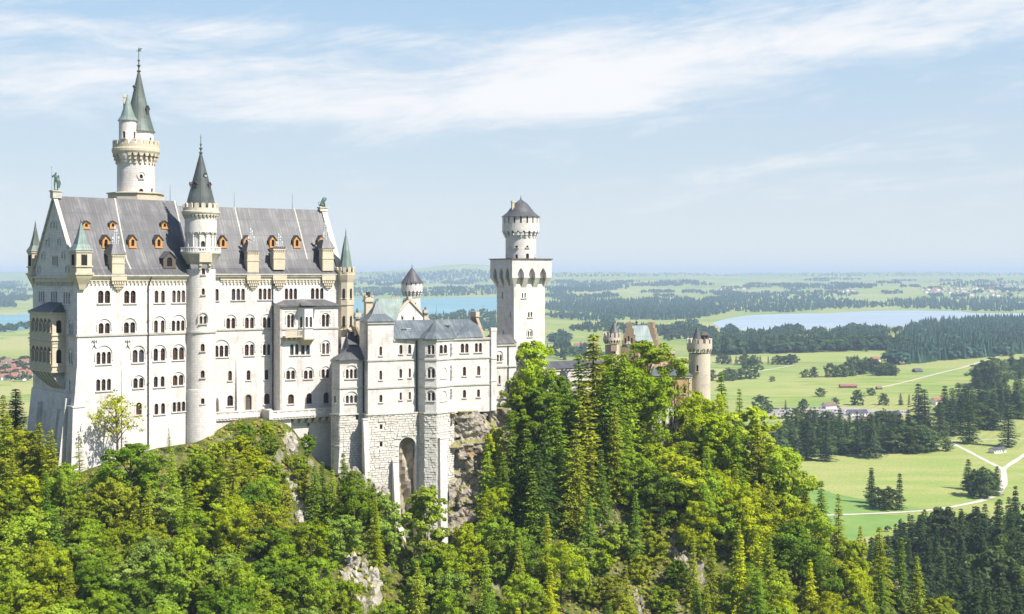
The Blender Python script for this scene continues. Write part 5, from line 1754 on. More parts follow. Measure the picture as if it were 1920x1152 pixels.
# stepped gable house
gh = thing('gatehouse', at(1205, 780, 408), 'gatehouse with stepped brown gable, clock and green ribbed roof', 'gatehouse')
f = Fr(*at(1163, 700, 402).xy, .86, -.14)
L = f.a(1197)
steps, zz = [], []
n = 5
for i in range(n):
    steps.append((L / 2 * i / n, f.z(661 - (661 - 604) * (i + 1) / n * .985, L / 2)))
outline = [(0, -50), (L, -50)]
for i in range(n):
    outline.append((L - L / 2 * i / n * .86, steps[i][1])); outline.append((L - L / 2 * (i + 1) / n * .86, steps[i][1]))
for i in reversed(range(n)):
    outline.append((L / 2 * (i + 1) / n * .86, steps[i][1])); outline.append((L / 2 * i / n * .86, steps[i][1]))
o2 = []
for p in outline:
    if not o2 or (abs(p[0] - o2[-1][0]) + abs(p[1] - o2[-1][1])) > 1e-3: o2.append(p)
wins_g = [Win(f, 1171 + 6 * k, 1174 + 6 * k, 634 - (4 if k == 1 else 0), 645, 1, depth=.3) for k in range(3)]
mb = MB()
wall(mb, f, o2, [h for x in wins_g for h in x.holes], depth=.6)
mb.add([f.pt(a, 0, z) for a, z in o2] + [f.pt(a, -.8, z) for a, z in o2], [(i, (i + 1) % len(o2), len(o2) + (i + 1) % len(o2), len(o2) + i) for i in range(len(o2))])
back = 15.5
wall(mb, f, o2, [], n=-.8)
fb = Fr(*f.xy(3.2, -back), f.dx, f.dy)
def gat(fr, n_): return [fr.pt(a, n_, z) for a, z in o2]
dirx = Fr(*f.xy(L, 0), .93, .36)
a2 = dirx.a(1236)
shift = (dirx.dx * a2, dirx.dy * a2)
o3 = [(x + shift[0], y + shift[1], z + .0) for x, y, z in gat(f, 0)]
o4 = [(x + shift[0] + .8 * dirx.dx, y + shift[1] + .8 * dirx.dy, z) for x, y, z in gat(f, 0)]
k = len(o3)
tri = tessellate_polygon([[Vector((a, z, 0)) for a, z in o2]])
mb.add(o3, tri); mb.add(o4, tri)
mb.add(o3 + o4, [(i, (i + 1) % k, k + (i + 1) % k, k + i) for i in range(k)])
mb.build('stepped_gable', M['brownbrick'], gh)
windows(gh, M['brownbrick'], wins_g)
mb = MB()
zr, ze = f.z(611, L / 2), f.z(655, L)
b = dirx.pt(0, 0, 0)
p0, p1 = f.pt(L - .3, -.5, ze), f.pt(L / 2, -.5, zr)
q0, q1 = (p0[0] + shift[0], p0[1] + shift[1], ze), (p1[0] + shift[0], p1[1] + shift[1], zr)
p2, q2 = f.pt(.3, -.5, ze), None
q2 = (p2[0] + shift[0], p2[1] + shift[1], ze)
mb.add([p0, p1, q1, q0, p2, q2], [(0, 1, 2, 3), (1, 4, 5, 2)])
mb.build('roof', M['palemetal'], gh)
mb = MB()
mb.add([(p0[0], p0[1], -50), (q0[0], q0[1], -50), (q0[0], q0[1], ze - .1), (p0[0], p0[1], ze - .1)], [(0, 1, 2, 3)])
mb.build('side_wall', M['redbrick'], gh)
mb = MB()
a = f.a(1178.5); z = f.z(645.5, a)
vs = [f.pt(a + .85 * math.cos(t * math.pi / 10), .12, z + .85 * math.sin(t * math.pi / 10)) for t in range(20)]
vs2 = [f.pt(a + .85 * math.cos(t * math.pi / 10), -.05, z + .85 * math.sin(t * math.pi / 10)) for t in range(20)]
mb.add(vs + vs2, [tuple(range(20))] + [(i, (i + 1) % 20, 20 + (i + 1) % 20, 20 + i) for i in range(20)])
ck = mb.build('clock', M['white'], gh)
mb = MB()
mb.box(f, a - .05, a + .05, .13, .16, z, z + .62); mb.box(f, a, a + .4, .13, .16, z - .05, z + .05)
for t in range(12):
    mb.cbox(f.pt(a + .68 * math.cos(t * math.pi / 6), .14, z + .68 * math.sin(t * math.pi / 6) - .05), .1, .06, .1)
mb.build('clock_hands', M['iron'], ck)
mb = MB()
e = f.pt(L / 2 + 2, -4, zr)
mb.tube((e[0], e[1], zr), (e[0], e[1], zr + 2.2), .12, .05)
mb.lathe(e[0], e[1], [(.3, zr + .6), (.45, zr + 1.0), (.1, zr + 1.4)], 8)
mb.build('ridge_ornament', M['iron'], gh)
# brick gate block with slate roof, between gable house and gate tower
gb = thing('gate_building', at(1262, 800, 396), 'orange brick gate block with shallow slate roof left of the round gate tower', 'gatehouse')
f = Fr(*at(1222, 760, 391).xy, .95, .10)
L = f.a(1297)
gwn = [Win(f, 1268 + 13 * i, 1273 + 13 * i, 722, 738, 1) for i in range(2)]
mb = MB()
wall(mb, f, [(0, f.z(760, 0)), (L, f.z(760, 0)), (L, f.z(706, 0)), (0, f.z(706, 0))], [h for x in gwn for h in x.holes])
mb.poly([f.pt(L, 0, -50), f.pt(L, -10, -50), f.pt(L, -10, f.z(706, 0)), f.pt(L, 0, f.z(706, 0))])
mb.poly([f.pt(0, 0, -50), f.pt(0, -10, -50), f.pt(0, -10, f.z(706, 0)), f.pt(0, 0, f.z(706, 0))])
mb.build('brick_wall', M['redbrick'], gb)
windows(gb, M['trim'], gwn)
mb = MB()
mb.box(f, -.2, L + .2, -.3, .35, f.z(709, 0), f.z(705, 0)); mb.box(f, L - .9, L, -.2, .16, f.z(800, 0), f.z(709.2, 0))
for i in range(9):
    mb.box(f, .4 + i * L / 9, .9 + i * L / 9, -8.2, -7.6, f.z(690, 0), f.z(684, 0))
mb.build('trim_band', M['trim'], gb)
mb = MB()
mb.add([f.pt(-.4, .6, f.z(705, 0)), f.pt(L + .4, .6, f.z(705, 0)), f.pt(L - 2, -6, f.z(689, 0, -6)), f.pt(2, -6, f.z(689, 0, -6)), f.pt(L + .4, -11, f.z(705, 0)), f.pt(-.4, -11, f.z(705, 0))], [(0, 1, 2, 3), (3, 2, 4, 5), (0, 3, 5), (1, 4, 2)])
mb.build('roof', M['zinc'], gb)
mb = MB()
h = [arch(f.a(1240), f.a(1248), f.z(802, 0), f.z(766, 0)), arch(f.a(1254), f.a(1262), f.z(802, 0), f.z(770, 0)), arch(f.a(1272), f.a(1284), f.z(806, 0), f.z(772, 0))]
wall(mb, f, [(0, -52), (L, -52), (L, f.z(760, 0)), (0, f.z(760, 0))], h, n=.25, depth=.8)
mb.build('lower_wall', M['whitewash'], gb)
mb = MB()
mb.poly([f.pt(0, -.5, -52), f.pt(L, -.5, -52), f.pt(L, -.5, f.z(760, 0)), f.pt(0, -.5, f.z(760, 0))])
mb.build('doorway', M['darkwood'], gb)
# red upper storey glimpsed behind the broadleaf tree
ub = thing('brick_storey', at(1238, 700, 402), 'orange brick upper storey glimpsed behind the broad tree left of the gate tower', 'gatehouse')
mb = MB()
f = Fr(*at(1220, 700, 400).xy, .95, .1)
L = f.a(1265)
mb.box(f, 0, L, -6, 0, -36, f.z(664, 0))
mb.build('brick_wall', M['redbrick'], ub)
mb = MB(); mb.box(f, -.3, L + .3, -6.3, .3, f.z(664, 0), f.z(660, 0))
for i in range(5):
    mb.box(f, L * (i + .2) / 5, L * (i + .7) / 5, -.4, .3, f.z(660, 0), f.z(657, 0))
for i in range(3): mb.box(f, L + .3 + i * .9, L + .8 + i * .9, -5, -.5, f.z(690 + i * 3, 0), f.z(672 + i * 6, 0))
mb.build('parapet', M['trim'], ub)

# ---------------------------------------------------------------- terrace in front of the right wing
te = thing('terrace', FRr.pt(12, 3, -42), 'pale stone terrace with pierced parapet along the foot of the palace', 'terrace')
zp = -35.2
t0, t1 = FRr.a(404, 3.2), FRr.a(509, 3.2)
t2, t3 = FRr.a(508, 8.4), FRr.a(622, 8.4)
mb = MB()
mb.box(FRr, t0 - .5, t1 + .3, -.2, 3.2, -37.6, -36.6)
mb.box(FRr, t2, t3, -.2, 8.4, -37.6, -36.6)
for (a0, a1, n) in ((t0, t1, 3.2), (t2, t3, 8.4)):
    mb.box(FRr, a0, a1, n - .1, n + .22, -37.1, -36.75)
    for k in range(int((a1 - a0) / .9)):
        x = a0 + .2 + k * .9
        mb.box(FRr, x, x + .45, n, n + .12, -37.5, -37.12)
mb.build('floor_slab', M['tower'], te)
mb = MB()
for (a0, a1, n) in ((t0, t1, 3.2), (t2, t3, 8.4)):
    mb.box(FRr, a0, a1, n - .45, n - .1, -36.6, -35.95)
    mb.box(FRr, a0, a1, n - .5, n - .02, -35.55, zp)
    k = int((a1 - a0) / 1.9)
    for i in range(k + 1):
        x = a0 + (a1 - a0) * i / k
        mb.box(FRr, x - .45, x + .45, n - .44, n - .11, -35.96, -35.54)
        if i < k:
            for j in (.36, .5, .64):
                x2 = a0 + (a1 - a0) * (i + j) / k
                mb.box(FRr, x2 - .09, x2 + .09, n - .4, n - .15, -35.96, -35.54)
mb.box(FRr, t2 - .5, t2 + .5, 2.9, 8.6, -37.4, zp + .12)
mb.build('parapet', M['wall'], te)
mb = MB()
for i in range(6):
    x = FRr.a(556 + i * 13, 8.4)
    mb.hexa([FRr.pt(x - .5, 7.4, -38.9), FRr.pt(x + .5, 7.4, -38.9), FRr.pt(x + .5, 6.2, -38.9), FRr.pt(x - .5, 6.2, -38.9),
             FRr.pt(x - .5, 8.3, -37.6), FRr.pt(x + .5, 8.3, -37.6), FRr.pt(x + .5, 6.2, -37.6), FRr.pt(x - .5, 6.2, -37.6)])
mb.build('bracket', M['wall'], te)
mb = MB()
mb.box(FRr, t0 - .5, t1 - 2.2, -.2, 2.8, -48, -37.6)
x0 = FRr.a(508, 7.6); x1 = FRr.a(546, 7.6)
mb.box(FRr, x0, x1, -.2, 7.6, -55, -37.6)
f = Fr(*FRr.xy(0, 6.2), FRr.dx, FRr.dy)
hs = [arch(f.a(576), f.a(580), f.z(801, 20), f.z(795, 20), flat=True), arch(f.a(577), f.a(580), f.z(820, 20), f.z(812, 20), flat=True)]
wall(mb, f, [(x1, -58), (t3 + 1, -58), (t3 + 1, -37.6), (x1, -37.6)], hs, depth=.8)
mb.poly([FRr.pt(t3 + 1, 6.2, -58), FRr.pt(t3 + 1, 0, -58), FRr.pt(t3 + 1, 0, -37.6), FRr.pt(t3 + 1, 6.2, -37.6)])
mb.build('retaining_wall', M['tower'], te)

# ---------------------------------------------------------------- bronze figures on the gables
def skinfig(name, pts, edges, radii, matl, parent=None, sub=1, root=0):
    me = bpy.data.meshes.new(name)
    off = OFF.get(parent, Vector((0, 0, 0)))
    me.from_pydata([tuple(Vector(p) - off) for p in pts], edges, [])
    o = bpy.data.objects.new(name, me)
    COL.objects.link(o)
    md = o.modifiers.new('skin', 'SKIN')
    for i, r in enumerate(radii):
        v = me.skin_vertices[0].data[i]
        v.radius = (r, r) if not isinstance(r, tuple) else r
        v.use_root = (i == root)
    s_ = o.modifiers.new('sub', 'SUBSURF'); s_.levels = sub; s_.render_levels = sub
    bpy.context.view_layer.update()
    dg = bpy.context.evaluated_depsgraph_get()
    m2 = bpy.data.meshes.new_from_object(o.evaluated_get(dg))
    o.modifiers.clear()
    o.data = m2
    m2.name = name
    bpy.data.meshes.remove(me)
    m2.materials.clear(); m2.materials.append(matl)
    m2.polygons.foreach_set('use_smooth', [True] * len(m2.polygons))
    if parent: o.parent = parent; OFF[o] = off
    else: OFF[o] = Vector((0, 0, 0))
    return o
kx, ky = FL.xy(.4, -DEP / 2)
kz = 20.5
kn = thing('bronze_statue', (kx, ky, kz), 'green bronze statue of a standing knight with spear and shield on the gable top', 'statue')
H = (HY - 321) / FPX * ky - kz
u = H / 7.5
rx_, ry_ = .95, .3
def kpnt(x, d, z): return (kx + x * rx_ * u - d * ry_ * u, ky + x * ry_ * u + d * rx_ * u, kz + z * u)
P_ = [kpnt(0, 0, 3.9), kpnt(0, 0, 4.9), kpnt(0, -.05, 5.9), kpnt(0, 0, 6.4), kpnt(.02, -.1, 7.05),
      kpnt(-.45, 0, 3.7), kpnt(-.5, -.15, 2.0), kpnt(-.5, 0, .25), kpnt(-.55, -.5, .1),
      kpnt(.45, 0, 3.7), kpnt(.55, -.3, 2.0), kpnt(.6, -.1, .25), kpnt(.7, -.6, .1),
      kpnt(-.85, 0, 5.85), kpnt(-1.25, -.2, 4.9), kpnt(-1.45, -.5, 5.8),
      kpnt(.85, 0, 5.85), kpnt(1.15, -.1, 4.7), kpnt(1.1, -.6, 3.7)]
E_ = [(0, 1), (1, 2), (2, 3), (3, 4), (0, 5), (5, 6), (6, 7), (7, 8), (0, 9), (9, 10), (10, 11), (11, 12), (2, 13), (13, 14), (14, 15), (2, 16), (16, 17), (17, 18)]
rd = [.62, .58, .6, .28, .45, .42, .3, .2, .16, .42, .3, .2, .16, .32, .24, .18, .32, .24, .18]
skinfig('body', P_, E_, [r * u for r in rd], M['bronze'], kn)
mb = MB()
mb.tube(kpnt(-1.5, -.55, 0), kpnt(-1.55, -.55, 8.6), .07 * u, .05 * u)
mb.tube(kpnt(-1.55, -.55, 8.6), kpnt(-1.55, -.55, 9.3), .16 * u, .01)
mb.build('spear', M['bronze'], kn)
mb = MB()
sh_ = [kpnt(1.1 + .75 * math.cos(t * math.pi / 6) * (1 if math.sin(t * math.pi / 6) >= 0 else .75), -.75, 2.4 + 1.6 * math.sin(t * math.pi / 6)) for t in range(12)]
sb_ = [(x + .12 * u * ry_, y - .12 * u, z) for x, y, z in sh_]
mb.add(sh_ + sb_, [tuple(range(12)), tuple(range(12, 24))] + [(i, (i + 1) % 12, 12 + (i + 1) % 12, 12 + i) for i in range(12)])
mb.build('shield', M['bronze'], kn)
mb = MB(); mb.lathe(kx, ky, [(.5, kz), (.9 * u, kz + .02), (.9 * u, kz + .2), (.3, kz + .2)], 12)
mb.build('base', M['bronze'], kn)

lx, ly = FRr.xy(bR - .5, -HW)
lz = zrR + .8
li = thing('lion_statue', (lx, ly, lz), 'green bronze lion sitting on the right gable of the palace', 'statue')
ul = ((HY - 370) / FPX * ly - lz) / 2.5
def lp(x, d, z): return (lx + (x * .9 - d * .4) * ul, ly + (x * .4 + d * .9) * ul, lz + z * ul)
P_ = [lp(-.55, 0, .55), lp(-.25, 0, 1.0), lp(.15, 0, 1.5), lp(.4, 0, 2.0), lp(.75, 0, 2.2), lp(1.1, 0, 2.1),
      lp(.35, -.28, 1.15), lp(.5, -.28, .5), lp(.52, -.28, .1), lp(.75, -.28, .08),
      lp(.35, .28, 1.15), lp(.5, .28, .5), lp(.52, .28, .1), lp(.75, .28, .08),
      lp(-.35, -.4, .5), lp(.15, -.45, .45), lp(-.05, -.45, .12), lp(.2, -.45, .08),
      lp(-.35, .4, .5), lp(.15, .45, .45), lp(-.05, .45, .12), lp(.2, .45, .08),
      lp(-.9, 0, .3), lp(-1.05, 0, .9), lp(-.85, 0, 1.4), lp(.6, -.22, 2.5), lp(.6, .22, 2.5)]
E_ = [(0, 1), (1, 2), (2, 3), (3, 4), (4, 5), (2, 6), (6, 7), (7, 8), (8, 9), (2, 10), (10, 11), (11, 12), (12, 13), (0, 14), (14, 15), (15, 16), (16, 17), (0, 18), (18, 19), (19, 20), (20, 21), (0, 22), (22, 23), (23, 24), (4, 25), (4, 26)]
rd = [.42, .42, .46, .52, .42, .2, .2, .15, .12, .13, .2, .15, .12, .13, .28, .2, .13, .12, .28, .2, .13, .12, .1, .08, .13, .1, .1]
skinfig('body', P_, E_, [r * ul for r in rd], M['bronze'], li)
# ================================================================ terrain
H = 150.0                                   # camera height over the valley floor
def hills(X, Y):
    X = np.asarray(X, float); Y = np.asarray(Y, float)
    def ss(a, b, v): t = np.clip((v - a) / (b - a), 0, 1); return t * t * (3 - 2 * t)
    z = -H + 0 * X
    # the land beyond the lakes climbs gently and breaks into low hills
    k = ss(5200, 9500, Y)
    z = z + 62 * k + 60 * ss(9000, 16500, Y)
    z = z + k * (16 * np.sin(X / 610 + Y / 930) + 11 * np.sin(X / 350 - Y / 640 + 1.3) + 8 * np.sin(X / 190 + Y / 410 + .4))
    z = z + ss(15200, 18400, Y) * (46 + 13 * np.sin(X / 900 + .7) + 8 * np.sin(X / 370 + 2) + 5 * np.sin(X / 170))      # the last rolling ridge of the skyline
    def bump(x, y, sx_, sy_, h): return h * np.exp(-((X - x) / sx_) ** 2 - ((Y - y) / sy_) ** 2)
    z = z + bump(820, 11500, 620, 1100, 52) + bump(1900, 12500, 700, 900, 38) + bump(-1500, 14500, 2600, 1500, 62) + bump(-250, 14800, 900, 1200, 92) + bump(1300, 16000, 900, 900, 30) + bump(4700, 16500, 1500, 900, 34) + bump(-6200, 12500, 1500, 1500, 55)
    z = z + bump(3700, 12800, 1000, 1100, 26) + bump(5600, 13500, 1500, 1200, 36) + bump(2600, 10200, 800, 600, 14)
    # foot of the castle mountain, on the near side
    return z
def pz(X, Y): return float(hills(X, Y))
def ground_at(px, py):
    lo, hi = 150.0, 19500.0
    k = (px - CX) / FPX
    Ys_ = np.concatenate([np.geomspace(lo, hi, 700)])
    v = HY - FPX * hills(k * Ys_, Ys_) / Ys_      # pixel row of every distance along this column
    i = np.argmax(v <= py)
    if v[i] > py: i = len(Ys_) - 1
    if i > 0:
        t = (v[i - 1] - py) / max(1e-9, v[i - 1] - v[i]); Y = Ys_[i - 1] + t * (Ys_[i] - Ys_[i - 1])
    else: Y = Ys_[0]
    return k * Y, Y, pz(k * Y, Y)

ys = np.concatenate([[-400, 60], np.geomspace(200, 19000, 150)])
us = np.linspace(-1, 1, 161)
vs, fs = [], []
for y in ys:
    hw = 700 + .62 * max(y, 0)
    xs = us * hw
    zz = hills(xs, np.full_like(xs, y))
    vs += [(x, y, z) for x, z in zip(xs, zz)]
nu = len(us)
fs = [(j * nu + i, j * nu + i + 1, (j + 1) * nu + i + 1, (j + 1) * nu + i) for j in range(len(ys) - 1) for i in range(nu - 1)]
mb = MB(); mb.v = vs; mb.f = fs; mb.m = [0] * len(fs)
m, t, p, out = mat('valley_meadow')
g = t.new('ShaderNodeNewGeometry')
pos = g.outputs['Position']
def fields(sx_, sy_, rot):
    mp = t.new('ShaderNodeMapping'); t.link(pos, mp.inputs['Vector'])
    mp.inputs['Scale'].default_value = (1 / sx_, 1 / sy_, 0); mp.inputs['Rotation'].default_value = (0, 0, rot)
    v = t.new('ShaderNodeTexVoronoi', feature='F1', distance='CHEBYCHEV')
    t.set(v, Scale=1.0, Randomness=.85); t.link(mp.outputs[0], v.inputs['Vector'])
    return t.sep(v.outputs['Color'])[0]
fcol = t.ramp(fields(420, 230, .3), [(0.0, (.20, .285, .055)), (.2, (.26, .33, .085)), (.38, (.155, .24, .05)), (.55, (.32, .35, .11)), (.72, (.21, .30, .065)), (.86, (.44, .41, .19))], 'CONSTANT')
n1_ = t.noise(pos, .006, 6, .62)
fcol = t.mix(t.math('MULTIPLY', t.maprange(n1_, .42, .72), .6), fcol, (.40, .38, .15))
mp = t.new('ShaderNodeMapping'); t.link(pos, mp.inputs['Vector']); mp.inputs['Scale'].default_value = (.010, .045, 0); mp.inputs['Rotation'].default_value = (0, 0, .12)
n2_ = t.noise(mp.outputs[0], 1.0, 7, .68)
fcol = t.mix(t.math('MULTIPLY', t.maprange(n2_, .45, .58), .75), fcol, (.40, .375, .14))
mw = t.new('ShaderNodeTexWave', wave_type='BANDS', bands_direction='X')
mq = t.new('ShaderNodeMapping'); t.link(pos, mq.inputs['Vector']); mq.inputs['Rotation'].default_value = (0, 0, .5)
t.link(mq.outputs[0], mw.inputs['Vector']); t.set(mw, Scale=.035, Distortion=1.2, Detail=2.0)
mk = t.math('MULTIPLY', t.math('MULTIPLY', mw.outputs['Fac'], t.maprange(fields(420, 230, .3), .3, .5)), .30)
fcol = t.mix(mk, fcol, (.16, .23, .05))           # swaths of mowing
n3_ = t.noise(pos, .5, 5, .6)
fcol = t.mix(t.maprange(n3_, .40, .68, 0, .5), fcol, (.13, .19, .035))
t.link(fcol, p.inputs['Base Color'])
p.inputs['Roughness'].default_value = .95
p.inputs['Specular IOR Level'].default_value = .1
gr = mb.build('valley_ground', M.setdefault('meadow', m), fix=False, smooth=False)
gr.data.polygons.foreach_set('use_smooth', [True] * len(gr.data.polygons))
tag(gr, 'wide green valley floor of meadows stretching to the low hills', 'ground', kind='structure')

def sheet(name, pxs, mt, lift, label, cat, kind='structure'):
    # a flat patch of ground or water given by its outline
    p_ = [ground_at(*q) for q in pxs]
    zt = max(z for _, _, z in p_) if kind == 'water' else None
    mb = MB()
    tri = tessellate_polygon([[Vector((x, y, 0)) for x, y, z in p_]])
    mb.add([(x, y, (zt if zt is not None else z) + lift) for x, y, z in p_], tri)
    o = mb.build(name, mt)
    for pl in o.data.polygons:
        pass
    return tag(o, label, cat, kind='structure')
def water(name, c, rough, spec):
    m, t, p, out = mat(name)
    g = t.new('ShaderNodeNewGeometry')
    mp = t.new('ShaderNodeMapping'); t.link(g.outputs['Position'], mp.inputs['Vector']); mp.inputs['Scale'].default_value = (.0012, .004, 0)
    n = t.noise(mp.outputs[0], 1.0, 5, .6)
    t.link(t.ramp(n, [(.35, tuple(x * .85 for x in c)), (.65, tuple(min(1, x * 1.15) for x in c))]), p.inputs['Base Color'])
    p.inputs['Roughness'].default_value = rough
    p.inputs['Specular IOR Level'].default_value = spec
    return m
M['lake'] = water('turquoise_water', (.155, .315, .345), .35, .25)
M['palelake'] = water('pale_water', (.35, .415, .465), .3, .4)
sheet('lake_water', [(-160, 588), (-60, 590), (20, 591), (60, 587), (100, 600), (70, 612), (54, 618), (20, 622), (-60, 627), (-200, 640)], M['lake'], .5, 'turquoise lake water at the left edge behind the palace', 'lake')
sheet('lake_water', [(560, 561), (680, 559), (800, 560), (830, 558), (930, 557), (1010, 560), (1002, 578), (960, 583), (880, 590), (835, 592), (800, 594), (740, 600), (660, 604), (560, 610)], M['lake'], .5, 'turquoise lake water between the palace and the square tower', 'lake')
sheet('lake_water', [(1335, 606), (1362, 598), (1400, 592), (1440, 590), (1500, 588.5), (1560, 588), (1600, 585), (1640, 583), (1720, 582.5), (1800, 584.5), (1822, 587), (1880, 588), (1990, 587), (2050, 592), (1930, 596), (1800, 597), (1740, 601), (1710, 608), (1690, 614), (1640, 613), (1560, 617), (1500, 619), (1440, 619), (1390, 620), (1350, 616)], M['palelake'], .5, 'pale blue lake water in the valley right of the gatehouse', 'lake')

def strip(name, pxs, w_, mt, lift, label, cat):
    p0 = [Vector(ground_at(*q)) for q in pxs]
    p_ = []
    for a, b in zip(p0, p0[1:]):
        k = max(2, int((b - a).length / 12))
        p_ += [a.lerp(b, i / k) for i in range(k)]
    p_.append(p0[-1])
    for _ in range(3): p_ = [p_[0]] + [(p_[i - 1] + p_[i] * 2 + p_[i + 1]) / 4 for i in range(1, len(p_) - 1)] + [p_[-1]]
    vs = []
    for i, q in enumerate(p_):
        d = (p_[min(i + 1, len(p_) - 1)] - p_[max(i - 1, 0)]); d.z = 0; d.normalize()
        nrm = Vector((-d.y, d.x, 0)) * w_ / 2 * R.uniform(.8, 1.15)
        for s_ in (-1, 1):
            v = q + nrm * s_
            vs.append((v.x, v.y, pz(v.x, v.y) + lift))
    mb = MB(); mb.add(vs, [(2 * i, 2 * i + 1, 2 * i + 3, 2 * i + 2) for i in range(len(p_) - 1)])
    return tag(mb.build(name, mt), label, cat, kind='structure')
strip('path', [(1776, 829), (1800, 838), (1835, 857), (1862, 871), (1881, 880)], 4.2, M['path'], .10, 'pale path running up left from the fork in the meadow', 'path')
strip('path', [(1881, 880), (1895, 870), (1930, 848), (1990, 815)], 4.4, M['path'], .14, 'pale path running up right from the fork in the meadow', 'path')
strip('path', [(1881, 879), (1883, 895), (1882, 910), (1876, 926), (1850, 938), (1822, 944)], 4.6, M['path'], .18, 'pale path running down from the fork to the dark spruces', 'path')
strip('path', [(1826, 943), (1780, 953), (1740, 959), (1660, 963), (1585, 966), (1500, 968)], 4.0, M['path'], .22, 'pale path along the lower edge of the near meadow', 'path')
strip('road', [(1632, 729), (1665, 724), (1700, 716), (1738, 706), (1765, 699), (1800, 691), (1835, 680), (1865, 671), (1890, 664), (1930, 655)], 4.2, M['path'], .12, 'pale country road crossing the far meadows at the right', 'road')
strip('road', [(1380, 702), (1420, 697), (1455, 691), (1490, 685)], 4.0, M['path'], .12, 'pale farm track left of the far groves', 'road')
strip('path', [(1700, 828), (1780, 828), (1850, 824), (1960, 822)], 2.4, M['path'], .08, 'thin track across the meadow above the kiosk', 'path')
sheet('car_park', [(1440, 781), (1440, 766), (1500, 765), (1560, 764), (1600, 764), (1660, 769), (1704, 770), (1700, 778), (1660, 785), (1600, 787), (1560, 783), (1480, 782)], M['gravel'], .1, 'grey gravel car park beyond the belt of spruces', 'car park')
m, t, p, out = mat('mown_grass')
g = t.new('ShaderNodeNewGeometry')
t.link(t.ramp(t.noise(g.outputs['Position'], .05, 6, .6), [(.35, (.13, .24, .04)), (.7, (.20, .30, .06))]), p.inputs['Base Color'])
p.inputs['Roughness'].default_value = .95
M['mown'] = m
sheet('meadow_patch', [(1480, 1010), (1480, 906), (1520, 905), (1560, 925), (1610, 935), (1690, 948), (1740, 955), (1660, 960), (1600, 963), (1720, 968), (1640, 1000), (1560, 1030)], M['mown'], .05, 'greener mown corner of the near meadow', 'meadow')

# ---------------------------------------------------------------- castle mountain
cols = [
 (-900, [(700, 420), (1000, 350), (1400, 270)]), (-500, [(760, 345), (1000, 310), (1330, 250)]), (-250, [(790, 326), (1000, 295), (1320, 238)]), (-60, [(812, 317), (950, 290), (1320, 228)]), (40, [(850, 313), (950, 288), (1320, 226)]),
 (100, [(888, 305), (960, 285), (1320, 224)]), (140, [(890, 298), (960, 281), (1320, 224)]), (190, [(872, 303), (930, 289), (1320, 226)]), (250, [(852, 309), (930, 291), (1320, 228)]),
 (300, [(840, 313), (890, 301), (1000, 281), (1320, 230)]), (345, [(834, 315.5), (880, 304), (1000, 283), (1320, 232)]), (372, [(829, 316), (880, 306), (1000, 284), (1320, 233)]), (402, [(812, 321), (850, 312), (980, 288), (1320, 234)]),
 (440, [(788, 329), (840, 314), (960, 293), (1320, 236)]), (475, [(784, 331), (830, 316), (960, 294), (1320, 237)]), (515, [(787, 332), (840, 318), (960, 298), (1320, 239)]), (545, [(800, 331), (860, 321), (1000, 302), (1320, 242)]),
 (575, [(845, 335), (900, 322), (1000, 305), (1320, 244)]), (600, [(872, 337), (930, 322), (1020, 306), (1320, 246)]), (640, [(888, 334), (950, 320), (1020, 306), (1320, 249)]), (690, [(905, 330), (980, 318), (1060, 304), (1320, 253)]),
 (735, [(985, 328), (1040, 316), (1320, 256)]), (770, [(1040, 327), (1080, 316), (1320, 259)]), (830, [(1050, 329), (1090, 318), (1320, 263)]), (868, [(1000, 338), (1060, 325), (1320, 266)]), (905, [(960, 342), (1050, 328), (1320, 270)]),
 (940, [(800, 355), (860, 350), (960, 340), (1050, 330), (1320, 274)]), (960, [(762, 360), (850, 354), (960, 342), (1050, 332), (1320, 276)]), (1050, [(768, 376), (900, 356), (1000, 340), (1320, 282)]), (1150, [(788, 388), (900, 363), (1000, 345), (1320, 288)]),
 (1220, [(808, 391), (900, 367), (1000, 349), (1320, 290)]), (1290, [(818, 394), (900, 371), (1000, 351), (1320, 292)]), (1350, [(836, 398), (950, 370), (1050, 352), (1320, 298)]), (1450, [(876, 398), (980, 374), (1100, 350), (1320, 304)]),
 (1550, [(980, 390), (1080, 368), (1320, 318)]), (1650, [(1075, 383), (1150, 365), (1380, 325)]), (1750, [(1160, 378), (1420, 335)]), (1860, [(1245, 372), (1480, 335)]), (2000, [(1350, 370), (1600, 330)]), (2300, [(1560, 365), (1800, 330)]), (2800, [(1900, 360), (2100, 330)])]
cpx = [c[0] for c in cols]
def col_eval(px, fn):
    i = max(0, min(len(cpx) - 2, int(np.searchsorted(cpx, px)) - 1))
    t_ = min(1, max(0, (px - cpx[i]) / (cpx[i + 1] - cpx[i])))
    return fn(cols[i][1]) * (1 - t_) + fn(cols[i + 1][1]) * t_
def top_of(px): return col_eval(px, lambda c: c[0][0])
def depth(px, py):
    def f(c):
        if py <= c[0][0]:
            (a, b), (c_, d) = c[0], c[1]
            return b
        for (a, b), (c_, d) in zip(c, c[1:]):
            if py <= c_: return b + (d - b) * (py - a) / (c_ - a)
        (a, b), (c_, d) = c[-2], c[-1]
        return max(120, d + (d - b) * (py - c_) / (c_ - a))
    return col_eval(px, f)
from mathutils import noise as MN
def bumpy(X, Y, Z):
    v = Vector((X, Y, Z))
    return 2.2 * MN.noise(v * .07) + 1.0 * MN.noise(v * .19 + Vector((3, 1, 7)))
NCX, NRY = 210, 76
vs = []
pxs_ = np.concatenate([np.linspace(-900, -100, 14)[:-1], np.linspace(-100, 1960, NCX - 28), np.linspace(1960, 2800, 16)[1:]])
NCX = len(pxs_)
rows_back = [(0, 200, -152), (0, 110, -95), (0, 45, -12), (0, 18, -1.5)]
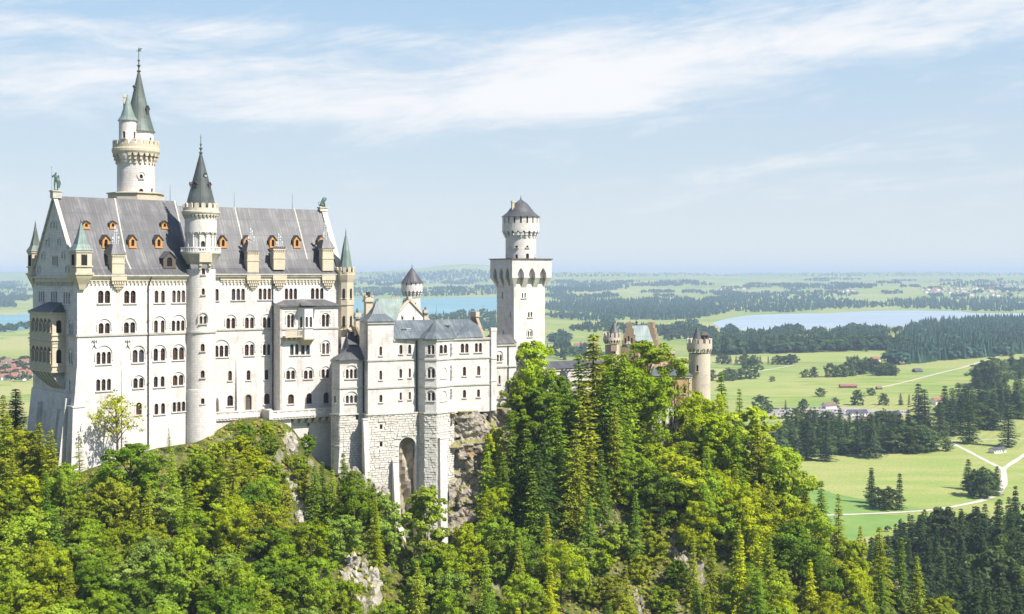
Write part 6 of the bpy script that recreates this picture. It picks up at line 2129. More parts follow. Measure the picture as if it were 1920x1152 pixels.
for px in pxs_:
    tp = top_of(px)
    c = at(px, tp, depth(px, tp))
    bk = []
    right = max(0, min(1, (px - 1330) / 120))
    for _, dy_, dz_ in rows_back:
        dy2 = dy_ * (1 - .45 * right)
        z = c.z + dz_ * (1 + .5 * right)
        if dy_ == 200: z = -H - 3
        z = max(z, -H - 3)
        k = 1 + dy2 / c.y * .9
        vs.append((c.x * k, c.y + dy2, z))
    for j in range(NRY):
        s_ = j / (NRY - 1)
        py = tp + (1560 - tp) * s_
        q = at(px, py, depth(px, py))
        if j > 0:
            b_ = bumpy(q.x, q.y, q.z) * min(1, j / 3)
            q.y -= b_; q.z += .5 * b_
        vs.append(tuple(q))
    q = Vector(vs[-1])
    vs.append((q.x * .8, max(20, q.y - 40), -H - 3))
per = len(rows_back) + NRY + 1
fs = [(i * per + j, i * per + j + 1, (i + 1) * per + j + 1, (i + 1) * per + j) for i in range(NCX - 1) for j in range(per - 1)]
m, t, p, out = mat('mountainside')
g = t.new('ShaderNodeNewGeometry'); pos = g.outputs['Position']
nA = t.noise(pos, .09, 6, .62); nB = t.noise(pos, .5, 6, .65); nC = t.noise(pos, 2.2, 5, .6)
grass = t.ramp(t.math('ADD', t.math('MULTIPLY', nB, .6), t.math('MULTIPLY', nC, .4)), [(.32, (.03, .045, .010)), (.47, (.085, .10, .02)), (.58, (.16, .155, .04)), (.72, (.26, .21, .10))])
rock = t.ramp(nB, [(.3, (.17, .15, .125)), (.55, (.42, .38, .33)), (.75, (.58, .54, .48))])
steep = t.sep(g.outputs['Normal'])[2]
rk = t.math('MULTIPLY', t.maprange(nA, .55, .63), t.maprange(steep, .25, .75, 1.0, .3))
t.link(t.mix(rk, grass, rock), p.inputs['Base Color'])
p.inputs['Roughness'].default_value = .95; p.inputs['Specular IOR Level'].default_value = .1
bp = t.new('ShaderNodeBump'); t.set(bp, Strength=.9, Distance=.8); t.link(t.math('ADD', nB, t.math('MULTIPLY', nC, .5)), bp.inputs['Height']); t.link(bp.outputs[0], p.inputs['Normal'])
mb = MB(); mb.v = vs; mb.f = fs; mb.m = [0] * len(fs)
hl = mb.build('hillside', m, fix=False)
hl.data.polygons.foreach_set('use_smooth', [True] * len(hl.data.polygons))
tag(hl, 'steep grassy and rocky mountainside carrying the castle', 'hillside', kind='structure')
# facing check so that the slope's normals point outwards
nn_ = sum((pl.normal.y for pl in hl.data.polygons))
if nn_ > 0: hl.data.flip_normals()

# ---------------------------------------------------------------- rocks
m, t, p, out = mat('cliff_rock')
g = t.new('ShaderNodeNewGeometry'); pos = g.outputs['Position']
nB = t.noise(pos, .35, 7, .65, .6); nC = t.noise(pos, 1.4, 6, .65); nD = t.noise(pos, .16, 4, .6)
c1 = t.ramp(nB, [(.3, (.13, .105, .085)), (.46, (.30, .255, .205)), (.6, (.40, .35, .29)), (.75, (.52, .48, .42))])
c1 = t.mix(t.math('MULTIPLY', t.maprange(nC, .58, .72), .7), c1, (.09, .075, .06))
c1 = t.mix(t.math('MULTIPLY', t.maprange(nD, .6, .72), .8), c1, (.40, .25, .12))
up = t.sep(g.outputs['Normal'])[2]
c1 = t.mix(t.maprange(up, .55, .8), c1, (.24, .23, .06))
t.link(c1, p.inputs['Base Color']); p.inputs['Roughness'].default_value = .95
bp = t.new('ShaderNodeBump'); t.set(bp, Strength=1.0, Distance=.7); t.link(t.math('ADD', nB, t.math('MULTIPLY', nC, .6)), bp.inputs['Height']); t.link(bp.outputs[0], p.inputs['Normal'])
M['cliff'] = m
m2 = m.copy(); m2.name = 'pale_limestone_rock'
for nd in m2.node_tree.nodes:
    if nd.type == 'VALTORGB':
        for e, c in zip(nd.color_ramp.elements, ((.22, .19, .15), (.40, .36, .30), (.50, .455, .39), (.58, .54, .48))): e.color = (*c, 1)
M['palerock'] = m2
def fbm(v, s, k=4):
    a, r_ = 1.0, 0.0
    v = v * s
    for _ in range(k):
        r_ += a * MN.noise(v); a *= .5; v = v * 2.03 + Vector((1.7, 9.2, 3.3))
    return r_
# the bare cliff right of the rough base
vs = []
nxx, nzz = 60, 110
for j in range(nzz + 1):
    for i in range(nxx + 1):
        s_, t_ = i / nxx, j / nzz
        z = -36.5 - 45 * t_
        px = 846 + (958 - 846) * s_ - 8 * t_
        Yb = 341.6 + 9.5 * s_ - 5.0 * t_ - 2.0 * math.sin(s_ * 2.6) * (.4 + t_)
        X = (px - CX) / FPX * Yb
        v = Vector((X, Yb, z))
        d = 2.6 * fbm(v, .13) + 1.1 * abs(fbm(v + Vector((9, 0, 0)), .33)) - (1.7 if fbm(v + Vector((0, 5, 2)), .09) > .25 else 0)
        ledge = .9 * (((t_ * 5 + .4 * fbm(v, .05)) % 1.0) > .86)
        vs.append((X + d * .3, Yb - d - ledge, z))
nb = len(vs)
for i in range(nxx + 1):
    x, y, z = vs[i]
    vs.append((x, y + 14, z + .4))
mb = MB()
mb.add(vs, [(j * (nxx + 1) + i, j * (nxx + 1) + i + 1, (j + 1) * (nxx + 1) + i + 1, (j + 1) * (nxx + 1) + i) for j in range(nzz) for i in range(nxx)] + [(i, i + 1, nb + i + 1, nb + i) for i in range(nxx)])
o = mb.build('cliff', M['cliff'])
tag(o, 'bare grey brown rock cliff under the right end of the bower', 'cliff')
def outcrop(name, px0, py0, px1, py1, w_, label, lean=0, mt='palerock', fwd=1.0, n_=0):
    # a rib of broken blocks along a line of the slope
    rr_ = random.Random(int(px0 * 7 + py0))
    bm = bmesh.new()
    L_ = math.hypot(px1 - px0, py1 - py0) / 7
    for j in range(int(L_ * w_ * 1.0) + 10):
        t_ = rr_.random()
        px = px0 + (px1 - px0) * t_ + 7 * w_ * rr_.uniform(-1, 1) * (.35 + .65 * math.sin(math.pi * t_))
        py = py0 + (py1 - py0) * t_ + rr_.uniform(-8, 8)
        c = at(px, py, depth(px, py))
        s_ = rr_.uniform(.35, 1.35) * (.7 + .12 * w_)
        q = []
        for _ in range(13):
            d = Vector((rr_.gauss(0, 1), rr_.gauss(0, 1), rr_.gauss(0, 1))).normalized()
            q.append(bm.verts.new(c + Vector((d.x * s_ * .9, d.y * s_ * .8 + .2, d.z * s_ * 1.35))))
        bmesh.ops.convex_hull(bm, input=q)
    for v in [v for v in bm.verts if not v.link_faces]: bm.verts.remove(v)
    me = bpy.data.meshes.new(name); bm.to_mesh(me); bm.free()
    me.materials.append(M[mt])
    o = bpy.data.objects.new(name, me); COL.objects.link(o)
    return tag(o, label, 'rock', 'rocks showing through the slope')
outcrop('rock_outcrop', 540, 812, 578, 1010, 2.8, 'long pale rock spine falling below the grassy mound by the terrace')
outcrop('rock_outcrop', 655, 1035, 700, 1152, 5.0, 'broad pale rock patch low on the slope below the bower')
outcrop('rock_outcrop', 306, 930, 330, 1010, 2.6, 'small pale rock cleft in the trees below the stair tower')
outcrop('rock_outcrop', 460, 1030, 480, 1090, 2.6, 'small pale rock patch at the bottom left of centre')
outcrop('rock_outcrop', 1085, 905, 1150, 1000, 6.5, 'wide grey rock face under the big spruces right of the cliff', mt='cliff')
outcrop('rock_outcrop', 1262, 1010, 1310, 1090, 4.0, 'tan bare rock patch among bushes at the lower centre right', mt='cliff')
outcrop('rock_outcrop', 1682, 1100, 1700, 1150, 1.8, 'small pale rock at the lower right among the trees')
outcrop('rock_outcrop', 905, 905, 935, 1000, 3.4, 'pillar of grey rock at the foot of the bare cliff', mt='cliff', fwd=1.4)
outcrop('rock_outcrop', 640, 880, 720, 935, 3.4, 'smooth pale rock apron at the foot of the left rough base')
outcrop('rock_outcrop', 1180, 1110, 1210, 1152, 2.6, 'small grey rock at the bottom edge right of centre', mt='cliff')

# ---------------------------------------------------------------- trees
def leafmesh(name, quads, vals, mt):
    # quads: (n,4,3) array
    n = len(quads)
    me = bpy.data.meshes.new(name)
    me.vertices.add(n * 4); me.loops.add(n * 4); me.polygons.add(n)
    me.vertices.foreach_set('co', quads.reshape(-1))
    me.loops.foreach_set('vertex_index', np.arange(n * 4, dtype=np.int32))
    me.polygons.foreach_set('loop_start', np.arange(0, n * 4, 4, dtype=np.int32))
    a = me.attributes.new('leaf', 'FLOAT', 'FACE')
    a.data.foreach_set('value', np.asarray(vals, dtype=np.float32))
    me.materials.append(mt)
    me.update(); me.validate()
    return me
def unit(v): return v / np.maximum(1e-9, np.linalg.norm(v, axis=-1, keepdims=True))
def cards(c, nrm, size, rng, asp=.62):
    # diamond leaves round centres c, facing nrm
    n = len(c)
    t_ = unit(np.cross(nrm, rng.normal(size=(n, 3))))
    b = np.cross(nrm, t_)
    s_ = size[:, None]
    bend = nrm * s_ * .18
    return np.stack([c - t_ * s_, c - b * s_ * asp + bend, c + t_ * s_, c + b * s_ * asp + bend], 1)
def trunkmesh(name, segs, mt):
    mb = MB()
    for p0, p1, r0, r1 in segs: mb.tube(p0, p1, r0, r1, 5)
    me = bpy.data.meshes.new(name)
    me.from_pydata(mb.v, [], mb.f); me.materials.append(mt); me.update()
    return me
def broadleaf(seed, width=.36, low=.16, leaf=.0155, lobes=11, nclump=15, per=84, airy=False):
    # unit-height tree: limbs reach out into billowing lobes, each lobe carries sprays of leaves
    rng = np.random.RandomState(seed)
    lean = rng.uniform(-.03, .03, 2)
    segs = [((0, 0, -.08), (lean[0] * .4, lean[1] * .4, .35), .020, .014), ((lean[0] * .4, lean[1] * .4, .35), (lean[0], lean[1], .84), .014, .004)]
    LB = []
    for i in range(lobes):
        t_ = (i + .5) / lobes
        z = low + .06 + (.86 - low) * t_ ** .85 + rng.uniform(-.03, .03)
        env = width * math.sin(math.pi * min(1, .16 + .78 * t_)) ** .7
        a = i * 2.399 + rng.uniform(-.6, .6)
        rr = env * (rng.uniform(.45, .8) if t_ < .9 else .12)
        r_ = (width * rng.uniform(.34, .55) if t_ < .9 else width * .34) * (.9 if not airy else .75)
        c = np.array([rr * math.cos(a), rr * math.sin(a), min(.93 - r_ * .3, z)])
        LB.append((c, r_))
        z0 = max(.12, c[2] - .10 - .6 * rr)
        k = min(1, z0 / .84)
        p0 = (lean[0] * k, lean[1] * k, z0)
        mid = (c[0] * .5, c[1] * .5, z0 + (c[2] - z0) * .6)
        segs.append((p0, mid, .008, .0055)); segs.append((mid, tuple(c), .0055, .0025))
        for _ in range(3 if not airy else 5):
            d = unit(rng.normal(size=3)); segs.append((tuple(c), tuple(c + d * r_ * .9), .0025, .001))
    Q, V = [], []
    for c, r_ in LB:
        lv = rng.uniform(-.12, .12)
        for j in range(nclump):
            d0 = unit(rng.normal(size=3)); d0[2] = d0[2] * .8 + .12
            cc = c + d0 * r_ * rng.uniform(.4, 1.35) * np.array([1, 1, .85])
            n = int(per * rng.uniform(.55, 1.35))
            cr_ = r_ * rng.uniform(.20, .46)
            d = unit(rng.normal(size=(n, 3)))
            p = cc + d * (cr_ * rng.uniform(.3, 1.0, n) ** .7)[:, None] * np.array([1.1, 1.1, .72])
            nr = unit(d * .7 + d0 * .55 + np.array([0, 0, .5]) + rng.normal(size=(n, 3)) * .5)
            Q.append(cards(p, nr, leaf * rng.uniform(.55, 1.35, n), rng)); V.append(np.clip(rng.normal(.5, .19, n) + lv + rng.uniform(-.14, .14), 0, 1))
    return leafmesh('crown', np.concatenate(Q), np.concatenate(V), M['leaf']), trunkmesh('trunk', segs, M['bark'])
def spruce(seed, width=.17, levels=34, low=.06, leaf=.017, droop=.35, thin=1.0):
    rng = np.random.RandomState(seed)
    Q, V = [], []
    segs = [((0, 0, -.06), (0, 0, .5), .016, .010), ((0, 0, .5), (0, 0, .99), .010, .0015)]
    for i in range(levels):
        t_ = (i + rng.uniform(-.3, .3)) / levels
        z = low + (1 - low) * max(0, t_)
        L = width * (1 - t_) ** .82 * rng.uniform(.78, 1.12) + .008
        nb_ = int(rng.randint(5, 9) * (1 if t_ < .8 else .8))
        a0 = rng.uniform(0, 6.28)
        for b in range(nb_):
            if rng.rand() > thin: continue
            a = a0 + 6.283 * b / nb_ + rng.uniform(-.3, .3)
            l = L * rng.uniform(.62, 1.2)
            k = max(3, int(l / leaf * 1.15))
            s_ = (np.arange(k) + .6) / k
            up = rng.uniform(-.1, .25)
            dz = l * (up * s_ - droop * s_ ** 2 + .25 * droop * s_ ** 3)
            base = np.stack([np.cos(a) * l * s_, np.sin(a) * l * s_, z + dz], 1)
            tan = np.array([np.cos(a), np.sin(a), -.3])
            side = np.array([-np.sin(a), np.cos(a), 0])
            for sg in (-1, 0, 1):
                n = k
                w_ = (leaf * 1.4 * (1 - .5 * s_))[:, None]
                p = base + side * sg * w_ + rng.normal(size=(n, 3)) * leaf * .22 - np.array([0, 0, .25 * leaf]) * abs(sg)
                nr = unit(np.array([0, 0, 1.0]) + side * sg * .8 + tan * .35 + rng.normal(size=(n, 3)) * .35)
                tt = unit(tan * .75 + side * sg * .8 + rng.normal(size=(n, 3)) * .2)
                bb = np.cross(nr, tt)
                sz = (leaf * rng.uniform(.8, 1.35, n))[:, None]
                Q.append(np.stack([p - tt * sz * .7, p - bb * sz * .38, p + tt * sz * 1.1, p + bb * sz * .38], 1))
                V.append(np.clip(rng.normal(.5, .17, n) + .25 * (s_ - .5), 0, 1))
            if b % 3 == 0 and l > .05: segs.append(((0, 0, z), tuple(base[-1]), .0028, .001))
    Q = np.concatenate(Q)
    return leafmesh('crown', Q, np.concatenate(V), M['needle']), trunkmesh('trunk', segs, M['bark'])

PB = [broadleaf(100 + i, width=w_, low=l_, lobes=n_) for i, (w_, l_, n_) in enumerate(((.38, .10, 12), (.44, .08, 13), (.35, .14, 11), (.40, .06, 14), (.33, .12, 11), (.42, .12, 10)))]
PT = [broadleaf(150 + i, width=.27, low=.08, lobes=13) for i in range(2)]                      # taller, narrower
PA = [broadleaf(180 + i, width=.42, low=.34, lobes=13, nclump=10, per=12, airy=True, leaf=.017) for i in range(2)]   # thin airy ones
PSH = [broadleaf(190 + i, width=.58, low=-.05, lobes=9, nclump=12, per=60, leaf=.036) for i in range(2)]       # shrubs
PS = [spruce(200 + i, width=w_, droop=d_) for i, (w_, d_) in enumerate(((.17, .35), (.20, .45), (.15, .3), (.225, .4), (.18, .25)))]
PL = [spruce(230 + i, width=.17, levels=26, thin=.62, droop=.15, leaf=.015) for i in range(2)]  # thin young ones
PM = [spruce(240 + i, width=w_, levels=24, leaf=.026) for i, w_ in enumerate((.17, .22, .14, .19, .25, .16))]   # valley spruces
PMB = [broadleaf(250 + i, width=w_, low=-.06, lobes=14, nclump=11, per=34, leaf=.030) for i, w_ in enumerate((.46, .42, .52))]
TREES = []
def tree(kind, px, py, Y, hgt, tint, zone, base=None, wide=1.0):
    protos = {'broad': PB, 'tall': PT, 'airy': PA, 'shrub': PSH, 'spruce': PS, 'young': PL, 'vspruce': PM, 'vbroad': PMB}[kind]
    cr, tr = protos[R.randrange(len(protos))]
    p = base if base is not None else at(px, py, Y)
    nm = {'broad': 'broadleaf_tree', 'tall': 'broadleaf_tree', 'airy': 'airy_tree', 'shrub': 'shrub', 'spruce': 'spruce_tree', 'young': 'young_spruce', 'vspruce': 'spruce_tree', 'vbroad': 'broadleaf_tree'}[kind]
    o = bpy.data.objects.new(nm, None)
    COL.objects.link(o)
    o.location = p
    o.rotation_euler = (R.uniform(-.03, .03), R.uniform(-.03, .03), R.uniform(0, 6.28))
    wz = hgt
    o.scale = (hgt * wide * R.uniform(.92, 1.1), hgt * wide * R.uniform(.92, 1.1), hgt)
    a = bpy.data.objects.new('trunk', tr); b = bpy.data.objects.new('crown', cr)
    for q in (a, b): COL.objects.link(q); q.parent = o
    j = R.uniform(.85, 1.17); k = R.uniform(.93, 1.06)
    b.color = (tint[0] * j * k, tint[1] * j, tint[2] * j * R.uniform(.8, 1.5), 1)
    TREES.append(dict(o=o, kind=kind, px=px, py=py, h=hgt, Y=p[1], tint=tint, zone=zone))
    return o
BRIGHT, MID, DEEP, OLIVE, DARK, GOLD, GREY, LIME = (.37, .43, .016), (.275, .365, .020), (.155, .24, .018), (.275, .31, .018), (.075, .125, .018), (.40, .44, .014), (.265, .35, .045), (.37, .455, .03)
def T(kind, px, ytop, ybase, tint, wide=1.0, Y=None, zone='hill'):
    # a tree of the slope: its tip and its foot as seen, its distance from the slope itself
    Yd = Y or depth(px, ybase)
    b = at(px, ybase, Yd)
    return tree(kind, px, ybase, Yd, (ybase - ytop) * Yd / FPX, tint, zone, base=b, wide=wide)
# right shoulder, the trees one can pick out
T('broad', 990, 634, 800, LIME, 1.0); T('broad', 966, 700, 830, MID, .8); T('broad', 1040, 700, 850, DEEP, .8)
T('spruce', 1112, 622, 890, OLIVE, 1.45, Y=374); T('spruce', 1096, 715, 985, OLIVE, 1.45, Y=352); T('spruce', 1140, 690, 940, DEEP, 1.3, Y=360); T('spruce', 1170, 655, 880, MID, 1.05); T('broad', 1212, 634, 800, MID, 1.15, Y=385)
T('spruce', 1062, 715, 900, DEEP, 1.1); T('tall', 1010, 720, 900, DEEP, 1.2); T('spruce', 985, 800, 985, DEEP, 1.15); T('spruce', 1020, 790, 1000, DARK, 1.1)
T('broad', 965, 790, 880, MID, .8); T('spruce', 1000, 880, 1040, DEEP, 1.2); T('spruce', 1150, 760, 950, OLIVE, 1.0); T('spruce', 1060, 760, 960, DEEP, 1.2, Y=356)
T('spruce', 1355, 695, 845, DEEP, 1.1, Y=400); T('spruce', 1387, 728, 862, DEEP, .9, Y=402); T('broad', 1318, 742, 880, BRIGHT, .9); T('tall', 1340, 770, 910, BRIGHT, 1.0); T('broad', 1322, 800, 905, MID, .8); T('broad', 1362, 800, 930, MID, .9)
T('tall', 1412, 756, 920, LIME, 1.15); T('spruce', 1378, 790, 960, DEEP, 1.0); T('spruce', 1425, 790, 970, OLIVE, 1.0); T('broad', 1480, 838, 1020, LIME, 1.0); T('spruce', 1450, 830, 1000, OLIVE, .9)
T('broad', 1235, 830, 940, BRIGHT, 1.0); T('broad', 1190, 850, 960, MID, .9); T('broad', 1275, 850, 985, BRIGHT, 1.05); T('broad', 1320, 880, 1020, MID, 1.0); T('broad', 1240, 880, 1000, DEEP, 1.0); T('broad', 1350, 880, 1020, BRIGHT, 1.0)
T('spruce', 1540, 898, 1060, DEEP, .85); T('spruce', 1572, 925, 1080, OLIVE, .95); T('broad', 1520, 950, 1080, MID, 1.0); T('broad', 1490, 980, 1110, DEEP, 1.1); T('spruce', 1440, 900, 1060, OLIVE, .95)
T('spruce', 1652, 985, 1130, OLIVE, 1.0); T('spruce', 1612, 985, 1110, OLIVE, .9); T('spruce', 1688, 1005, 1150, DEEP, .95); T('broad', 1600, 1010, 1120, BRIGHT, .9); T('spruce', 1720, 1040, 1180, OLIVE, .9)
T('spruce', 1335, 1000, 1160, OLIVE, .8); T('spruce', 1385, 1000, 1190, GOLD, .8); T('spruce', 1300, 990, 1140, OLIVE, .7); T('shrub', 1270, 1050, 1095, DEEP, 1.0); T('young', 1175, 1060, 1140, GOLD, 1.0)
T('broad', 1400, 930, 1060, BRIGHT, 1.0); T('broad', 1400, 1060, 1180, MID, 1.0)
# left and centre
T('airy', 220, 733, 868, BRIGHT, 1.05, Y=301); T('young', 150, 806, 910, OLIVE, 1.0, Y=289); T('spruce', 30, 728, 850, DARK, 2.0, Y=330); T('spruce', 98, 805, 945, OLIVE, 1.3, Y=287); T('broad', 122, 868, 965, MID, .8); T('broad', 45, 805, 930, OLIVE, 1.0); T('spruce', 12, 775, 940, OLIVE, 1.3, Y=290); T('spruce', 590, 868, 985, DEEP, 1.3); T('spruce', 622, 880, 1000, MID, 1.2); T('broad', 664, 885, 1005, DEEP, .9); T('shrub', 560, 855, 895, MID); T('shrub', 603, 915, 960, MID); T('shrub', 570, 905, 945, BRIGHT); T('spruce', 735, 955, 1070, MID, .9, Y=312); T('airy', 1264, 700, 815, MID, .8, Y=384); T('spruce', 5, 738, 880, OLIVE, 1.1, Y=305); T('spruce', 72, 790, 930, OLIVE, 1.25, Y=291)
T('broad', 245, 826, 990, DEEP, 1.05); T('spruce', 322, 838, 965, MID, .9); T('spruce', 285, 845, 960, MID, .9); T('young', 318, 802, 850, DEEP, 1.0); T('young', 436, 812, 985, OLIVE, 1.1); T('spruce', 420, 890, 1010, OLIVE, 1.0)
T('spruce', 606, 863, 965, DEEP, 1.1); T('spruce', 645, 846, 975, DEEP, 1.0); T('young', 692, 882, 990, MID, 1.1, Y=316); T('spruce', 700, 935, 1060, OLIVE, .9); T('spruce', 708, 955, 1070, GOLD, .75, Y=306); T('spruce', 628, 925, 1000, OLIVE, .9); T('broad', 675, 920, 1000, MID, .9)
T('tall', 800, 908, 1080, GREY, 1.1, Y=314); T('broad', 725, 930, 1060, GREY, .8, Y=312); T('shrub', 500, 815, 850, DEEP, 1.0); T('shrub', 575, 815, 850, DEEP, .9); T('young', 490, 830, 870, MID, 1.0)
T('broad', 870, 985, 1120, BRIGHT, 1.0); T('broad', 930, 965, 1100, MID, .9); T('spruce', 915, 830, 965, MID, .9); T('spruce', 945, 850, 990, DEEP, 1.0); T('broad', 830, 1020, 1160, MID, .9)
T('tall', 925, 800, 905, BRIGHT, .8)
# trees standing before the gatehouse
T('broad', 1172, 672, 860, MID, 1.0, Y=378); T('spruce', 1085, 660, 900, DEEP, 1.1, Y=372); T('spruce', 1140, 680, 910, OLIVE, 1.1, Y=372); T('spruce', 1040, 730, 950, DEEP, 1.2); T('spruce', 960, 770, 960, DEEP, 1.0); T('spruce', 1075, 800, 1000, OLIVE, 1.1); T('spruce', 1005, 840, 1030, DARK, 1.1); T('spruce', 1130, 840, 990, DEEP, 1.0); T('spruce', 1165, 720, 900, DEEP, 1.0); T('tall', 1306, 728, 860, LIME, .8, Y=388)
# bushes on the mound under the terrace
for _ in range(40):
    px = R.uniform(352, 545); py = R.uniform(top_of(px) + 14, 950); hh = R.uniform(16, 40)
    T('shrub', px, max(py - hh, top_of(px) + 6), py, R.choice([MID, BRIGHT, OLIVE, MID, LIME, DEEP, GOLD]), R.uniform(.8, 1.2))
for px, yt, yb, tn in ((375, 850, 930, MID), (450, 860, 930, OLIVE), (412, 880, 960, BRIGHT), (500, 890, 975, MID), (470, 905, 990, DEEP), (530, 905, 985, OLIVE)):
    T('broad', px, yt, yb, tn, .85)
# young trees and bushes on the open slopes
for px, yt, yb, tn in ((1085, 1020, 1080, GREY), (1130, 1010, 1070, MID), (1210, 960, 1010, OLIVE), (1230, 1000, 1050, OLIVE), (1160, 980, 1040, GREY), (1095, 1080, 1130, MID), (1200, 1040, 1090, OLIVE), (1140, 1080, 1135, OLIVE), (1245, 1100, 1150, MID),
                       (385, 850, 890, MID), (470, 850, 890, BRIGHT), (520, 870, 905, MID), (380, 900, 950, BRIGHT), (470, 920, 970, BRIGHT), (505, 930, 985, MID), (600, 985, 1030, BRIGHT), (545, 985, 1040, MID), (345, 870, 905, MID), (650, 1000, 1040, MID), (560, 880, 915, OLIVE), (410, 830, 860, OLIVE), (455, 815, 840, OLIVE)):
    T('shrub', px, yt, yb, tn, R.uniform(.8, 1.15))
# the skyline the filling trees keep under
SK = [(-400, 740), (0, 770), (60, 815), (110, 880), (135, 905), (200, 880), (260, 865), (300, 878), (345, 890), (400, 905), (450, 930), (520, 935), (560, 940), (620, 945), (680, 960), (740, 985), (780, 1040), (850, 1010), (890, 960), (940, 880), (960, 770), (1000, 740), (1050, 720), (1100, 740), (1200, 730), (1225, 830), (1260, 850), (1290, 770), (1350, 770), (1400, 780), (1450, 830), (1500, 880), (1550, 925), (1600, 985), (1650, 1020), (1700, 1060), (1800, 1135), (1900, 1190), (2100, 1300)]
def skyline(px): return float(np.interp(px, [a for a, b in SK], [b for a, b in SK]))
OPEN = [(350, 780, 545, 905), (540, 820, 590, 1010), (1060, 985, 1290, 1175), (630, 1000, 740, 1130), (440, 1000, 500, 1080), (880, 760, 950, 950)]
def free(px, py): return not any(a < px < c and b < py < d for a, b, c, d in OPEN)
pts_ = [(d['px'], d['py']) for d in TREES]
row = 0
for py in range(880, 1420, 34):
    px = -160 + (row % 2) * 34
    row += 1
    while px < 1860:
        x, y = px + R.uniform(-20, 20), py + R.uniform(-14, 14)
        px += R.uniform(56, 74)
        if y < top_of(x) + 22: continue
        left = x < 900
        con = 945 < x < 1190 and y < 1040
        k = 'spruce' if R.random() < (.36 if left else (.92 if con else .55)) else 'broad'
        if left and y > 1080: k = 'broad' if R.random() < .93 else 'spruce'
        hp = R.uniform(92, 135) if k == 'broad' else R.uniform(105, 160)
        if not left: hp *= .95
        top = y - hp
        if top < skyline(x):
            top = skyline(x) + R.uniform(0, 16)
            if y - top < 40: continue
        if 1205 < x < 1305 and top < 826: top = 826
        if y - top < 40: continue
        if not free(x, top + 25) and not free(x, (top + y) / 2): continue
        if any(abs(x - a) < 26 and abs(y - b) < 26 for a, b in pts_): continue
        pts_.append((x, y))
        if k == 'broad':
            tn = R.choice([BRIGHT, MID, MID, DEEP, GREY, OLIVE] if left else [BRIGHT, BRIGHT, MID, LIME, OLIVE, DEEP])
            if x < 120 and 960 < y: tn = R.choice([GOLD, BRIGHT, LIME, MID])
            if left and y > 1120 and x > 130: tn = R.choice([MID, GREY, GREY, MID, DEEP])
        else:
            tn = R.choice([OLIVE, DEEP, OLIVE, MID] if left else ([DEEP, DEEP, OLIVE, DARK] if con else [OLIVE, DEEP, OLIVE, GOLD, DEEP, MID]))
        w_ = min(1.35, 105 / (y - top)) if k == 'broad' else min(1.5, 140 / (y - top))
        T(k, x, top, y, tn, max(.85, w_) * R.uniform(.9, 1.12))
NHILL = len(TREES)

# ---- low growth on the slope: nobody could count it
NQ = np.random.RandomState(5)
for nm, cnt, tn, lab, openw, fillw, sz in (('undergrowth', 2600, (.25, .28, .03), 'low leafy bushes covering the castle slope', .9, .5, 1.0), ('rough_grass', 6500, (.36, .35, .06), 'yellowish rough grass tufts covering the castle slope', 1.0, .3, .62), ('dry_scrub', 1300, (.36, .27, .12), 'dry tan scrub scattered over the castle slope', .9, .25, .7), ('undergrowth', 1300, (.10, .16, .03), 'dark green low growth in the hollows of the slope', .55, .5, 1.1)):
    Q, V = [], []
    for _ in range(cnt):
        px, s_ = R.uniform(-120, 1800), R.random()
        tp = top_of(px)
        py = tp + 3 + (1230 - tp) * s_
        if py > 1240 or (852 < px < 948 and py < 990) or (740 < px < 900 and py < 1060) or (575 < px < 735 and py < 905): continue
        op = not free(px, py)
        if 535 < px < 590 and 800 < py < 1000 and R.random() < .8: continue
        if R.random() > (openw if op else fillw): continue
        c = np.array(at(px, py, depth(px, py))); c[1] -= R.uniform(.2, 1.3)
        r_ = R.uniform(.5, 1.5) * (1 if not op else .8) * sz
        n = int(36 * r_ + 12)
        d = unit(NQ.normal(size=(n, 3))); d[:, 2] = np.abs(d[:, 2]) * .8 - .1
        p_ = c + d * (r_ * NQ.uniform(.3, 1, n))[:, None]
        nr = unit(d + np.array([.2, -.5, .7]) + NQ.normal(size=(n, 3)) * .4)
        Q.append(cards(p_, nr, NQ.uniform(.14, .32, n), NQ)); V.append(np.clip(NQ.normal(R.uniform(.3, .75), .18, n), 0, 1))
    ug = bpy.data.objects.new(nm, leafmesh(nm, np.concatenate(Q), np.concatenate(V), M['leaf'])); COL.objects.link(ug)
    ug.color = (*tn, 1)
    tag(ug, lab, 'undergrowth', kind='stuff')

# ---------------------------------------------------------------- valley trees
def VT(kind, px, py, hgt, tint, wide=1.0, zone='valley'):
    X, Y, Z = ground_at(px, py)
    return tree(kind, px, py, Y, hgt, tint, zone, base=Vector((X, Y, Z)), wide=wide)
VD, VD2, VM, VL = (.050, .080, .026), (.066, .10, .03), (.095, .14, .035), (.13, .18, .042)
# dark spruces at the lower right
rowp = 0
for py in range(1010, 1290, 24):
    px = 1575 + (rowp % 2) * 17 + max(0, (1010 - py)) ; rowp += 1
    while px < 1990:
        x, y = px + R.uniform(-10, 10), py + R.uniform(-9, 9)
        px += R.uniform(25, 36)
        hh = R.uniform(20, 36)
        Y = ground_at(x, y)[1]
        top = y - hh * FPX / Y
        lim = np.interp(x, [1575, 1640, 1700, 1760, 1800, 1850, 1900, 1950], [1030, 1000, 960, 955, 945, 940, 895, 890])
        if top < lim: hh = (y - lim) * Y / FPX * R.uniform(.88, 1.0)
        if hh < 9: continue
        VT('vspruce' if R.random() < .9 else 'vbroad', x, y, hh, R.choice([VD, VD, VD2, VM]), R.uniform(.82, 1.1), zone='lower right')
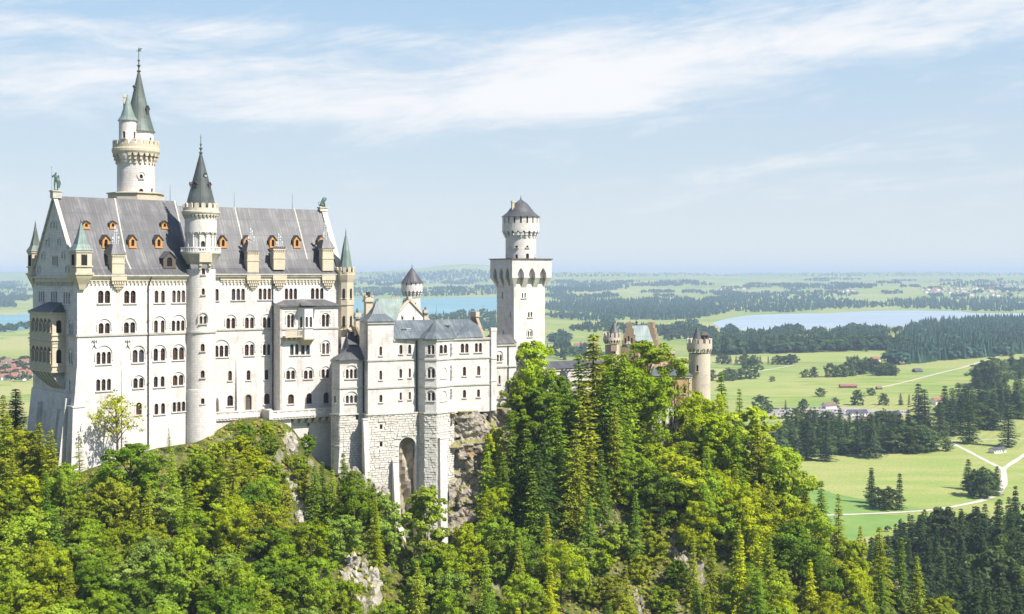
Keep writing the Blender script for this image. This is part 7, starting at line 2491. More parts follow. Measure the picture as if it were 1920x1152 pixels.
# belt of spruces across the middle of the valley
for x, y, h, k in ([(1452 + 17 * i + R.uniform(-6, 6), 838 + R.uniform(-8, 14), R.uniform(17, 28), 'vspruce') for i in range(17)] +
                   [(1460 + 16 * i + R.uniform(-6, 6), 815 + R.uniform(-8, 6), R.uniform(14, 25), 'vspruce') for i in range(16)] +
                   [(1470 + 15 * i + R.uniform(-6, 6), 803 + R.uniform(-6, 6), R.uniform(10, 20), R.choice(['vspruce', 'vspruce', 'vbroad'])) for i in range(15)] +
                   [(1512, 863, 33, 'vspruce'), (1548, 865, 34, 'vspruce'), (1630, 858, 37, 'vspruce'), (1575, 852, 34, 'vspruce'), (1668, 850, 26, 'vspruce'), (1690, 848, 22, 'vbroad'), (1726, 848, 23, 'vbroad'), (1735, 846, 22, 'vbroad'), (1705, 846, 21, 'vbroad')] +
                   [(1735, 812, 42, 'vspruce'), (1762, 822, 36, 'vspruce'), (1722, 800, 44, 'vspruce'), (1818, 832, 40, 'vspruce'), (1890, 838, 38, 'vspruce'), (1840, 806, 26, 'vbroad'), (1862, 806, 36, 'vspruce'), (1782, 818, 34, 'vspruce'), (1800, 816, 40, 'vspruce'), (1852, 800, 36, 'vspruce')] +
                   [(1770 + 17 * i + R.uniform(-6, 6), 800 - i * 2.2 + R.uniform(-7, 7), R.uniform(28, 40), 'vspruce') for i in range(13)] +
                   [(1778 + 16 * i + R.uniform(-6, 6), 783 - i * 2 + R.uniform(-7, 7), R.uniform(26, 38), 'vspruce') for i in range(13)] +
                   [(1840 + 17 * i + R.uniform(-6, 6), 760 - i * 3 + R.uniform(-7, 7), R.uniform(24, 36), 'vspruce') for i in range(8)] +
                   [(1828, 726, 30, 'vspruce'), (1850, 726, 36, 'vbroad'), (1862, 728, 34, 'vspruce'), (1868, 722, 38, 'vbroad')] +
                   [(1835 + 15 * i + R.uniform(-5, 5), 726 - i * 3.4 + R.uniform(-5, 5), R.uniform(28, 42), R.choice(['vspruce', 'vspruce', 'vbroad'])) for i in range(10)]):
    VT(k, x, y, h, R.choice([VD, VD2, VD, VM]) if k == 'vspruce' else R.choice([VM, VL]), R.uniform(1.2, 1.8), zone='middle belt')
# single trees and clumps on the meadows
for x, y, h, k, c in ((1634, 944, 24, 'vspruce', VD2), (1648, 952, 13, 'vbroad', VM), (1668, 957, 15, 'vbroad', VM), (1686, 956, 24, 'vspruce', VD2), (1815, 918, 22, 'vspruce', VD2), (1828, 930, 18, 'vbroad', VM), (1842, 934, 19, 'vbroad', VM), (1850, 922, 15, 'vbroad', VL), (1842, 893, 7, 'vbroad', VM), (1775, 846, 10, 'vbroad', VM), (1868, 930, 21, 'vspruce', VD),
                      (1426, 768, 16, 'vbroad', VM), (1443, 775, 10, 'vbroad', VM), (1473, 770, 12, 'vspruce', VM), (1506, 770, 13, 'vbroad', VM), (1538, 744, 11, 'vbroad', VM), (1634, 742, 10, 'vbroad', VM), (1608, 760, 18, 'vbroad', VM), (1657, 760, 14, 'vbroad', VL), (1689, 760, 14, 'vspruce', VD2), (1704, 760, 13, 'vspruce', VD2), (1566, 765, 12, 'vbroad', VM),
                      (1408, 710, 30, 'vbroad', VM), (1368, 714, 18, 'vbroad', VL), (1388, 712, 16, 'vbroad', VL), (1448, 716, 8, 'vbroad', VL), (1510, 708, 12, 'vbroad', VL), (1526, 708, 16, 'vbroad', VM)):
    VT(k, x, y, h, c, R.uniform(1.0, 1.25), zone='meadow')
for x0, x1, y0, y1, n, h in ((1548, 1620, 706, 702, 9, 20), (1600, 1680, 690, 704, 12, 19), (1632, 1682, 702, 702, 7, 20), (1336, 1492, 682, 682, 16, 15), (1330, 1380, 712, 715, 3, 15)):
    for i in range(n):
        t_ = (i + R.uniform(.1, .9)) / n
        VT(R.choice(['vbroad', 'vbroad', 'vspruce']), x0 + (x1 - x0) * t_, y0 + (y1 - y0) * t_ + R.uniform(-2, 3), h * R.uniform(.75, 1.2), R.choice([VM, VM, VD2, VL]), 1.25, zone='groves')

# ---------------------------------------------------------------- far woods
def inside(poly, x, y):
    r_ = False
    j = len(poly) - 1
    for i in range(len(poly)):
        xi, yi = poly[i]; xj, yj = poly[j]
        if (yi > y) != (yj > y) and x < (xj - xi) * (y - yi) / (yj - yi) + xi: r_ = not r_
        j = i
    return r_
NF = np.random.RandomState(21)
def conetree(rng, c, h, w_, broad):
    # a small ragged tree: stacked irregular skirts, or a lumpy round crown
    q = []
    if not broad:
        for z0, z1, r0, r1 in ((.05, .55, 1.0, .45), (.35, .8, .72, .25), (.62, 1.02, .45, .0)):
            k = 5
            a = rng.uniform(0, 6.28)
            an = a + np.arange(k + 1) * 6.283 / k
            rr = np.append(rng.uniform(.7, 1.25, k), 0); rr[-1] = rr[0]
            for i in range(k):
                q.append([[np.cos(an[i]) * r0 * rr[i] * w_, np.sin(an[i]) * r0 * rr[i] * w_, z0 * h], [np.cos(an[i + 1]) * r0 * rr[i + 1] * w_, np.sin(an[i + 1]) * r0 * rr[i + 1] * w_, z0 * h],
                          [np.cos(an[i + 1]) * r1 * w_, np.sin(an[i + 1]) * r1 * w_, z1 * h], [np.cos(an[i]) * r1 * w_, np.sin(an[i]) * r1 * w_, z1 * h]])
    else:
        lev = ((.0, .75), (.3, 1.1), (.65, .9), (1.0, .1))
        k = 6
        jit = rng.uniform(.7, 1.25, (len(lev), k)); jz = rng.uniform(-.1, .1, (len(lev), k))
        for a in range(len(lev) - 1):
            for i in range(k):
                j = (i + 1) % k
                f = lambda l, m_: [np.cos(m_ * 6.283 / k) * lev[l][1] * jit[l, m_] * w_ * 1.25, np.sin(m_ * 6.283 / k) * lev[l][1] * jit[l, m_] * w_ * 1.25, (lev[l][0] + jz[l, m_]) * h * .8]
                q.append([f(a, i), f(a, j), f(a + 1, j), f(a + 1, i)])
    return np.array(q) + c
def leafbush(rng):
    n = 42
    d = unit(rng.normal(size=(n, 3))); d[:, 2] = np.abs(d[:, 2]) * 1.1 - .15
    p = d * rng.uniform(.55, 1.0, n)[:, None] * np.array([.34, .34, .46]) + np.array([0, 0, .42]) + rng.normal(size=(n, 3)) * .03
    return cards(p, unit(d + rng.normal(size=(n, 3)) * .35 + np.array([0, 0, .3])), rng.uniform(.09, .19, n), rng, .8)
bank = [[conetree(NF, np.zeros(3), 1.0, .19, False) for _ in range(8)], [leafbush(NF) for _ in range(8)]]
def wood(poly, label, n, broad=.3, h=(20, 30), tint=(.050, .098, .066)):  # bluish default tint puts distance haze into the leaf colour
    xs, ys = [p[0] for p in poly], [p[1] for p in poly]
    Q, V = [], []
    got = 0
    tries = 0
    while got < n and tries < n * 30:
        tries += 1
        x, y = NF.uniform(min(xs), max(xs)), NF.uniform(min(ys), max(ys))
        if not inside(poly, x, y): continue
        X, Y, Z = ground_at(x, y)
        if Y > 19200: continue
        hh = NF.uniform(*h)
        b = NF.rand() < broad
        q = bank[int(b)][NF.randint(8)]
        a = NF.uniform(0, 6.28); ca, sa = math.cos(a), math.sin(a)
        s_ = hh * (NF.uniform(.8, 1.0) if b else 1)
        rot = np.stack([q[..., 0] * ca - q[..., 1] * sa, q[..., 0] * sa + q[..., 1] * ca, q[..., 2]], -1) * np.array([hh * 1.25, hh * 1.25, s_]) + np.array([X, Y, Z - .5])
        Q.append(rot); V.append(np.clip(np.full(len(q), NF.normal(.66 if b else .42, .16)) + NF.normal(0, .08, len(q)), 0, 1)); got += 1
    if not Q: return
    me = leafmesh('forest', np.concatenate(Q), np.concatenate(V), M['needle'])
    o = bpy.data.objects.new('forest', me); COL.objects.link(o)
    o.color = (*tint, 1)
    return tag(o, label, 'forest', kind='stuff')
wood([(1700, 618), (1740, 609), (1800, 603), (1860, 600), (1960, 598), (2040, 600), (2040, 655), (1920, 650), (1850, 646), (1760, 650), (1690, 655), (1660, 652), (1690, 640)], 'large dark spruce forest beyond the pale lake at the right', 1500, .15)
wood([(1664, 684), (1670, 672), (1760, 664), (1850, 655), (1960, 640), (1960, 658), (1890, 668), (1780, 676), (1700, 684)], 'long tongue of forest reaching left into the meadows', 430, .25, (24, 34))
wood([(1330, 660), (1450, 657), (1560, 653), (1640, 650), (1700, 652), (1700, 658), (1640, 658), (1560, 660), (1450, 664), (1330, 667)], 'tree belt across the valley behind the gate tower', 300, .6, (20, 36), (.045, .075, .026))
wood([(1330, 632), (1420, 628), (1500, 626), (1600, 624), (1690, 622), (1690, 626), (1600, 629), (1500, 632), (1400, 638), (1330, 644)], 'lakeside trees on the near shore of the pale lake', 240, .6, (15, 26), (.05, .08, .028))
wood([(1330, 644), (1470, 640), (1600, 634), (1690, 640), (1690, 646), (1560, 642), (1430, 650), (1330, 654)], 'scattered trees between the pale lake and the tree belt', 90, .6, (16, 30), (.05, .08, .028))
wood([(1240, 628), (1300, 620), (1340, 622), (1340, 634), (1250, 640)], 'wood behind the stepped gable house', 120, .5, (16, 26), (.045, .07, .026))
wood([(1072, 618), (1120, 612), (1165, 615), (1290, 612), (1320, 618), (1240, 632), (1130, 624), (1072, 622)], 'long hedge wood left of the stepped gable', 220, .5, (14, 22), (.045, .07, .026))
wood([(1024, 572), (1100, 566), (1180, 565), (1290, 562), (1330, 572), (1370, 586), (1310, 598), (1240, 602), (1180, 597), (1120, 590), (1070, 586), (1024, 582)], 'great dark forest across the plain right of the square tower', 1500, .15, (22, 32))
wood([(1024, 594), (1060, 590), (1140, 594), (1200, 600), (1130, 603), (1060, 600)], 'lower edge of woodland right of the square tower', 160, .4, (16, 26))
wood([(1300, 566), (1360, 558), (1440, 556), (1520, 560), (1600, 566), (1660, 572), (1700, 574), (1640, 578), (1560, 580), (1480, 586), (1400, 586), (1360, 582)], 'forest on the far shore of the pale lake', 800, .2, (20, 30))
wood([(1660, 566), (1760, 562), (1850, 560), (1990, 566), (1990, 584), (1900, 585), (1820, 584), (1740, 580), (1690, 578)], 'forest in front of the far town', 700, .15, (20, 30))
wood([(1024, 545), (1060, 535), (1110, 528), (1160, 530), (1200, 536), (1160, 545), (1090, 548), (1040, 556)], 'wooded hill on the skyline right of the square tower', 400, .2, (24, 34))
wood([(1200, 534), (1240, 528), (1300, 528), (1340, 535), (1280, 536), (1230, 538)], 'second wooded ridge on the skyline', 160, .2, (22, 32))
wood([(1460, 540), (1520, 535), (1560, 536), (1620, 533), (1660, 536), (1610, 541), (1530, 541), (1480, 546)], 'low wooded hill under the skyline above the pale lake', 230, .2, (20, 30))
wood([(1490, 556), (1560, 550), (1620, 552), (1600, 556), (1520, 560)], 'small wood in the far meadows above the pale lake', 90, .3, (18, 26))
wood([(1030, 560), (1080, 556), (1150, 556), (1130, 561), (1060, 566)], 'strip of wood in the far meadows by the square tower', 120, .3, (18, 26))
wood([(1760, 536), (1800, 530), (1860, 528), (1960, 530), (1960, 536), (1860, 536), (1790, 540)], 'far wooded ridge above the far town', 160, .2, (20, 30))
wood([(640, 549), (700, 545), (800, 543), (930, 540), (930, 553), (830, 556), (730, 557), (650, 556)], 'forest along the far shore of the turquoise lake', 420, .25, (20, 30))
wood([(640, 530), (720, 526), (830, 522), (930, 522), (930, 530), (820, 532), (700, 536)], 'wooded hills on the skyline behind the small turret', 260, .2, (24, 34))
wood([(670, 524), (740, 517), (820, 511), (885, 507), (935, 511), (935, 522), (820, 524), (720, 527)], 'woods on the highest ridge of the skyline left of the square tower', 420, .2, (26, 36))
wood([(-100, 534), (0, 530), (54, 530), (54, 542), (0, 546), (-100, 546)], 'wooded ridge on the skyline at the left edge', 200, .2, (26, 36))
wood([(1024, 513), (1300, 512), (1600, 512), (1960, 511), (1960, 518), (1600, 519), (1300, 519), (1024, 520)], 'thin dark woods along the last ridge of the skyline at the right', 1000, .2, (16, 24))
wood([(640, 513), (780, 511), (935, 512), (935, 519), (780, 519), (640, 519)], 'thin woods along the last ridge left of the square tower', 300, .2, (16, 24))
wood([(780, 598), (830, 592), (870, 586), (905, 584), (930, 588), (930, 604), (880, 606), (800, 606)], 'trees on the near shore of the turquoise lake', 150, .6, (14, 24), (.045, .075, .026))
wood([(860, 610), (932, 607), (932, 622), (880, 622)], 'wood behind the fire gable of the bower', 120, .4, (14, 22))
wood([(-100, 552), (0, 548), (50, 550), (52, 566), (0, 562), (-100, 566)], 'forest on the far shore at the left edge', 220, .2, (20, 30))
wood([(-60, 620), (10, 618), (40, 614), (54, 610), (54, 618), (0, 624)], 'trees along the near lake shore at the left edge', 60, .7, (14, 22), (.045, .075, .026))
wood([(1024, 655), (1050, 650), (1110, 655), (1135, 668), (1120, 680), (1060, 676), (1024, 668)], 'grove on the plain behind the east wing', 80, .6, (12, 22), (.045, .075, .026))
wood([(1045, 626), (1058, 625), (1070, 628), (1060, 630)], 'small clump on the green plain right of the square tower', 8, .6, (12, 20))
wood([(1340, 560), (1400, 552), (1440, 548), (1470, 552), (1420, 560), (1360, 566)], 'wood beside the scattered far farms', 150, .25, (18, 28))

# copses and hedges strewn over the far plain
def copses(n, x0, x1, y0, y1, label):
    Qp = []
    for _ in range(n):
        cx_, cy_ = NF.uniform(x0, x1), NF.uniform(y0, y1)
        ln = NF.uniform(10, 60); hh = NF.uniform(.8, 2.2) * (1 + (cy_ - 520) / 60)
        Qp.append((cx_, cy_, ln, hh))
    polys_ = []
    Q, V = [], []
    for cx_, cy_, ln, hh in Qp:
        for _ in range(int(ln * 1.1)):
            x, y = cx_ + NF.uniform(-.5, .5) * ln, cy_ + NF.normal(0, .35) * hh
            X, Y, Z = ground_at(x, y)
            if Y > 18500: continue
            b = NF.rand() < .5
            q = bank[int(b)][NF.randint(8)]
            h_ = NF.uniform(14, 26)
            Q.append(q * h_ * np.array([1.3, 1.3, 1.0]) + np.array([X, Y, Z - .5])); V.append(np.full(len(q), np.clip(NF.normal(.55 if b else .4, .15), 0, 1)))
    o = bpy.data.objects.new('forest', leafmesh('forest', np.concatenate(Q), np.concatenate(V), M['needle'])); COL.objects.link(o)
    o.color = (.050, .095, .060, 1)  # aerial haze put into the tint here as well
    tag(o, label, 'forest', kind='stuff')
copses(26, 1024, 1340, 528, 562, 'copses strewn over the far plain between the square tower and the gatehouse')
copses(46, 1340, 1960, 524, 560, 'copses strewn over the far plain above the pale lake')
copses(30, 640, 935, 520, 548, 'copses strewn over the hills beyond the turquoise lake')
copses(16, -60, 55, 522, 580, 'copses strewn over the plain beyond the lake at the left edge')
copses(12, 1024, 1330, 600, 650, 'hedges and copses on the plain behind the gatehouse')
copses(26, 1330, 1720, 622, 655, 'hedges between the pale lake and the tree belt')
wood([(1450, 806), (1740, 800), (1745, 842), (1690, 848), (1520, 858), (1455, 846)], 'bushy undergrowth filling the spruce belt below the car park', 260, 1.0, (7, 14), (.075, .115, .03))
wood([(1760, 796), (1960, 770), (1960, 745), (1850, 752), (1760, 776)], 'bushy undergrowth filling the wood above the kiosk', 170, 1.0, (9, 18), (.06, .095, .03))
wood([(1830, 728), (1960, 700), (1960, 680), (1880, 690), (1835, 714)], 'dense young growth at the edge of the upper right wood', 130, 1.0, (12, 24), (.055, .09, .03))
wood([(1640, 1000), (1760, 975), (1960, 950), (1960, 1180), (1600, 1180)], 'undergrowth between the dark spruces at the lower right', 150, 1.0, (4, 9), (.05, .08, .028))

# ---------------------------------------------------------------- houses, barns, cars
def house(name, px, py, L, Wd, hw_, hr, ang, roofm, wallm, label, cat, group=None, detail=False):
    X, Y, Z = ground_at(px, py)
    t = thing(name, (X, Y, Z), label, cat, group)
    f = Fr(X, Y, math.cos(ang), math.sin(ang))
    mb = MB()
    a = L / 2; b = Wd / 2
    mb.hexa([f.pt(-a, b, Z - .5), f.pt(a, b, Z - .5), f.pt(a, -b, Z - .5), f.pt(-a, -b, Z - .5), f.pt(-a, b, Z + hw_), f.pt(a, b, Z + hw_), f.pt(a, -b, Z + hw_), f.pt(-a, -b, Z + hw_)])
    for s_ in (-a, a): mb.add([f.pt(s_, b, Z + hw_), f.pt(s_, -b, Z + hw_), f.pt(s_, 0, Z + hw_ + hr)], [(0, 1, 2)])
    mb.build('wall', wallm, t)
    mb = MB()
    o = .6
    for s_ in (-1, 1):
        p = [f.pt(-a - o, s_ * (b + o), Z + hw_ - .3), f.pt(a + o, s_ * (b + o), Z + hw_ - .3), f.pt(a + o, 0, Z + hw_ + hr + .1), f.pt(-a - o, 0, Z + hw_ + hr + .1)]
        mb.add(p + [(x, y, z + .25) for x, y, z in p], [(0, 1, 2, 3), (4, 5, 6, 7), (0, 1, 5, 4), (1, 2, 6, 5), (0, 3, 7, 4)])
    mb.build('roof', roofm, t)
    if detail:
        for i in range(max(2, int(L / 3))):
            mb = MB()
            x = -a + L * (i + .5) / max(2, int(L / 3))
            mb.box(f, x - .5, x + .5, b - .02, b + .04, Z + .9, Z + 2.1)
            mb.build('window', M['glass'], t)
        mb = MB(); mb.box(f, a * .5, a * .5 + 1.0, b - .02, b + .05, Z, Z + 2.1); mb.build('door', M['brownwood'], t)
    return t
house('barn', 1590, 727.5, 22, 7, 2.6, 2.2, .05, M['redroof'], M['darkwood'], 'long low barn with red roof alone in the meadow', 'barn', detail=True)
house('field_hut', 1720, 698, 13, 9, 2.2, 3.6, .35, M['slate'], M['darkwood'], 'dark hay hut beside the country road in the far meadow', 'hut')
house('field_hut', 1648, 730.5, 7, 5, 2.0, 1.8, .3, M['brownroof'], M['darkwood'], 'small brown hut at the lower end of the country road', 'hut')
house('farmhouse', 1641, 678, 15, 10, 4, 4, .5, M['redroof'], M['whitewash'], 'red roofed farmhouse half hidden behind the far groves', 'house')
house('field_hut', 1690, 684.5, 9, 7, 3, 3, .4, M['brownroof'], M['darkwood'], 'brown hut at the tip of the forest tongue', 'hut')
house('kiosk', 1870, 849, 15, 6, 3.2, 1.2, .55, M['slate'], M['whitewash'], 'white low hut with dark roof beside the path fork', 'hut', detail=True)
house('lot_building', 1607, 779, 20, 10, 3.4, 2.6, .1, M['slate'], M['whitewash'], 'grey roofed white building among the parked cars', 'house', detail=True)
house('lot_building', 1665, 783, 24, 11, 3.8, 2.8, .05, M['slate'], M['brownwood'], 'dark brown building at the right end of the car park', 'house', detail=True)
house('farmhouse', 1756, 758, 14, 9, 4, 3.4, .6, M['redroof'], M['whitewash'], 'orange roofed house between the spruces at the right', 'house')
house('farmhouse', 1555, 766, 14, 9, 3.6, 3, .3, M['brownroof'], M['whitewash'], 'brown roofed house at the back of the car park', 'house')
house('farmhouse', 1330, 589, 26, 14, 5, 5, .3, M['slate'], M['whitewash'], 'white farmhouse on the far shore meadow of the pale lake', 'house')
for i in range(4):
    house('farmhouse', 1085 + 8 * i, 651 + R.uniform(-3, 3), 18, 11, 4.5, 4.5, R.uniform(0, 1.5), R.choice([M['redroof'], M['brownroof']]), M['whitewash'], ['leftmost', 'second', 'third', 'rightmost'][i] + ' of the farmhouses on the plain left of the brown gable', 'house', 'farmhouses left of the brown gable')
ORD = ['first', 'second', 'third', 'fourth', 'fifth', 'sixth', 'seventh', 'eighth', 'ninth', 'tenth', 'eleventh', 'twelfth', 'thirteenth', 'fourteenth', 'fifteenth', 'sixteenth', 'seventeenth', 'eighteenth', 'nineteenth', 'twentieth']
def nth(i):
    if i < 20: return ORD[i]
    if (i + 1) % 10 == 0: return ['thirtieth', 'fortieth', 'fiftieth', 'sixtieth'][(i + 1) // 10 - 3]
    return ['twenty', 'thirty', 'forty', 'fifty', 'sixty'][(i + 1) // 10 - 2] + '-' + ORD[(i + 1) % 10 - 1]
for r_, (y0, n) in enumerate(((684, 9), (693, 9), (702, 9), (711, 8))):
    for i in range(n):
        house('village_house', 1 + 58 * (i + R.uniform(.2, .8)) / n - 2, y0 + R.uniform(-3, 3), R.uniform(10, 15), R.uniform(8, 10), 4.5, R.uniform(2.6, 4), R.uniform(0, 1.6), M['redroof'] if R.random() < .75 else M['brownroof'], M['whitewash'],
              f'{nth(i)} house from the left in the {["top", "second", "third", "bottom"][r_]} row of the village at the left edge', 'house', 'houses of the village at the left edge')
for r_, (x0, x1, y0, y1, n) in enumerate(((1722, 1900, 545, 541, 17), (1728, 1925, 550, 547, 17), (1780, 1930, 555, 556, 12), (1740, 1800, 533, 531, 5), (1335, 1400, 546, 543, 7), (1560, 1600, 548, 546, 4))):
    for i in range(n):
        house('village_house', x0 + (x1 - x0) * (i + R.uniform(.1, .9)) / n, y0 + (y1 - y0) * i / n + R.uniform(-1.5, 1.5), R.uniform(22, 34), R.uniform(14, 20), 9, R.uniform(6, 9), R.uniform(0, 1.6), M['redroof'] if R.random() < .7 else M['brownroof'], M['whitewash'],
              f'{nth(i)} house from the left in {["the upper row of the far town", "the middle row of the far town", "the lower row of the far town", "the hamlet above the far town", "the far hamlet behind the gate tower", "the small hamlet left of the far town"][r_]}', 'house', 'tiny far houses under the skyline')
# trees between the village houses
wood([(-30, 678), (60, 674), (60, 716), (-30, 720)], 'garden trees between the houses of the village at the left edge', 110, .85, (9, 15), (.05, .08, .028))
wood([(1722, 538), (1930, 536), (1930, 556), (1740, 556)], 'garden trees of the far town', 110, .7, (12, 18), (.04, .065, .03))
# parked cars: one low body with a cabin, four wheels
def carmesh(paint):
    mb = MB()
    f = Fr(0, 0, 1, 0)
    mb.hexa([f.pt(-2.1, .85, .35), f.pt(2.1, .85, .35), f.pt(2.1, -.85, .35), f.pt(-2.1, -.85, .35), f.pt(-2.1, .85, .9), f.pt(2.0, .82, .82), f.pt(2.0, -.82, .82), f.pt(-2.1, -.85, .9)], 0)
    mb.hexa([f.pt(-1.8, .8, .9), f.pt(.9, .8, .86), f.pt(.9, -.8, .86), f.pt(-1.8, -.8, .9), f.pt(-1.4, .66, 1.45), f.pt(.2, .66, 1.45), f.pt(.2, -.66, 1.45), f.pt(-1.4, -.66, 1.45)], 1)
    mb.box(f, -1.35, .15, -.64, .64, 1.452, 1.5, 0)
    for x in (-1.3, 1.3):
        for s_ in (-1, 1): mb.tube((x, s_ * .7, .33), (x, s_ * .9, .33), .33, seg=10, mi=2)
    me = bpy.data.meshes.new('car_body')
    me.from_pydata(mb.v, [], mb.f)
    for q in (paint, M['glass'], M['iron']): me.materials.append(q)
    me.polygons.foreach_set('material_index', mb.m); me.update()
    return me
paints = {'white': M['white'], 'silver': plain('silver_paint', (.5, .51, .53), .3, .05), 'black': plain('black_paint', (.02, .02, .022), .3, .05), 'red': plain('red_paint', (.4, .03, .02), .35, .05), 'blue': plain('blue_paint', (.04, .10, .3), .35, .05)}
cmesh = {k: carmesh(v) for k, v in paints.items()}
for r_, (x0, x1, y0, y1, n) in enumerate(((1442, 1560, 768, 766, 22), (1444, 1585, 773, 771, 25), (1450, 1590, 778, 777, 22), (1560, 1655, 785, 782, 15), (1680, 1705, 772, 776, 5))):
    for i in range(n):
        k = R.choice(['white', 'silver', 'white', 'black', 'red', 'blue', 'silver', 'white'])
        X, Y, Z = ground_at(x0 + (x1 - x0) * (i + R.uniform(.2, .8)) / n, y0 + (y1 - y0) * i / n)
        o = bpy.data.objects.new('parked_car', cmesh[k]); COL.objects.link(o)
        o.location = (X, Y, Z + .1); o.rotation_euler = (0, 0, R.uniform(-.2, .2) + (1.5 if r_ % 2 else 1.75)); o.scale = (1.05,) * 3
        tag(o, f'{k} car, {nth(i)} from the left in the {["back", "second", "third", "front", "short right"][r_]} row of the car park', 'car', 'cars in the far car park')

# ---------------------------------------------------------------- visitors by the gate
shirts = {'pink': (.6, .12, .3), 'teal': (.03, .30, .33), 'white': (.75, .75, .72), 'red': (.5, .05, .05), 'black': (.03, .03, .035), 'blue': (.08, .15, .45), 'yellow': (.6, .45, .06)}
for k, c in shirts.items(): M['shirt_' + k] = plain(k + '_shirt', c, .8, .1)
M['trouser'] = plain('dark_trousers', (.05, .055, .08), .85, .15)
M['hair'] = plain('brown_hair', (.05, .03, .02), .7, .2)
def person(px, py, Y, shirt, label, yaw, pose):
    b = at(px, py, Y)
    t = thing('person', b, label, 'person', 'visitors at the castle gate')
    cy_, sy_ = math.cos(yaw), math.sin(yaw)
    def q(x, d, z): return (b.x + x * cy_ - d * sy_, b.y + x * sy_ + d * cy_, b.z + z)
    aw = .18 * pose
    P = [q(0, 0, .95), q(0, 0, 1.2), q(0, 0, 1.42), q(0, 0, 1.52), q(0, -.02, 1.66),
         q(-.1, 0, .9), q(-.12, -aw, .5), q(-.12, aw, .06), q(-.13, aw - .15, .03), q(.1, 0, .9), q(.12, aw, .5), q(.12, -aw, .06), q(.13, -aw - .15, .03),
         q(-.2, 0, 1.4), q(-.25, aw, 1.12), q(-.24, -.14, .9), q(.2, 0, 1.4), q(.25, -aw, 1.12), q(.24, -.2, .95)]
    E = [(0, 1), (1, 2), (2, 3), (3, 4), (0, 5), (5, 6), (6, 7), (7, 8), (0, 9), (9, 10), (10, 11), (11, 12), (2, 13), (13, 14), (14, 15), (2, 16), (16, 17), (17, 18)]
    rd = [.15, .14, .16, .06, .10, .1, .075, .05, .045, .1, .075, .05, .045, .07, .05, .04, .07, .05, .04]
    o = skinfig('body', P, E, rd, M['skin'], t)
    me = o.data
    me.materials.append(M['shirt_' + shirt]); me.materials.append(M['trouser'])
    for pl in me.polygons:
        z = pl.center.z
        pl.material_index = 1 if .93 < z < 1.47 and not (z < 1.1 and abs(pl.center.x * cy_ + pl.center.y * sy_) > .2) else (2 if z < .93 and abs(pl.center.x * cy_ + pl.center.y * sy_) < .21 else 0)
    mb = MB(); mb.lathe(*q(0, .03, 0)[:2], [(.09, b.z + 1.66), (.115, b.z + 1.72), (.08, b.z + 1.79), (.01, b.z + 1.81)], 8)
    mb.build('hair', M['hair'], t, smooth=True)
vis = [(1233, 803, 'pink'), (1238, 805, 'white'), (1243, 802, 'pink'), (1247, 806, 'blue'), (1252, 805, 'red'), (1257, 809, 'teal'), (1262, 808, 'black'), (1267, 811, 'white'), (1271, 809, 'black'), (1276, 812, 'yellow'), (1281, 811, 'black'), (1286, 812, 'teal'), (1229, 806, 'yellow'), (1244, 809, 'white'), (1254, 812, 'black')]
vis.sort()
for i, (x, y, s_) in enumerate(vis):
    person(x, y + 4, 386 + R.uniform(-1, 2), s_, f'person in {"an" if s_ == "orange" else "a"} {s_} shirt, {nth(i)} from the left of the visitors at the gate', R.uniform(0, 6.28), R.uniform(.2, 1))
fo = thing('forecourt_wall', at(1255, 818, 386), 'dark fence along the forecourt under the gate', 'fence')
f = Fr(*at(1222, 815, 384.2).xy, 1, .03)
Lf = f.a(1300)
mb = MB(); mb.box(f, 0, Lf, -16, 0, -70, f.z(812, 0)); mb.build('retaining_wall', M['cliff'], fo)
for i in range(14):
    mb = MB(); x = Lf * (i + .5) / 14; zt = f.z(812, 0)
    mb.box(f, x - .08, x + .08, -.3, -.14, zt, zt + 1.05); mb.build('post', M['darkwood'], fo)
for dz in (.5, .95):
    mb = MB(); mb.box(f, 0, Lf, -.13, -.06, f.z(812, 0) + dz - .06, f.z(812, 0) + dz + .06); mb.build('rail', M['darkwood'], fo)

# ---------------------------------------------------------------- unseen forested gorge side behind the camera, added to block low sky light
vs, fs = [], []
na, nr_ = 60, 14
for i in range(na + 1):
    a = rad(115 + 200 * i / na)                 # from right of the camera round behind it to the left
    for j in range(nr_ + 1):
        s_ = j / nr_
        rr = 60 + 330 * s_ + 14 * math.sin(i * 1.7 + j)
        z = -95 + 178 * s_ ** .8 * min(1, 4 * i / na, 3 * (na - i) / na) + 6 * math.sin(i * .9 + j * 1.3) * s_
        vs.append((rr * math.sin(a), rr * math.cos(a), min(z, 84)))
mb = MB(); mb.v = vs
mb.f = [(i * (nr_ + 1) + j, i * (nr_ + 1) + j + 1, (i + 1) * (nr_ + 1) + j + 1, (i + 1) * (nr_ + 1) + j) for i in range(na) for j in range(nr_)]
mb.m = [0] * len(mb.f)
gs = mb.build('gorge_slope', plain('dark_forest_slope', (.035, .055, .018), .95, .4, .08), fix=False)
tag(gs, 'dark forested mountain slope on the near side of the gorge', 'slope', kind='structure')

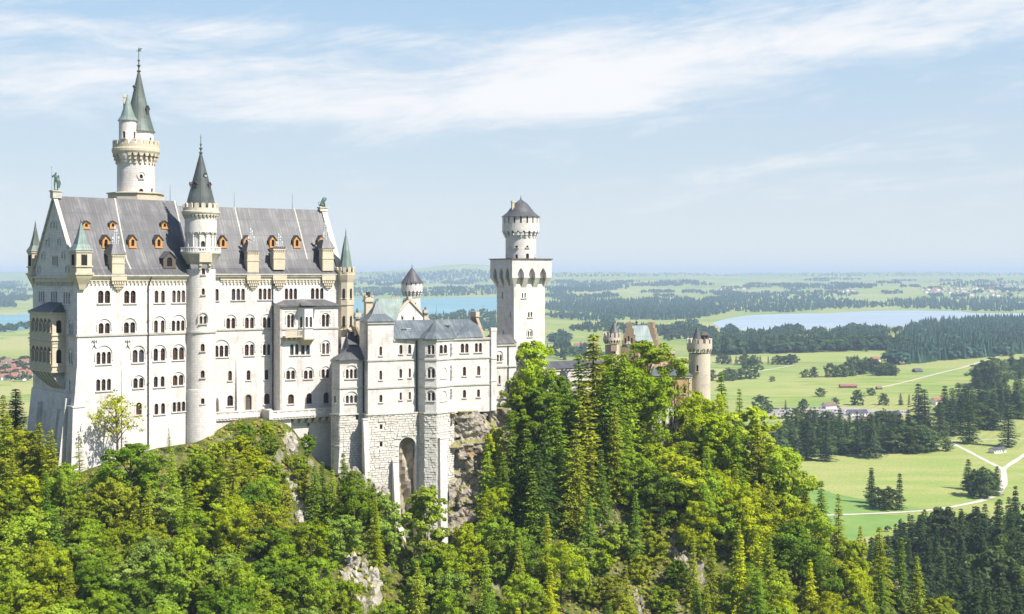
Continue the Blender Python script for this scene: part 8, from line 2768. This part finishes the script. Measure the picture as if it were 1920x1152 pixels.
# ---------------------------------------------------------------- names for the trees
def colour_word(d):
    tn = d['tint']
    for nm, c in (('yellow-green', BRIGHT), ('mid green', MID), ('deep green', DEEP), ('olive green', OLIVE), ('dark', DARK), ('golden green', GOLD), ('grey-green', GREY), ('lime green', LIME), ('blackish green', VD), ('dark green', VD2), ('green', VM), ('pale green', VL)):
        if tn == c: return nm
    return 'green'
def zone_of(d):
    x, y = d['px'], d['py'] - d['h'] * FPX / d['Y'] * .6
    if d['zone'] == 'lower right': return 'in the ' + ('front' if d['py'] > 1180 else 'middle' if d['py'] > 1090 else 'back') + ' of the lower right wood'
    if d['zone'] == 'middle belt':
        if x > 1755: return 'in the ' + ('lower' if d['py'] > 790 else 'upper') + ' wood above the kiosk'
        return 'in the ' + ('front' if d['py'] > 828 else 'back') + ' belt below the car park'
    if d['zone'] == 'meadow': return 'on the meadow ' + ('near the path fork' if d['py'] > 840 else 'round the car park' if d['py'] > 738 else 'left of the red barn')
    if d['zone'] == 'groves': return 'in the groves behind the red barn'
    v = 'high' if y < 880 else 'halfway' if y < 990 else 'low'
    for lim, nm in ((130, 'left of the palace corner'), (345, 'below the left palace front'), (560, 'below the terrace'), (740, 'below the rough base'), (945, 'below the bare cliff'), (1160, 'right of the bare cliff'), (1340, 'below the gatehouse'), (1500, 'right of the gate tower')):
        if x < lim: return f'{v} {nm}'
    return f'{v} on the far right slope'
grp = {}
for d in TREES:
    sp_ = {'broad': 'broadleaf tree', 'tall': 'tall broadleaf tree', 'airy': 'sparse airy tree', 'shrub': 'bushy shrub', 'spruce': 'spruce', 'young': 'thin young spruce', 'vspruce': 'spruce', 'vbroad': 'round tree'}[d['kind']]
    d['sp'] = sp_
    grp.setdefault((colour_word(d), sp_, zone_of(d)), []).append(d)
for (cw, sp_, zn_), L_ in grp.items():
    L_.sort(key=lambda d: d['px'])
    for i, d in enumerate(L_):
        o = d['o']
        o['label'] = f'{cw} {sp_} {zn_}' + ('' if len(L_) == 1 else f', {nth(i)} from left')
        o['category'] = 'shrub' if d['kind'] == 'shrub' else 'tree'
        o['group'] = 'trees on the castle slope' if d['zone'] == 'hill' else 'trees in the valley'

# ---------------------------------------------------------------- the air
mb = MB()
mb.hexa([(-14000, -600, -H - 8), (14000, -600, -H - 8), (14000, 19600, -H - 8), (-14000, 19600, -H - 8), (-14000, -600, 90), (14000, -600, 90), (14000, 19600, 90), (-14000, 19600, 90)])
m = bpy.data.materials.new('haze'); m.use_nodes = True
t = NT(m.node_tree); t.n.clear()
out = t.new('ShaderNodeOutputMaterial')
pv = t.new('ShaderNodeVolumePrincipled')
pv.inputs['Color'].default_value = (.63, .81, 1.0, 1)
pv.inputs['Density'].default_value = 8.0e-5
pv.inputs['Anisotropy'].default_value = 0.0
t.link(pv.outputs[0], out.inputs['Volume'])
hz = mb.build('haze', m)
tag(hz, 'pale blue summer haze over the valley', 'haze', kind='stuff')
print('trees', NHILL, len(TREES))
